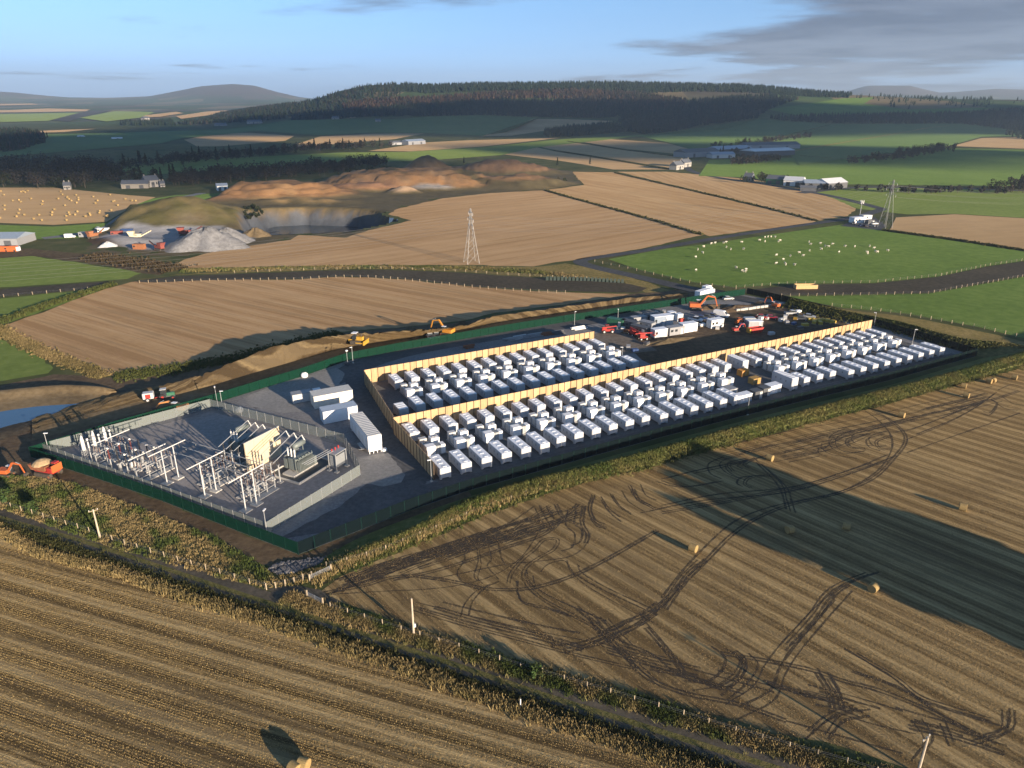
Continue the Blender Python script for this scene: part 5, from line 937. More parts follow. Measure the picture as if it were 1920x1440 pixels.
for q, z in ((49.0, 6.0), (37.6, 5.2)):
    root = sub_thing('busbar', q, 4.6, 'cross tube over the switchgear line', 'busbar', 'cross tubes'); MB().tube((-4.2, 0, z), (4.4, 0, z), .1).build('tube', WPOR, root); MB().tube((0, 0, z - .8), (0, 0, z), .06).build('drop', GALV, root)
def transformer(q, r, label):
    root = sub_thing('power_transformer', q, r, label, 'transformer'); MB().box((1.5, 0, .12), (10.5, 8.2, .2)).build('bund_floor', plain('bund gravel', (.1, .1, .095), .95), root)
    for s in (-1, 1): MB().box((1.5, s * 4.15, .25), (10.8, .2, .5)).build('bund_wall', CONC, root); MB().box((1.5 + s * 5.3, 0, .25), (.2, 8.1, .5)).build('bund_wall', CONC, root)
    MB().box((1.0, 0, .4), (7.0, 3.2, .4)).build('plinth', CONC, root); t = MB().box((1.0, 0, 2.4), (4.4, 2.0, 2.6)).build('tank', TRAFO, root, bevel=.08)
    for i in range(6): MB().box((-1.4 + i * .95, -1.3, 2.4), (.1, .12, 3.2)).build('stiffener', TRAFO, t)
    for s in (-1, 1):
        rd_ = MB(); [rd_.box((-1.1 + i * .36, s * 1.8, 2.2), (.08, .9, 2.2)) for i in range(12)]; rd_.tube((-1.2, s * 1.9, 3.8), (3.0, s * 1.9, 3.8), .1); rd_.tube((-1.2, s * 1.9, 1.2), (3.0, s * 1.9, 1.2), .1); rd_.build('radiator', TRAFO, root)
    MB().lathe((1.5, .3, 5.8), [(.1, -1.6), (.62, -1.5), (.62, 1.5), (.1, 1.6)], n=12, axis='X').build('conservator', TRAFO, root, smooth_=True)
    for x in (.4, 2.6): MB().box((x, .3, 4.7), (.15, .15, 1.3)).build('bracket', TRAFO, root)
    for y in (-.9, 0, .9): b = insul(MB(), (-1.0, y, 4.1), 1.8, .2).build('bushing', WPOR, root); MB().tube((-1, y, 5.9), (-1, y, 6.3), .05).build('terminal', GALV, b)
    MB().box((4.1, -1.0, 1.5), (.7, .9, 1.7)).build('control_cabinet', TRAFO, root)
transformer(11.6, 19.6, 'dark grey power transformer in front of the pale fire wall'); transformer(28.2, 19.8, 'dark grey power transformer behind the pale fire wall')
root = sub_thing('fire_wall', 20.6, 19.5, 'tall pale fire wall between the two transformers', 'wall'); fw = plain('fire wall board', (.5, .42, .3), .85, var=.06)
for i in range(4): MB().box((-3.6 + i * 2.4, 0, 3.3), (2.37, .25, 6.6)).build('panel', fw, root)
MB().box((0, 0, 6.68), (9.7, .32, .12)).build('coping', CONC, root)
root = sub_thing('earthing_resistor', 5.2, 25.0, 'louvred earthing resistor with red insulators on steel legs', 'switchgear')
for x in (-1.6, 1.6):
    for y in (-1, 1): MB().box((x, y, 2), (.16, .16, 4)).build('leg', GALV, root); MB().box((x, y, .1), (.8, .8, .2)).build('pad', CONC, root)
MB().box((0, 0, 2.2), (2.8, 1.6, 2.6)).build('housing', LOUV, root); MB().box((0, 0, 4.1), (3.4, 2.2, .15)).build('top_frame', GALV, root)
for x in (-1, 0, 1): insul(MB(), (x, .4, 4.2), .7, .2).build('insulator', RED, root)
for i in range(3): MB().tube((-1.7, -.7 + i * .7, 5.0), (-9.0, -.2 + i * .6, 5.0), .06).build('tube', GALV, root)
# ================================================================ VEHICLES AND PLANT
def wheel(pr, x, y, r, w=.28, mat=BLACK, rim=LGREY):
    k = pr.part('wheel', MB().lathe((x, y - w / 2, r), [(r * .5, 0), (r, .03), (r, w - .03), (r * .5, w)], n=10, axis='Y'), mat)
    pr.part('rim', MB().lathe((x, y - w / 2 - .01, r), [(.02, 0), (r * .5, 0), (r * .5, w + .02), (.02, w + .02)], n=8, axis='Y'), rim, sub=k)
def car_proto(kind):
    pr = Proto()
    if kind == 'car': body = [(-2.1, .35), (2.1, .35), (2.15, .75), (1.2, .92), (-1.9, .95), (-2.15, .8)]; cab = [(-1.75, .93), (.95, .9), (.3, 1.42), (-1.2, 1.46)]; W = 1.75
    elif kind == 'pickup': body = [(-2.6, .45), (2.5, .45), (2.55, .95), (1.5, 1.08), (-2.6, 1.08)]; cab = [(-.7, 1.07), (1.45, 1.05), (.75, 1.72), (-.55, 1.74)]; W = 1.85
    else: body = [(-2.7, .4), (2.7, .4), (2.75, .95), (1.9, 1.25), (1.3, 2.1), (.9, 2.3), (-2.6, 2.35), (-2.72, 2.2)]; cab = [(1.32, 1.3), (1.98, 1.25), (1.42, 2.06), (1.28, 2.06)]; W = 1.95
    k = pr.part('body', MB().prism(body, W), WHITE, bevel=.05); pr.part('cab_glass' if kind != 'van' else 'windscreen', MB().prism(cab, W * (.9 if kind != 'van' else .88)), GLASS)
    if kind == 'pickup': pr.part('load_bed', MB().box((-1.65, 0, 1.1), (1.6, 1.5, .06)), DGREY)
    if kind != 'van': pr.part('roof', MB().box((-.4 if kind == 'car' else .1, 0, 1.47 if kind == 'car' else 1.75), (1.5 if kind == 'car' else 1.25, W * .82, .05)), WHITE)
    for s in (-1, 1): pr.part('headlight', MB().box((2.14 if kind == 'car' else 2.52 if kind == 'pickup' else 2.74, s * W * .36, .72 if kind == 'car' else .85), (.06, .28, .16)), WPOR); pr.part('tail_light', MB().box((-2.14 if kind == 'car' else -2.62 if kind == 'pickup' else -2.74, s * W * .4, .8), (.05, .15, .25)), RED)
    for x in (-1.35, 1.4) if kind == 'car' else (-1.7, 1.75):
        for s in (-1, 1): wheel(pr, x, s * (W / 2 - .08), .34, .24)
    return pr
CAR, PICK, VAN = car_proto('car'), car_proto('pickup'), car_proto('van')
def put_car(P, name, px, rz, col, label, group=None, z=.05): P.put(name, (*G(*px, z), z), rz, label, name.replace('_', ' ').split()[-1], group, mats={'body': col, 'roof': col})
def track_pair(pr, L_=3.6, gap=1.1, h=.85, w=.5):
    for s in (-1, 1):
        k = pr.part('track', MB().prism([(-L_ / 2, h * .5), (-L_ / 2 + .25, .03), (L_ / 2 - .25, .03), (L_ / 2, h * .5), (L_ / 2 - .25, h), (-L_ / 2 + .25, h)], w, c=(0, s * gap, 0)), DIRTY); pr.part('sprocket', MB().lathe((L_ / 2 - .4, s * gap - w / 2 - .02, h * .5), [(.25, 0), (.25, w + .04)], n=8, axis='Y'), RUST, sub=k)
def excavator(name, px, rz, col, label, sc=1.0, reach='bent', cat='excavator', boom_mat=None, z=.04):
    pr = Proto(); track_pair(pr); pr.part('turntable', MB().lathe((0, 0, .85), [(.8, 0), (.8, .25)], n=12), DIRTY)
    pr.part('house', MB().box((-.5, .1, 1.6), (2.9, 2.5, 1.1), top=(.95, .92)), col, bevel=.06); pr.part('counterweight', MB().box((-2.0, 0, 1.6), (.6, 2.5, 1.15)), col, bevel=.1)
    k = pr.part('cab', MB().box((.55, .8, 2.0), (1.4, .95, 1.8), top=(.8, .9)), GLASS); pr.part('cab_roof', MB().box((.5, .8, 2.93), (1.3, .95, .08)), WHITE, sub=k)
    bm_ = boom_mat or col
    if reach == 'bent': a, b, c, d = (.9, -.2, 1.7), (2.8, -.2, 4.4), (5.0, -.2, 4.0), (5.9, -.2, 1.2)
    else: a, b, c, d = (.9, -.2, 1.7), (3.0, -.2, 2.6), (5.6, -.2, 1.9), (7.0, -.2, .5)
    bo = MB()
    for p0, p1, w0, w1 in ((a, b, .34, .3), (b, c, .3, .24)): bo.tube(p0, p1, w0, w1, n=4)
    pr.part('boom', bo, bm_); st = pr.part('stick', MB().tube(c, d, .22, .16, n=4), bm_); pr.part('ram', MB().tube((a[0] + .5, a[1], a[2] + .1), ((a[0] + b[0]) / 2 + .5, a[1], (a[2] + b[2]) / 2), .09), GALV); pr.part('ram', MB().tube(((b[0] + c[0]) / 2, b[1], (b[2] + c[2]) / 2 + .5), (c[0], c[1], c[2] + .2), .09), GALV)
    pr.part('bucket', MB().prism([(-.1, .2), (.6, .1), (.75, -.4), (.3, -.8), (-.3, -.7), (-.15, -.2)], 1.1, c=d), DIRTY, sub=st)
    pr.put(name, (*G(*px, z), z), rz, label, cat, sc=sc)
excavator('excavator', (14, 892), -.1, ORANGE, 'orange tracked excavator outside the left end of the green fence', .72)
excavator('excavator', (1306, 581), -.1, ORANGE, 'large orange excavator behind the parked cars', 1.25)
excavator('excavator', (838, 628), 2.7, plain('dull yellow', (.45, .2, .03), .5), 'yellow excavator digging the soil bund beside two white pickups', 1.05, z=1.6)
excavator('excavator', (337, 772), 2.95, plain('pale orange', (.55, .25, .09), .5), 'pale orange excavator with lowered boom behind the silver fence', .95, 'low')
excavator('excavator', (1380, 622), .3, RED, 'small red excavator beside the skip', .6)
excavator('excavator', (1452, 577), 2.2, ORANGE, 'small bright orange excavator at the far edge of the works compound', .8)
# bulldozer
pr = Proto(); track_pair(pr, 3.4, 1.0, 1.1, .6); pr.part('body', MB().box((.6, 0, 1.5), (2.2, 1.2, 1.0), top=(.95, .85)), YEL, bevel=.05); k = pr.part('cab', MB().box((-.7, 0, 2.1), (1.3, 1.4, 1.7), top=(.85, .85)), GLASS); pr.part('cab_roof', MB().box((-.7, 0, 2.98), (1.4, 1.5, .12)), WHITE, sub=k)
pr.part('blade', MB().prism([(2.3, .1), (2.55, .1), (2.45, .6), (2.6, 1.25), (2.4, 1.25), (2.25, .6)], 3.4), YEL); 
for s in (-1, 1): pr.part('push_arm', MB().box((1.2, s * 1.45, .6), (2.3, .16, .25)), YEL)
pr.part('exhaust', MB().tube((1.0, .3, 2.0), (1.0, .3, 2.9), .07), DGREY); pr.part('ripper', MB().box((-2.0, 0, .9), (.6, 1.6, .7)), YEL)
pr.put('bulldozer', (*G(671, 644, 2.6), 2.6), -.25, 'yellow bulldozer with white cab roof on the bund', 'bulldozer', sc=1.15)
# tracked dumper with sand
pr = Proto(); track_pair(pr, 4.0, 1.1, 1.0, .6); pr.part('chassis', MB().box((0, 0, 1.15), (4.4, 1.8, .35)), RED); k = pr.part('tub', MB().prism([(-2.6, 1.4), (.6, 1.4), (1.0, 2.4), (-3.1, 2.4)], 2.5), RUST); pr.part('load', MB().lathe((-1.0, 0, 2.3), [(1.75, 0), (1.5, .35), (.9, .75), (.1, .95)], n=12), SAND, sub=k)
k = pr.part('cab', MB().box((1.7, .5, 2.1), (1.1, 1.1, 1.6), top=(.85, .9)), RED, bevel=.05); pr.part('cab_window', MB().box((1.75, .5, 2.4), (1.02, 1.14, .6)), GLASS, sub=k); pr.part('engine_cover', MB().box((1.7, -.6, 1.7), (1.2, 1.0, .9)), RED, bevel=.05); pr.part('guard_plate', MB().box((2.45, 0, 2.0), (.12, 2.2, 1.4)), ORANGE)
pr.put('tracked_dumper', (*G(92, 891), .04), -.3, 'red tracked dumper heaped with sand outside the green fence', 'dumper', sc=1.1)
# tractor and roller on the haul road
pr = Proto(); pr.part('bonnet', MB().box((1.2, 0, 1.35), (2.0, .9, .8), top=(.95, .8)), GREENP, bevel=.05); k = pr.part('cab', MB().box((-.4, 0, 2.0), (1.5, 1.5, 1.6), top=(.85, .85)), GLASS); pr.part('cab_roof', MB().box((-.4, 0, 2.85), (1.5, 1.5, .12)), LGREY, sub=k); pr.part('chassis', MB().box((.3, 0, .85), (3.6, .7, .4)), DGREY)
for s in (-1, 1): wheel(pr, -.7, s * 1.0, .85, .5, rim=RED); wheel(pr, 1.7, s * .85, .5, .38, rim=RED)
pr.part('drawbar', MB().box((-2.2, 0, .7), (1.6, .2, .2)), RED); pr.part('tank_trailer', MB().box((-4.0, 0, 1.6), (2.6, 2.0, 1.6)), LGREY, bevel=.15); pr.part('trailer_panel', MB().box((-4.0, -1.03, 1.6), (1.2, .05, 1.1)), RED)
for s in (-1, 1): wheel(pr, -4.2, s * .9, .6, .4)
pr.put('tractor_and_bowser', (*G(312, 748, .6), .6), .35, 'green tractor towing a grey bowser on the haul road', 'tractor')
put_car(PICK, 'pickup', (806, 634), 1.9, WHITE, 'left white pickup below the bund', z=.75); put_car(PICK, 'pickup', (818, 632), 1.9, OFFW, 'right white pickup below the bund', z=.75)
root = tag(empty('cable_drum', (*G(831, 632, .75), .75), .4), 'yellow cable drum beside the white pickups', 'drum')
for s in (-.5, .5): MB().lathe((0, s - .05, 1.0), [(.15, 0), (1.0, 0), (1.0, .1), (.15, .1)], n=14, axis='Y').build('flange', YEL, root)
MB().lathe((0, -.45, 1.0), [(.6, 0), (.6, .9)], n=14, axis='Y').build('core', DGREY, root)
root = tag(empty('barrier_stack', (*G(787, 640, .5), .5), .2), 'heap of orange plastic barriers below the bund', 'barriers')
for i in range(6): MB().box((i * .7 - 1.8, random.uniform(-.3, .3), .2 + .12 * (i % 3)), (1.4, .6, .25), rz=random.uniform(-.5, .5)).build('barrier', ORANGE, root)
# telehandlers and boom lifts
def telehandler(px, rz, col, label, sc=1.0, up=.35):
    pr = Proto(); pr.part('chassis', MB().box((0, 0, 1.0), (4.2, 1.5, .7)), col, bevel=.06); k = pr.part('cab', MB().box((-.1, .55, 1.9), (1.4, .85, 1.3), top=(.85, .9)), GLASS); pr.part('cab_roof', MB().box((-.1, .55, 2.58), (1.3, .85, .08)), col, sub=k); pr.part('engine_cover', MB().box((-1.3, -.4, 1.55), (1.6, .8, .6)), col, bevel=.08)
    pr.part('boom', MB().tube((-2.0, -.25, 1.9), (2.9, -.25, 1.9 + up), .26, .22, n=4), col); pr.part('boom_head', MB().box((3.1, -.25, 1.3 + up), (.3, .5, 1.2)), DGREY); 
    for s in (-.5, .1): pr.part('fork', MB().box((3.8, s, .75 + up), (1.2, .12, .06)), DIRTY)
    for x in (-1.4, 1.4):
        for s in (-1, 1): wheel(pr, x, s * .95, .6, .4, rim=WPOR)
    pr.put('telehandler', (*G(*px), .05), rz, label, 'telehandler', sc=sc)
telehandler((1139, 624), .15, RED, 'red telehandler with pale wheels beside the green cabin'); telehandler((1386, 608), .6, ORANGE, 'orange telehandler left of the pipe stack', .85)
def lift(px, rz, label):
    pr = Proto(); pr.part('chassis', MB().box((0, 0, .9), (2.8, 1.6, .6)), RED, bevel=.05); pr.part('turret', MB().box((-.4, 0, 1.6), (1.8, 1.5, .9)), RED, bevel=.06); pr.part('boom', MB().tube((-1.8, 0, 2.3), (3.4, .1, 2.0), .22, .18, n=4), RED); pr.part('lower_boom', MB().tube((-1.4, .4, 1.9), (1.6, .4, 1.8), .18, n=4), DGREY)
    bk_ = MB(); bk_.box((4.0, 0, 1.1), (.9, 1.6, .08))
    for x in (3.57, 4.43):
        for y in (-.78, .78): bk_.tube((x, y, 1.1), (x, y, 2.1), .035, n=4)
    for z in (1.6, 2.1):
        for y in (-.78, .78): bk_.tube((3.57, y, z), (4.43, y, z), .03, n=4)
        for x in (3.57, 4.43): bk_.tube((x, -.78, z), (x, .78, z), .03, n=4)
    pr.part('basket', bk_, RED)
    for x in (-1, 1):
        for s in (-1, 1): wheel(pr, x, s * .9, .45, .35, rim=WPOR)
    pr.put('boom_lift', (*G(*px), .05), rz, label, 'lift')
lift((1187, 629), -1.1, 'red boom lift beside the dark cabins'); lift((1205, 637), .3, 'red boom lift parked nearest the timber wall')
# lorry
pr = Proto(); pr.part('cab', MB().box((4.6, 0, 1.9), (2.0, 2.4, 2.6), top=(.9, .96)), WHITE, bevel=.08); pr.part('windscreen', MB().box((5.56, 0, 2.4), (.1, 2.1, .9)), GLASS); pr.part('chassis', MB().box((0, 0, .85), (10.5, 1.2, .35)), DGREY); pr.part('box_body', MB().box((-.8, 0, 2.4), (8.4, 2.5, 2.7)), WHITE, bevel=.05)
for x in (-3.6, -2.4, 4.4):
    for s in (-1, 1): wheel(pr, x, s * 1.05, .5, .35)
pr.put('lorry', (*G(1320, 560), .06), .75, 'white box lorry parked at the site entrance', 'lorry')
put_car(VAN, 'van', (1326, 545), .75, WHITE, 'white van ahead of the lorry on the lane'); put_car(VAN, 'van', (1352, 594), -.6, WHITE, 'white van at the end of the parked cars'); put_car(PICK, 'pickup', (1304, 602), -.6, WHITE, 'white pickup at the head of the parked cars')
put_car(CAR, 'car', (1316, 599), -.6, BLUE, 'dark blue car second in the parked line'); put_car(CAR, 'car', (1327, 597), -.6, DGREY, 'dark grey car third in the parked line'); put_car(CAR, 'car', (1338, 595), -.6, BLUE, 'dark blue car beside the white van')
put_car(CAR, 'car', (1365, 562), .2, LGREY, 'pale car by the site gate'); put_car(CAR, 'car', (1428, 597), -.4, RED, 'red car beside white crates'); put_car(CAR, 'car', (1446, 598), -.3, plain('crimson paint', (.3, .02, .04), .35), 'crimson car in the works compound'); put_car(PICK, 'pickup', (1484, 590), .1, SILV, 'silver pickup at the far edge of the compound'); put_car(CAR, 'car', (1503, 600), -.4, DGREY, 'dark car beside the yellow pallets'); put_car(CAR, 'car', (1517, 596), -.4, SILV, 'silver car beside the yellow pallets'); put_car(VAN, 'van', (1408, 607), .1, SILV, 'silver van behind the pipe stack')
# works cabins
for i, (px, la, lb, h, mt_, rz, label, w) in enumerate(((( 1155, 611), 6.0, 2.5, 2.5, GREENP, -.6, 'green steel store at the edge of the compound', 0), ((1181, 615), 6.2, 2.6, 2.5, DGREY, -.75, 'dark grey cabin behind the red lifts', 2), ((1200, 625), 6.2, 2.6, 2.5, DGREY, -.75, 'dark grey cabin nearest the red lifts', 2), ((1197, 606), 5.6, 2.6, 2.4, MGREY, .4, 'mid grey cabin at the back of the cluster', 1), ((1213, 617), 5.0, 2.6, 2.6, MGREY, -.75, 'grey cabin in the middle of the cluster', 1), ((1220, 601), 6.0, 2.6, 2.5, DGREY, .4, 'dark cabin at the rear of the cluster', 1), ((1233, 611), 4.6, 3.0, 3.6, plain('steel blue cabin', (.2, .25, .32), .5), .35, 'tall blue-grey cabin in the cluster', 1), ((1249, 608), 3.6, 3.0, 3.4, plain('pale blue cabin', (.35, .4, .46), .5), .35, 'pale blue-grey cabin right of the tall one', 1), ((1235, 631), 5.0, 2.6, 2.7, LGREY, .42, 'light grey cabin facing the mud', 1), ((1265, 626), 6.0, 2.6, 2.6, MGREY, .42, 'long grey cabin facing the mud', 2), ((1289, 621), 6.0, 2.6, 2.9, WHITE, .42, 'bright white cabin facing the mud', 0), ((1340, 613), 5.4, 2.6, 2.8, OFFW, .45, 'off white welfare cabin standing alone', 2), ((1258, 596), 2.4, 2.2, 2.2, OFFW, .4, 'small white kiosk behind the cabins', 0), ((1272, 601), 2.2, 2.0, 2.4, WHITE, .4, 'small white toilet cabin by a red bin', 0), ((1414, 612), 5.0, 2.4, 2.0, SILV, .1, 'silver pipe store beside the red skip', 0))):
    x, y = G(*px); cabin('site_cabin', label, 0, 0, la, lb, h, mt_, mt_ if mt_ in (DGREY, MGREY, GREENP) else ROOFW, 'cabin', win=w, rz=rz, xy=(x, y))
# skip
root = tag(empty('skip', (*G(1416, 623), .05), .35), 'red skip with a yellow end in the mud', 'skip'); MB().prism([(-2.6, 1.7), (-1.9, .1), (1.9, .1), (2.6, 1.7), (2.4, 1.7), (1.8, .25), (-1.8, .25), (-2.4, 1.7)], 1.9).build('shell', RED, root)
for s in (-1, 1): MB().prism([(-2.5, 1.7), (-1.85, .12), (1.85, .12), (2.5, 1.7)], .1, c=(0, s * .95, 0)).build('side_plate', RED, root)
MB().box((-2.75, 0, .9), (.5, 1.9, 1.5)).build('end_plate', YEL, root)
root = tag(empty('site_bin', (*G(1278, 603), .05), .4), 'red bin beside the small white cabin', 'bin'); MB().box((0, 0, .6), (1.6, 1.0, 1.1), top=(1.1, 1.1)).build('tub', RED, root); MB().box((0, 0, 1.2), (1.8, 1.2, .1)).build('lid', RUST, root)
# pallets of yellow duct and assorted materials
def pallet(px, size, mat, label, group=None, rz=.3, name='material_pallet', n_=3):
    root = tag(empty(name, (*G(*px), .05), rz), label, 'pallet', group); MB().box((0, 0, .07), (size[0], size[1], .12)).build('pallet', WOODP, root)
    for i in range(n_):
        MB().box((-size[0] / 2 + (i + .5) * size[0] / n_, 0, .14 + size[2] / 2), (size[0] / n_ * .86, size[1] * .9, size[2] * random.uniform(.75, 1.1))).build('bundle', mat, root)
DUCT = plain('yellow duct', (.45, .32, .05), .5)
for i, p_ in enumerate(((1520, 602), (1530, 604), (1541, 603), (1551, 604), (1526, 607), (1537, 608), (1509, 612), (1560, 606))): pallet(p_, (2.4, 1.5, 1.0), DUCT, 'pallet of yellow cable duct beside the timber wall end', 'yellow duct pallets', random.uniform(0, 1.5))
for i, (p_, mt_, la) in enumerate((((1438, 598), WHITE, 'white crates beside the crimson car'), ((1426, 600), OFFW, 'pale crates beside the red car'), ((1465, 603), LGREY, 'light grey sacks in the mud'), ((1475, 607), MGREY, 'grey drums on a pallet'), ((1488, 609), BLUE, 'blue drums on a pallet'), ((1496, 586), WHITE, 'white tanks at the compound edge'), ((1492, 599), YEL, 'yellow boxes near the dark car'), ((1500, 617), DGREY, 'dark coils near the timber wall'), ((1446, 628), LGREY, 'pale sheets against the timber wall'), ((1390, 612), BLUE, 'blue barrels beside the orange telehandler'), ((1472, 598), LGREY, 'grey crates in front of the silver pickup'), ((1345, 617), LGREY, 'pale offcuts beside the welfare cabin'), ((1316, 612), OFFW, 'white bags left of the welfare cabin'), ((1245, 586), MGREY, 'grey scrap behind the cabins'), ((1230, 589), LGREY, 'pale scrap behind the cabins'), ((1210, 592), DGREY, 'dark scrap behind the cabins'), ((1240, 592), WOODP, 'timber offcuts behind the cabins'), ((1175, 623), RUST, 'rusty frames beside the red lift'), ((1168, 618), OFFW, 'white sacks beside the dark cabins'), ((1178, 655), MGREY, 'grey box at the end of the rear container block'), ((1190, 660), BLUE, 'blue crate behind the long wall'), ((1212, 646), DGREY, 'dark pump on the mud edge'))): pallet(p_, (2.2, 1.4, random.uniform(.6, 1.3)), mt_, la, rz=random.uniform(0, 1.5), n_=random.choice((2, 3)))
for i, (p_, L_, mt_, la) in enumerate((((960, 638), 6, GALV, 'steel lengths behind the rear timber wall'), ((975, 634), 5, LGREY, 'pale tubes behind the rear timber wall'), ((990, 633), 5, MGREY, 'grey tubes behind the rear timber wall'), ((1005, 630), 6, GALV, 'galvanised frames behind the rear timber wall'), ((1025, 628), 6, RUST, 'rusty frames behind the rear timber wall'), ((1085, 617), 7, OFFW, 'white planks at the corner of the rear timber wall'), ((1045, 626), 5, DGREY, 'dark boxes behind the rear timber wall'), ((880, 652), 4, RUST, 'red-brown bars behind the rear timber wall'))):
    root = tag(empty('steel_stack', (*G(*p_), .04), A28), la, 'stack')
    for k in range(5): MB().box((random.uniform(-.4, .4), -1 + k * .5, .25 + .3 * (k % 3)), (L_ * random.uniform(.6, 1), .3, .28)).build('length', mt_, root)
root = tag(empty('timber_trough', (*G(1510, 541), .06), .05), 'long tan timber box standing on the bare strip', 'trough'); MB().box((0, 0, .2), (9, 2.6, .3)).build('floor', plain('new timber', (.5, .32, .16), .8), root)
for s in (-1, 1): MB().box((0, s * 1.3, .9), (9, .12, 1.6)).build('side_board', plain('new timber', (.5, .32, .16), .8), root); MB().box((s * 4.5, 0, .9), (.12, 2.6, 1.6)).build('end_board', plain('new timber', (.5, .32, .16), .8), root)
# block wall and spoil in the compound
root = tag(empty('block_row', (*G(1395, 582), .05), .42), 'row of pale concrete blocks on the compound edge', 'blocks')
for i in range(12): MB().box((i * 1.9 - 3, random.uniform(-.1, .1), .45), (1.7, .8, .85)).build('block', CONC, root)
def heap(px, rx, ry, h, mat, label, name='soil_heap', rz=.4, cat='heap'):
    n1, n2 = 30, 9; v = [(0, 0, h)]; f_ = []
    for j in range(1, n2 + 1):
        t = j / n2
        for i in range(n1):
            a = 2 * math.pi * i / n1; k = 1 + .16 * math.sin(3 * a + h) + .1 * math.sin(7 * a); v.append((rx * t * k * math.cos(a), ry * t * k * math.sin(a), h * (1 - t ** 1.3) * (1 + random.uniform(-.13, .13)) if j < n2 else -.03))
    for i in range(n1): f_.append((0, 1 + i, 1 + (i + 1) % n1))
    for j in range(n2 - 1):
        for i in range(n1): a, b = 1 + j * n1 + i, 1 + j * n1 + (i + 1) % n1; f_.append((a, a + n1, b + n1, b))
    m_ = MB(); m_.add(v, f_); o_ = m_.build(name, mat, smooth_=True); o_.location = (*G(*px), .03); o_.rotation_euler.z = rz; tag(o_, label, cat); return o_
heap((1380, 580), 10, 3, 1.6, DIRT, 'long brown soil heap beside the pale blocks'); heap((1255, 640), 9, 2.5, 1.0, RAMP, 'low sandy heap on the compound mud'); heap((1330, 577), 8, 2.5, 1.2, BROWN, 'brown soil heap beside the large excavator'); heap((770, 625), 7, 4, 2.0, RAMP, 'sandy heap by the bulldozer'); heap((865, 616), 6, 4, 2.6, BROWN, 'brown heap beside the yellow excavator'); heap((740, 630), 8, 4, 1.6, BROWN, 'low brown heap on the bund')
GRAVP = ground('grey aggregate', ((.12, .123, .13), (.16, .163, .172), (.2, .204, .213)), (.1, .6), .6, .4, 1.0)
heap((392, 463), 21, 15, 10.5, GRAVP, 'big pale grey aggregate pile in the quarry yard', 'aggregate_pile'); heap((425, 455), 13, 11, 8.0, GRAVP, 'second grey aggregate pile in the quarry yard', 'aggregate_pile'); heap((203, 462), 5, 4, 2.6, plain('white aggregate', (.45, .46, .47), .9), 'small white aggregate pile in the quarry yard', 'aggregate_pile'); heap((480, 442), 9, 7, 4.5, RAMP, 'orange sand pile behind the grey piles', 'aggregate_pile')
# quarry plant
def crusher(px, rz, col, label, sc=1.0):
    pr = Proto(); track_pair(pr, 5, 1.2, 1.0, .5); pr.part('body', MB().box((0, 0, 2.0), (5.5, 2.2, 1.6)), col, bevel=.08); pr.part('hopper', MB().prism([(-3.4, 4.2), (-2.8, 2.7), (-.6, 2.7), (0, 4.2)], 2.8), col); k = pr.part('conveyor', MB().tube((2.4, 0, 1.4), (8.0, 0, 4.2), .35, .3, n=4), col); pr.part('belt', MB().box((5.3, 0, 3.2), (5.6, .6, .08), tilt=('Y', -.46)), BLACK, sub=k); pr.part('side_conveyor', MB().tube((1.0, -1, 2.2), (2.0, -5.0, 3.2), .25, n=4), col); pr.put('crusher', (*G(*px), .1), rz, label, 'crusher', sc=sc)
PALEY = plain('pale plant yellow', (.55, .5, .36), .5)
crusher((255, 449), .2, PALEY, 'pale cream screening plant in the quarry yard', 1.1); DRED = plain('dusty red', (.2, .055, .045), .8, var=.2); DORA = plain('dusty orange', (.27, .11, .05), .8, var=.2)
crusher((300, 470), 2.6, DRED, 'red conveyor plant at the front of the quarry yard'); crusher((348, 443), .3, DRED, 'red crusher at the foot of the grey pile', 1.2); crusher((175, 447), 1.2, DORA, 'orange screen at the left of the quarry yard'); crusher((422, 440), 2.9, DORA, 'orange feeder behind the grey piles', .8)
for p_, mt_, la in (((240, 438), BLUE, 'blue container in the quarry yard'), ((268, 432), DRED, 'red container below the grassy mound'), ((275, 435), LGREY, 'grey container below the grassy mound'), ((220, 442), DRED, 'red skip shed in the quarry yard'), ((262, 467), DORA, 'small orange kiosk at the yard front'), ((160, 444), MGREY, 'dark container beside the quarry track'), ((195, 436), OFFW, 'white kiosk beside the quarry track')): cabin('site_cabin', la, 0, 0, 6, 2.6, 2.6, mt_, mt_, 'cabin', rz=random.uniform(-.4, .4), xy=G(*p_), door=False, win=1)
put_car(VAN, 'van', (132, 446), .3, WHITE, 'white van on the quarry track'); put_car(CAR, 'car', (186, 430), .8, WHITE, 'white car at the quarry entrance')
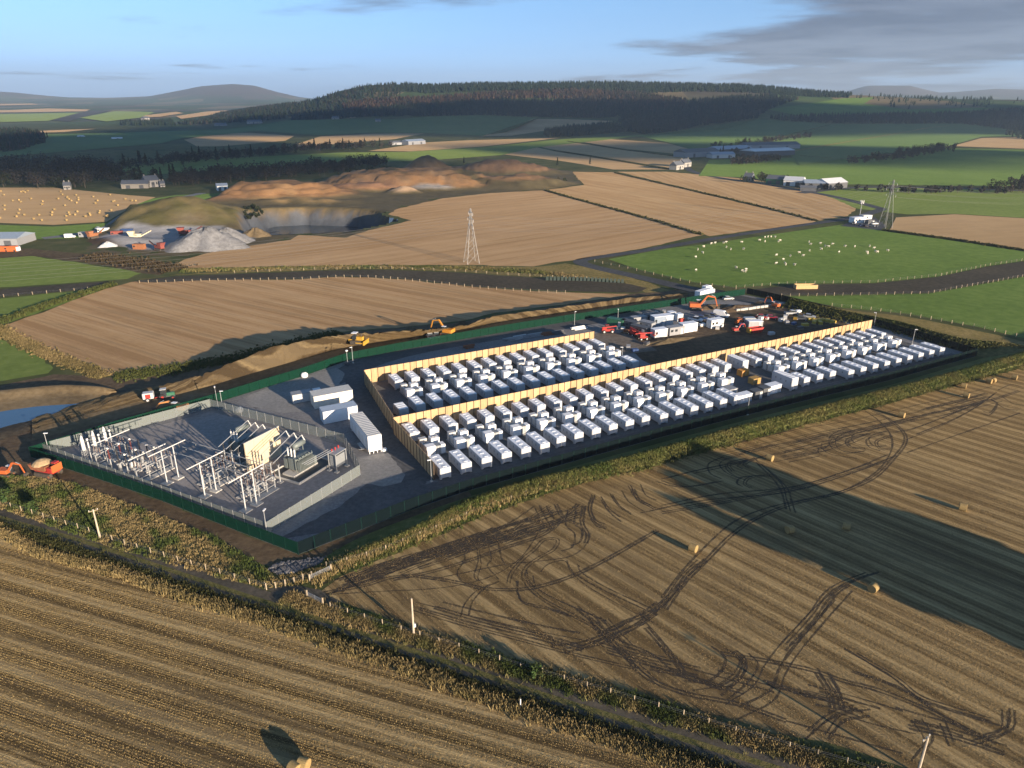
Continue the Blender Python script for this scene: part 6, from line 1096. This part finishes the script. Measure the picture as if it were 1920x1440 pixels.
# ---------------------------------------------------------------- straw bales
STRAW = plain('straw', (.27, .195, .085), .95, var=.25, scale=6); STRAWE = plain('straw ends', (.30, .21, .09), .95, var=.3, scale=9)
def bale_proto(r=.72, L_=1.25):
    pr = Proto(); pr.part('roll', MB().lathe((0, -L_ / 2, r), [(r * .96, 0), (r, .06), (r, L_ - .06), (r * .96, L_)], n=20, axis='Y'), STRAW, smooth_=False)
    for s in (-1, 1): pr.part('end_face', MB().lathe((0, s * (L_ / 2 + .005) - .01, r), [(r * .93, 0), (r * .93, .02)], n=18, axis='Y'), STRAWE)
    return pr
BALE = bale_proto(); BFAR = bale_proto(.66, 1.15)
for px, rz, la in (((553, 1449), 1.0, 'left of two straw bales standing together on the striped stubble'), ((570, 1441), 1.3, 'right of two straw bales standing together on the striped stubble'), ((1299, 1034), .9, 'sunlit straw bale beside the paired wheel tracks'), ((1480, 999), 1.9, 'shaded straw bale nearest the paired wheel tracks'), ((1586, 993), 1.1, 'shaded straw bale lying alone in mid field'), ((1636, 1109), 2.3, 'shaded straw bale lowest in the field'), ((1443, 864), .8, 'sunlit straw bale throwing a long shadow to the fence'), ((1690, 783), .8, 'straw bale inside the looping tracks near the bank'), ((1804, 957), 1.0, 'sunlit straw bale on the open right-hand stubble'), ((1806, 728), .9, 'straw bale close to the wire fence'), ((1811, 746), .8, 'straw bale below the one by the wire fence'), ((1854, 719), .7, 'left of the paired bales beside the fence'), ((1861, 718), 2.2, 'right of the paired bales beside the fence'), ((1901, 712), .8, 'straw bale at the far fence corner')):
    BALE.put('straw_bale', (*G(*px), .03), rz, la, 'bale', 'straw bales on the stubble')
bf = [G(*q) for q in [(0,358),(100,356),(230,368),(270,373),(200,412),(100,418),(0,412)]]; cnt = 0; RB = random.Random(5)
while cnt < 62:
    px = (RB.uniform(0, 270), RB.uniform(357, 418))
    if inside(*G(*px), bf): BFAR.put('straw_bale', (*G(*px), .14), RB.uniform(0, 3), 'small far straw bale on the field left of the grassy mound', 'bale', 'bales on the far left field'); cnt += 1
# ---------------------------------------------------------------- sheep
bm = bmesh.new()
def blob(c, r, n_=8, rings=5):
    M = Matrix.Translation(c) @ Matrix.Diagonal((*r, 1)); bmesh.ops.create_uvsphere(bm, u_segments=n_, v_segments=rings, radius=1, matrix=M)
blob((0, 0, .68), (.62, .3, .33)); blob((.66, 0, .82), (.22, .12, .14)); blob((.48, 0, .8), (.25, .17, .22))
for s in (-1, 1): blob((.6, s * .14, .93), (.06, .1, .04), 6, 4)
for x in (-.4, .38):
    for s in (-1, 1): bmesh.ops.create_cone(bm, cap_ends=True, segments=6, radius1=.05, radius2=.075, depth=.5, matrix=Matrix.Translation((x, s * .16, .25)))
sm = bpy.data.meshes.new('sheep'); bm.to_mesh(sm); bm.free(); sm.materials.append(plain('fleece', (.5, .47, .4), .95, var=.12, scale=8)); RS = random.Random(3)
for a, b in [(585,280),(610,268),(605,293),(577,311),(578,365),(640,256),(655,253),(690,252),(702,270),(720,279),(700,250),(765,250),(772,277),(838,242),(860,230),(872,228),(885,228),(900,228),(922,243),(915,247),(860,247),(906,303),(963,306),(935,321),(942,337),(905,337),(980,342),(1000,293),(1040,248),(1045,258),(1042,284),(1085,255),(1090,278),(1105,266),(1120,268),(1135,258),(1187,266),(1162,291),(1227,268),(1288,266),(1305,274),(1278,291),(1280,297),(1312,288),(1320,290),(1362,284),(742,354),(768,368),(783,362),(778,370),(945,342),(1015,305)]:
    o_ = link(bpy.data.objects.new('sheep', sm)); o_.location = (*G(1040 + a / 2.1818, 341 + b / 2.1818), .02); o_.rotation_euler.z = RS.uniform(0, 6.28); o_.scale = (1.1,) * 3; tag(o_, 'white sheep grazing on the green pasture beside the lane', 'sheep', 'grazing sheep')
# ---------------------------------------------------------------- pylons and lines
PYL = plain('weathered pylon steel', (.26, .27, .28), .6, .2)
def pylon(label, base, ytop, rz):
    h = top_height(base, ytop); root = tag(empty('lattice_pylon', (*G(*base), 0), rz), label, 'pylon'); hw = lambda z: 3.0 - 2.45 * min(1, z / (h * .78)) if z < h * .78 else .55 * (1 - .6 * (z - h * .78) / (h * .22)); lv = [0, h * .2, h * .36, h * .49, h * .6, h * .69, h * .78, h * .89, h]
    for sx_ in (-1, 1):
        for sy_ in (-1, 1):
            m_ = MB()
            for a, b in zip(lv, lv[1:]): m_.tube((sx_ * hw(a), sy_ * hw(a), a), (sx_ * hw(b), sy_ * hw(b), b), .10, .09, n=4)
            m_.build('leg', PYL, root)
    br = MB()
    for a, b in zip(lv, lv[1:]):
        A_, B_ = hw(a), hw(b)
        for s in (-1, 1): br.tube((-A_, s * A_, a), (B_, s * B_, b), .045, n=3); br.tube((A_, s * A_, a), (-B_, s * B_, b), .045, n=3); br.tube((s * A_, -A_, a), (s * B_, B_, b), .045, n=3); br.tube((s * A_, A_, a), (s * B_, -B_, b), .045, n=3); br.tube((-B_, s * B_, b), (B_, s * B_, b), .045, n=3)
    br.build('bracing', PYL, root)
    for z, w in ((h * .70, 3.4), (h * .82, 4.0), (h * .93, 3.0)):
        c = MB()
        for s in (-1, 1): c.tube((s * .5, -.4, z), (s * w, 0, z + .1), .08, n=4); c.tube((s * .5, .4, z), (s * w, 0, z + .1), .08, n=4); c.tube((s * .4, 0, z + 1.0), (s * w, 0, z + .1), .07, n=4)
        k = c.build('crossarm', PYL, root)
        for s in (-1, 1): insul(MB(), (s * w, 0, z - 1.3), 1.35, .12).build('insulator_string', LGREY, k)
    return h
PA = (884, 493); PB = (1659, 427); b0, b1 = np.array(G(*PA)), np.array(G(*PB)); lang = math.atan2(*(b1 - b0)[::-1])
h0 = pylon('lattice pylon standing in the tan stubble field', PA, 391, lang + math.pi / 2); h1 = pylon('lattice pylon beside the small depot at the lane junction', PB, 337, lang + math.pi / 2)
WIRE = plain('conductor', (.22, .22, .22), .6, .2)
nrm = np.array([-math.sin(lang), math.cos(lang)]); left_end = b0 - (b1 - b0) / np.hypot(*(b1 - b0)) * 330; right_end = np.array(G(2300, 385))
for kz, w in ((.70, 3.4), (.82, 4.0), (.93, 3.0)):
    for s in (-1, 1):
        m_ = MB(); pts = []
        for (A_, hA, B_, hB, sag) in ((left_end, 24, b0, h0, 7), (b0, h0, b1, h1, 9), (b1, h1, right_end, 26, 9)):
            for i in range(16):
                t = i / 16; q = A_ * (1 - t) + B_ * t + nrm * s * w; pts.append((q[0], q[1], (hA * kz - 1.3) * (1 - t) + (hB * kz - 1.3) * t - sag * 4 * t * (1 - t)))
        for a, b in zip(pts, pts[1:]): m_.tube(a, b, .03, n=3, caps=False)
        tag(m_.build('power_line', WIRE), 'conductor strung between the two lattice pylons', 'power line', 'pylon conductors')
# depot at the junction
for p_, la, lb, h, mt_, label in (((1607, 417), 9, 5, 3.2, WHITE, 'white depot building by the pylon'), ((1622, 412), 7, 4, 3, LGREY, 'grey depot building by the pylon'), ((1630, 420), 5, 3, 2.5, DGREY, 'dark depot store by the pylon')): cabin('depot_building', label, 0, 0, la, lb, h, mt_, ROOFW if mt_ is WHITE else mt_, 'building', xy=G(*p_), rz=.3, win=2)
for i, p_ in enumerate(((1616, 424), (1624, 425), (1634, 425), (1640, 421), (1600, 420))): put_car(CAR, 'car', p_, .3 + i, (BLUE, DGREY, SILV, WHITE, DGREY)[i], ('dark blue car parked at the depot', 'charcoal car parked at the depot', 'silver car parked at the depot', 'white car parked at the depot', 'black car parked left of the depot')[i])
sheet('yard', [(1575,424),(1605,412),(1640,407),(1662,424),(1650,432),(1600,426)], ASPH, .075, 'tarmac depot yard')
root = tag(empty('antenna_mast', (*G(1612, 404), 0)), 'slim mast with white antennas at the lane junction', 'mast'); hm = top_height((1612, 404), 376); MB().tube((0, 0, 0), (0, 0, hm), .25, .15).build('mast', GALV, root)
for i in range(3): a = i * 2.1; MB().box((1.1 * math.cos(a), 1.1 * math.sin(a), hm - 1), (.35, .35, 2.2)).build('antenna', WHITE, root)
MB().lathe((0, 0, hm - 1.2), [(1.1, 0), (1.2, .1), (1.1, .2)], n=10).build('ring', GALV, root)
# ---------------------------------------------------------------- far houses and sheds
SLATE = plain('slate roof', (.10, .11, .13), .7, var=.15); BLUER = plain('blue steel roof', (.24, .29, .36), .35); PALER = plain('pale steel roof', (.55, .57, .6), .4); HARL = plain('white harling', (.3, .29, .275), .9); STONE = plain('grey stone wall', (.25, .23, .2), .9, var=.2)
def building(label, pl, pr_, depth, h, roofh, wall, roofm, name='farm_shed', cat='shed', wins=0, chim=0, doors=1):
    A_, B_ = TZ(*pl), TZ(*pr_); dx, dy = B_[0] - A_[0], B_[1] - A_[1]; L_ = math.hypot(dx, dy); root = tag(empty(name, A_, math.atan2(dy, dx)), label, cat)
    MB().box((L_ / 2, depth / 2, h / 2 - .3), (L_, depth, h + .6)).build('wall', wall, root); r_ = MB().prism([(-.4, h - .1), (depth / 2, h + roofh), (depth + .4, h - .1)], L_ + .8, 'X', c=(L_ / 2, 0, 0)).build('roof', roofm, root)
    for i in range(chim): MB().box((.8 + i * (L_ - 1.6), depth / 2, h + roofh + .5), (.9, .7, 1.5)).build('chimney', STONE, r_)
    for i in range(wins): MB().box((L_ * (i + .7) / (wins + .4), -.05, h * .55), (1.0, .12, h * .35)).build('window', GLASS, root)
    for i in range(doors): MB().box((L_ * (i + .5) / doors, -.06, h * .36), (min(3.5, L_ * .25), .1, h * .7)).build('door', DGREY, root)
for a in (('long blue-roofed shed of the far farmstead', (1285, 296), (1350, 293), 25, 7, 4, MGREY, SLATE), ('dark barn of the far farmstead behind the lane', (1345, 290), (1410, 287), 25, 7, 4, DGREY, BLUER), ('pale roofed shed of the far farmstead', (1414, 294), (1490, 291), 30, 7, 3, DGREY, PALER), ('low grey shed in front of the far farmstead', (1335, 297), (1378, 296), 15, 5, 3, LGREY, BLUER), ('long dark shed behind the pale roofed one', (1400, 281), (1500, 279), 25, 7, 4, MGREY, SLATE),
          ('green shed of the roadside farm', (1435, 345), (1466, 347), 14, 5, 3, GREENP, SLATE), ('pale roofed shed of the roadside farm', (1468, 348), (1503, 350), 14, 5, 3, OFFW, PALER), ('dark open barn of the roadside farm', (1508, 354), (1550, 355), 16, 5, 2.5, DGREY, BLUER), ('curved roof barn at the end of the roadside farm', (1552, 355), (1588, 352), 16, 5, 3.5, DGREY, PALER), ('low black shed beside the barns', (1500, 358), (1530, 359), 8, 3, 1.5, DGREY, SLATE),
          ('blue roofed shed above the green band', (766, 272), (798, 270), 18, 6, 3, MGREY, BLUER), ('dark sheds beside the blue roofed one', (735, 272), (764, 271), 14, 4, 3, MGREY, SLATE), ('long stone steading below the wood', (228, 354), (278, 353), 10, 4, 3, STONE, SLATE), ('blue shed at the quarry back corner', (408, 358), (428, 357), 9, 4, 2, OFFW, BLUER), ('large grey-blue workshop left of the quarry', (-40, 462), (34, 461), 18, 4, 2, MGREY, BLUER)):
    building(*a, doors=2)
for a in (('white farmhouse with chimneys below the wood', (276, 352), (300, 350), 9, 6, 4), ('white cottage right of the farmhouse', (301, 351), (310, 350.5), 6, 3, 2.5), ('white cottage beside the bale field', (120, 356), (133, 355.5), 7, 3.5, 3), ('white house at the forest foot', (463, 232.5), (488, 231.5), 14, 7, 5), ('white bungalow left of the forest houses', (402, 236.5), (420, 236), 12, 5, 4), ('white cottage in the pasture above the farm', (704, 229), (714, 228.6), 12, 5, 4), ('white cottage by the tan forest-foot field', (622, 224.5), (634, 224), 12, 6, 4), ('white house in the far valley', (272, 226), (282, 225.7), 25, 9, 6), ('pale house by the far stubble', (1268, 319), (1282, 317), 9, 5, 4), ('white house left of the curved lane', (1283, 314), (1296, 312), 9, 5, 4), ('dark stone cottage above the roadside farm', (1393, 340), (1408, 341), 8, 4, 4)):
    building(*a, HARL if 'white' in a[0] or 'pale' in a[0] else STONE, SLATE, 'house', 'house', 3, 2)
for p0, p1, la in (((145, 257), (156, 257), 'white polytunnel strip in far pasture'), ((211, 261), (230, 260.4), 'long white polytunnel in far pasture')): building(la, p0, p1, 8, 2, 1.5, WHITE, PALER, 'polytunnel', 'tunnel')
for p_, col, la in (((8, 471), ORANGE, 'orange lorry beside the left workshop'), ((22, 471), ORANGE, 'orange tipper beside the left workshop')):
    r_ = cabin('parked_lorry', la, 0, 0, 6, 2.5, 2.6, col, col, 'lorry', xy=G(*p_), rz=.1, door=False, win=1)
    for x in (-2, 2):
        for s in (-1, 1): MB().lathe((x, s * 1.2 - .15, .4), [(.45, 0), (.45, .3)], n=8, axis='Y').build('wheel', BLACK, r_)
    MB().box((3.4, 0, 1.2), (1.2, 2.3, 2.0)).build('cab', WHITE, r_)
# ================================================================ TREES
def leafmesh(name, pts, size, cols, mat):
    n_ = len(pts); d = RNG.normal(size=(n_, 3)); d /= np.linalg.norm(d, axis=1)[:, None]; e = np.cross(d, RNG.normal(size=(n_, 3))); e /= np.linalg.norm(e, axis=1)[:, None]; g_ = np.cross(d, e); s = (size * RNG.uniform(.6, 1.4, n_))[:, None]
    v = np.stack([pts - e * s - g_ * s * .5, pts + e * s - g_ * s * .3, pts + e * s * .3 + g_ * s, pts - e * s * .6 + g_ * s * .7], 1).reshape(-1, 3); return np_mesh(name, v, np.arange(n_ * 4).reshape(-1, 4), mat, np.repeat(cols, 4, axis=0))
LEAF = vcol('tree leaves', grain=.2, gscale=.2)
def broad_proto(seed, h, w, col, dens=420, low=.25, size=.5):
    r_ = np.random.default_rng(seed); pr = Proto(); tr = MB().tube((0, 0, -.3), (.1, 0, h * .45), h * .028, h * .016, n=6)
    for i in range(6):
        a = i * 1.05 + r_.uniform(0, .6); tr.tube((.05, 0, h * r_.uniform(.25, .45)), (w * .36 * math.cos(a), w * .36 * math.sin(a), h * r_.uniform(.6, .85)), h * .012, h * .004, n=4)
    tr.tube((.1, 0, h * .45), (0, 0, h * .9), h * .016, h * .005, n=5); pr.part('trunk', tr, plain('bark', (.07, .055, .042), .9, var=.2))
    nl = 9; cl = np.stack([r_.normal(0, w * .24, nl), r_.normal(0, w * .24, nl), r_.uniform(h * low + .1 * h, h * .88, nl)], 1); cr = r_.uniform(.16, .28, nl) * w; which = r_.integers(0, nl, dens); d = r_.normal(size=(dens, 3)); d /= np.linalg.norm(d, axis=1)[:, None]
    pts = cl[which] + d * (cr[which] * r_.uniform(.55, 1.1, dens))[:, None]; pts[:, 2] = np.clip(pts[:, 2], h * low * .8, h); cc = np.array(col) * r_.uniform(.7, 1.35, (dens, 1)) * (1 + .12 * r_.normal(size=(nl, 3)))[which]; pr.part('crown', leafmesh('crown', pts, size, np.clip(cc, .005, 1), LEAF), None); return pr
def conifer_proto(seed, h, w, col, dens=420):
    r_ = np.random.default_rng(seed); pr = Proto(); pr.part('trunk', MB().tube((0, 0, -.3), (0, 0, h * .97), h * .02, .03, n=6), plain('bark', (.07, .055, .042), .9)); t = r_.uniform(.1, 1, dens) ** .8; a = r_.uniform(0, 6.28, dens); ring = .75 + .25 * np.sin(t * 40); rad = w / 2 * (1.05 - t) * ring * r_.uniform(.35, 1.05, dens); pts = np.stack([rad * np.cos(a), rad * np.sin(a), t * h], 1); pr.part('crown', leafmesh('crown', pts, .5, np.clip(np.array(col) * r_.uniform(.65, 1.35, (dens, 1)), .005, 1), LEAF), None); return pr
BAREC, BAREC2, DGRN, OLVT = (.028, .026, .024), (.038, .031, .027), (.011, .018, .011), (.022, .027, .014)
TB = [broad_proto(11, 13, 11, BAREC, size=.45), broad_proto(12, 14, 10, BAREC2, size=.45), broad_proto(13, 11, 10, OLVT, size=.5)]; TC = [conifer_proto(21, 16, 7, DGRN), conifer_proto(22, 14, 6, (.022, .036, .02))]
TN = ('bare_tree', 'bare_tree', 'leafy_tree')
def tree(px, kind, label, group, sc=1.0, off=(0, 0)):
    x, y, z = TZ(*px); pr = (TB + TC)[kind]; nm = TN[kind] if kind < 3 else 'conifer'
    kd = ('grey-brown bare ', 'brown bare ', 'olive leafy ', 'dark ', 'dark slim ')[kind] + ('tree ' if kind < 3 else 'conifer ')
    pr.put(nm, (x + off[0], y + off[1], z - .1), random.uniform(0, 6.28), kd + label, 'tree', group, sc=sc * random.uniform(.8, 1.2))
def belt(poly, n_, kinds, label, group, sc=1.0):
    W = poly; c = 0; xs = [p[0] for p in W]; ys = [p[1] for p in W]
    while c < n_:
        px = (random.uniform(min(xs), max(xs)), random.uniform(min(ys), max(ys)))
        if inside(*px, W): tree(px, random.choice(kinds), label, group, sc); c += 1
belt([(0,352),(0,330),(60,322),(180,320),(230,332),(225,350),(120,355)], 62, [0, 1, 0, 2], 'in the wood behind the bale field', 'trees of the left wood', 1.0)
belt([(220,312),(330,306),(330,298),(430,295),(560,284),(560,290),(430,302),(320,314),(240,322)], 34, [0, 3, 4, 2, 3], 'in the belt along the green band', 'trees of the long belt', .95)
belt([(315,352),(400,346),(520,340),(640,326),(720,316),(720,308),(600,318),(470,332),(360,338)], 58, [0, 1, 0, 0], 'in the wood behind the orange spoil', 'trees behind the quarry', .9)
belt([(560,282),(640,277),(730,274),(730,278),(640,283),(570,287)], 18, [0, 2, 3], 'beside the farm sheds above the green band', 'trees by the far shed', 1.0)
belt([(240,350),(330,348),(330,340),(250,338)], 12, [0, 0, 3], 'around the white farmhouse', 'trees of the farmhouse', 1.0)
belt([(640,338),(720,328),(740,322),(700,322),(640,330)], 9, [2, 2], 'on the rim of the spoil heaps', 'scrub on the spoil rim', .6)
belt([(1335,292),(1480,284),(1480,287),(1340,296)], 6, [0, 3], 'behind the farm sheds by the far lane', 'trees of the far farmstead', .8)
belt([(1332,276),(1420,268),(1524,255),(1524,258),(1420,272),(1335,280)], 22, [0, 1], 'along the far hedge below the woods', 'far hedge trees', .8)
belt([(1585,305),(1680,294),(1790,280),(1790,284),(1690,300),(1590,309)], 28, [1, 0, 1], 'in the belt above the wide green field', 'trees of the right belt', .9)
belt([(1370,306),(1460,301),(1460,304),(1372,311)], 12, [0, 1], 'below the far farmstead', 'trees below the far farmstead', .7)
belt([(1860,360),(1925,352),(1925,362),(1870,366)], 10, [0, 3, 2], 'beside the main road at the right', 'roadside trees', .9)
belt([(1690,362),(1860,358),(1860,361),(1700,365)], 9, [0, 1], 'along the main road', 'main road hedge trees', .5)
belt([(1330,345),(1480,344),(1500,338),(1400,336)], 7, [0, 2], 'above the roadside farm', 'roadside farm trees', .6)
for p_ in ((1106, 309), (870, 308), (1045, 312)): tree(p_, 3, 'on the spoil heaps by the far stubble', 'conifers on the spoil', .6)
for p_ in ((1012, 1266), (1004, 1264)):
    pass
bush = broad_proto(31, 1.8, 2.4, (.04, .06, .02), 300, .05, .16); bush.put('green_bush', (*G(1012, 1268), 0), 0, 'round green bush on the farm track verge', 'bush'); bush.put('green_bush', (*G(20, 938), 0), 1, 'dark green gorse bush in the rough meadow corner', 'bush', sc=1.5); bush.put('green_bush', (*G(62, 957), 0), 2, 'small dark bush beside the meadow fence', 'bush', sc=1.2)
# copse beside the tracked field: its long shadow crosses the stubble
BIGT = [broad_proto(41, 15, 11, OLVT, 1900, .08, .6), broad_proto(42, 13.5, 10, OLVT, 1900, .08, .6)]
for i, (x, y, s) in enumerate(((104, 64, 1.35), (110, 70, 1.25), (99, 57, 1.2), (114, 63, 1.4), (106, 55, 1.1))): BIGT[i % 2].put('leafy_tree', (x, y, 0), i * 1.3, 'dense tree of the copse beside the tracked stubble field', 'tree', 'copse by the tracked field', sc=s)
# forest on the hill: one mass of conifers, larch brown in bands
def forest(name, label, tests, n_, hr=(11, 18)):
    xs, ys, cs = [], [], []
    for (poly, cnt, pal) in tests:
        k = 0; W = poly; ax = [p[0] for p in W]; ay = [p[1] for p in W]; 
        # outline to places, scatter by place so spacing is even on the ground
        Wp = [T(*p) for p in W]; bx = [w[0] for w in Wp]; by = [w[1] for w in Wp]; X_ = RNG.uniform(min(bx), max(bx), cnt * 6); Y_ = RNG.uniform(min(by), max(by), cnt * 6); ii = np.where(inside(X_, Y_, Wp))[0][:cnt]
        xs.append(X_[ii]); ys.append(Y_[ii]); c = np.array(pal)[RNG.integers(0, len(pal), len(ii))]; cs.append(c)
    x, y, c = np.concatenate(xs), np.concatenate(ys), np.concatenate(cs); N = len(x); z = hterr(x, y) - .5; h = RNG.uniform(*hr, N); w = h * RNG.uniform(.17, .26, N); k = 5; a0 = RNG.uniform(0, 6.28, N); V_ = np.zeros((N, 2 * (k + 1), 3)); 
    for tier, (zb, zt, ws) in enumerate(((.08, .7, 1.0), (.45, 1.0, .68))):
        for i in range(k): a = a0 + i * 2 * math.pi / k + tier * .6; V_[:, tier * (k + 1) + i] = np.stack([x + w * ws * np.cos(a), y + w * ws * np.sin(a), z + h * zb], 1)
        V_[:, tier * (k + 1) + k] = np.stack([x, y, z + h * zt], 1)
    fl = [(t * (k + 1) + i, t * (k + 1) + (i + 1) % k, t * (k + 1) + k) for t in (0, 1) for i in range(k)]; f_ = (np.arange(N)[:, None, None] * (2 * (k + 1)) + np.array(fl)[None]).reshape(-1, 3); cc = c * RNG.uniform(.7, 1.35, (N, 1)); cc = np.repeat(cc, 2 * (k + 1), axis=0)
    ob = link(bpy.data.objects.new(name, np_mesh(name, V_.reshape(-1, 3), f_, vcol('forest needles', grain=.2, gscale=.02), np.clip(cc, .003, 1)))); tag(ob, label, 'forest', kind='stuff')
DK = [(.014, .024, .014), (.018, .03, .016), (.022, .03, .018)]; LR = [(.05, .034, .023), (.058, .038, .026), (.026, .028, .018)]; MX = [(.016, .024, .014), (.03, .026, .018), (.02, .027, .016)]
forest('forest', 'dark conifer forest covering the broad hill with brown larch bands', [
    ([(325,235),(400,219),(470,207),(560,196),(640,175),(690,163),(740,159),(760,172),(730,190),(640,205),(560,219),(470,230),(380,234)], 4200, MX + DK),
    ([(735,170),(760,160),(900,159.5),(1000,158.5),(1150,157.5),(1300,160.5),(1450,166.5),(1600,178.5),(1590,184),(1450,178),(1300,172),(1200,176),(1060,172),(900,171),(800,176)], 5200, DK),
    ([(640,200),(760,186),(900,178),(1060,172),(1200,177),(1160,190),(1000,184),(900,190),(780,200),(660,214)], 3200, LR),
    ([(560,220),(700,208),(800,198),(950,190),(1060,192),(1180,194),(1200,214),(1130,222),(1000,220),(900,216),(640,223),(545,226)], 5200, DK + MX),
    ([(1050,192),(1200,178),(1290,190),(1280,206),(1200,212),(1110,206)], 2200, LR + MX), ([(1180,214),(1280,206),(1300,190),(1430,182),(1500,186),(1440,206),(1420,222),(1300,238),(1205,252),(1160,228)], 3600, MX + DK),
    ([(1020,252),(1060,242),(1130,236),(1200,236),(1190,246),(1100,254),(1030,258)], 1100, DK), ([(1640,190),(1700,180),(1860,184),(1860,202),(1700,206),(1640,198)], 1500, DK), ([(1440,222),(1560,218),(1720,216),(1830,214),(1925,206),(2100,206),(2100,240),(1925,246),(1800,232),(1600,232),(1480,228)], 3600, MX + DK),
    ([(1600,180),(1925,189),(2100,190),(2100,196),(1925,196),(1600,184)], 900, DK), ([(-60,290),(-60,252),(40,248),(90,258),(85,268),(30,284)], 1000, DK + LR[:1]), ([(225,232),(320,228),(330,236),(226,236)], 350, DK), ([(1880,252),(1925,232),(2050,232),(2050,262),(1900,262)], 500, DK)], 0)
def woodland(name, label, polys, quads=46, size=.75):
    P_, C_ = [], []
    for poly, cnt, pal, hh in polys:
        Wp = [TZ(*p)[:2] for p in poly]; bx = [w[0] for w in Wp]; by = [w[1] for w in Wp]; X_ = RNG.uniform(min(bx), max(bx), cnt * 8); Y_ = RNG.uniform(min(by), max(by), cnt * 8); ii = np.where(inside(X_, Y_, Wp))[0][:cnt]; x, y = X_[ii], Y_[ii]; z = hterr(x, y); N = len(x); h = RNG.uniform(hh * .65, hh * 1.2, N); w = h * RNG.uniform(.3, .42, N)
        d = RNG.normal(size=(N, quads, 3)); d /= np.linalg.norm(d, axis=2)[..., None]; d *= RNG.uniform(.45, 1.05, (N, quads, 1)); pt = np.stack([x[:, None] + d[..., 0] * w[:, None], y[:, None] + d[..., 1] * w[:, None], z[:, None] + h[:, None] * (.55 + .45 * d[..., 2])], -1)
        c = np.array(pal)[RNG.integers(0, len(pal), N)] * RNG.uniform(.75, 1.3, (N, 1)); P_.append(pt.reshape(-1, 3)); C_.append(np.repeat(c, quads, axis=0) * RNG.uniform(.8, 1.25, (N * quads, 1)))
    P_, C_ = np.concatenate(P_), np.concatenate(C_); tag(link(bpy.data.objects.new(name, leafmesh(name, P_, size, np.clip(C_, .004, 1), LEAF))), label, 'wood', kind='stuff')
BW = [BAREC, BAREC2, (.024, .025, .022), (.034, .032, .03)]
woodland('woodland', 'dark leafless wood massed behind the bale field', [([(-60,352),(-60,312),(60,306),(180,308),(235,325),(225,346),(100,350)], 330, BW, 13)])
woodland('woodland', 'leafless wood massed behind the orange spoil heaps', [([(330,350),(420,343),(520,337),(640,323),(725,312),(725,306),(600,314),(470,327),(340,333)], 260, BW, 12)])
woodland('woodland', 'thin wood along the long green band', [([(215,316),(330,300),(450,291),(570,280),(570,286),(450,299),(330,310),(230,322)], 120, BW, 12), ([(560,283),(640,277),(735,274),(735,277),(640,282),(565,287)], 50, BW, 12)])
woodland('woodland', 'brown hedgerow wood on the right-hand slopes', [([(1330,278),(1420,269),(1526,254),(1526,258),(1420,273),(1335,281)], 70, BW, 10), ([(1580,307),(1680,295),(1792,280),(1792,284),(1690,300),(1590,310)], 90, BW, 10), ([(1365,308),(1462,301),(1462,304),(1370,312)], 40, BW, 9), ([(1500,352),(1700,360),(1925,362),(1925,364),(1700,363),(1500,355)], 40, BW, 6)])
woodland('scrub', 'dark gorse scrub on the spoil heaps', [([(640,340),(700,333),(745,322),(720,318),(650,330)], 40, [DGRN, OLVT], 4), ([(905,350),(960,338),(1060,338),(1075,346),(1000,352)], 60, [(.04, .036, .02), OLVT], 3), ([(430,398),(480,388),(500,402),(470,415)], 50, [OLVT, DGRN], 3)], size=.5)
# ---------------------------------------------------------------- unseen clouds added behind the camera so their shadows dull the far hillside
def shade_cloud(label, shade, rx, ry, zc=900.0):
    sx_, sy_ = T(*shade) if shade[1] < 245 else G(*shade); k_ = zc / math.tan(SUN_EL); cx, cy = sx_ + k_ * math.sin(SUN_AZ), sy_ - k_ * math.cos(SUN_AZ)
    b = bmesh.new(); bmesh.ops.create_icosphere(b, subdivisions=4, radius=1.0)
    for v in b.verts:
        q = v.co; k = 1 + .22 * math.sin(q.x * 5 + rx) * math.cos(q.y * 4) + .12 * math.sin(q.y * 11 + ry) + .08 * math.sin(q.x * 17 + q.z * 9); v.co = Vector((q.x * rx * k, q.y * ry * k, q.z * (60 if q.z > 0 else 18) * k))
    me_ = bpy.data.meshes.new('shade_cloud'); b.to_mesh(me_); b.free(); me_.shade_smooth(); me_.materials.append(plain('cloud vapour', (.8, .8, .82), 1.0, var=.02)); o_ = link(bpy.data.objects.new('shade_cloud', me_)); o_.location = (cx, cy, zc); tag(o_, label, 'shade_cloud', 'unseen shade clouds added behind the camera')
for shade, rx, ry, la in (((800, 236), 800, 420, 'long flat grey cloud added unseen to shade the near side of the hill'), ((1150, 205), 800, 380, 'flat grey cloud added unseen to shade the forest'), ((1650, 225), 800, 600, 'broad grey cloud added unseen to shade the right-hand slopes'), ((260, 314), 330, 150, 'small grey cloud added unseen to shade the quarry wood'), ((1500, 290), 400, 160, 'grey cloud added unseen to shade the far farmstead'), ((60, 285), 420, 420, 'grey cloud added unseen to shade the left pasture')): shade_cloud(la, shade, rx, ry)
# ---------------------------------------------------------------- haze
hz = MB().box((0, 0, 210), (25400, 25400, 480)); m = bpy.data.materials.new('haze air'); m.use_nodes = True; n, l = m.node_tree.nodes, m.node_tree.links; n.clear(); pv = n.new('ShaderNodeVolumePrincipled'); pv.inputs['Color'].default_value = (.62, .80, 1, 1); pv.inputs['Density'].default_value = 8.5e-5; pv.inputs['Anisotropy'].default_value = 0.2; oo = n.new('ShaderNodeOutputMaterial'); l.new(pv.outputs[0], oo.inputs['Volume'])
tag(hz.build('haze', m), 'pale blue haze over the valley', 'haze', kind='stuff')
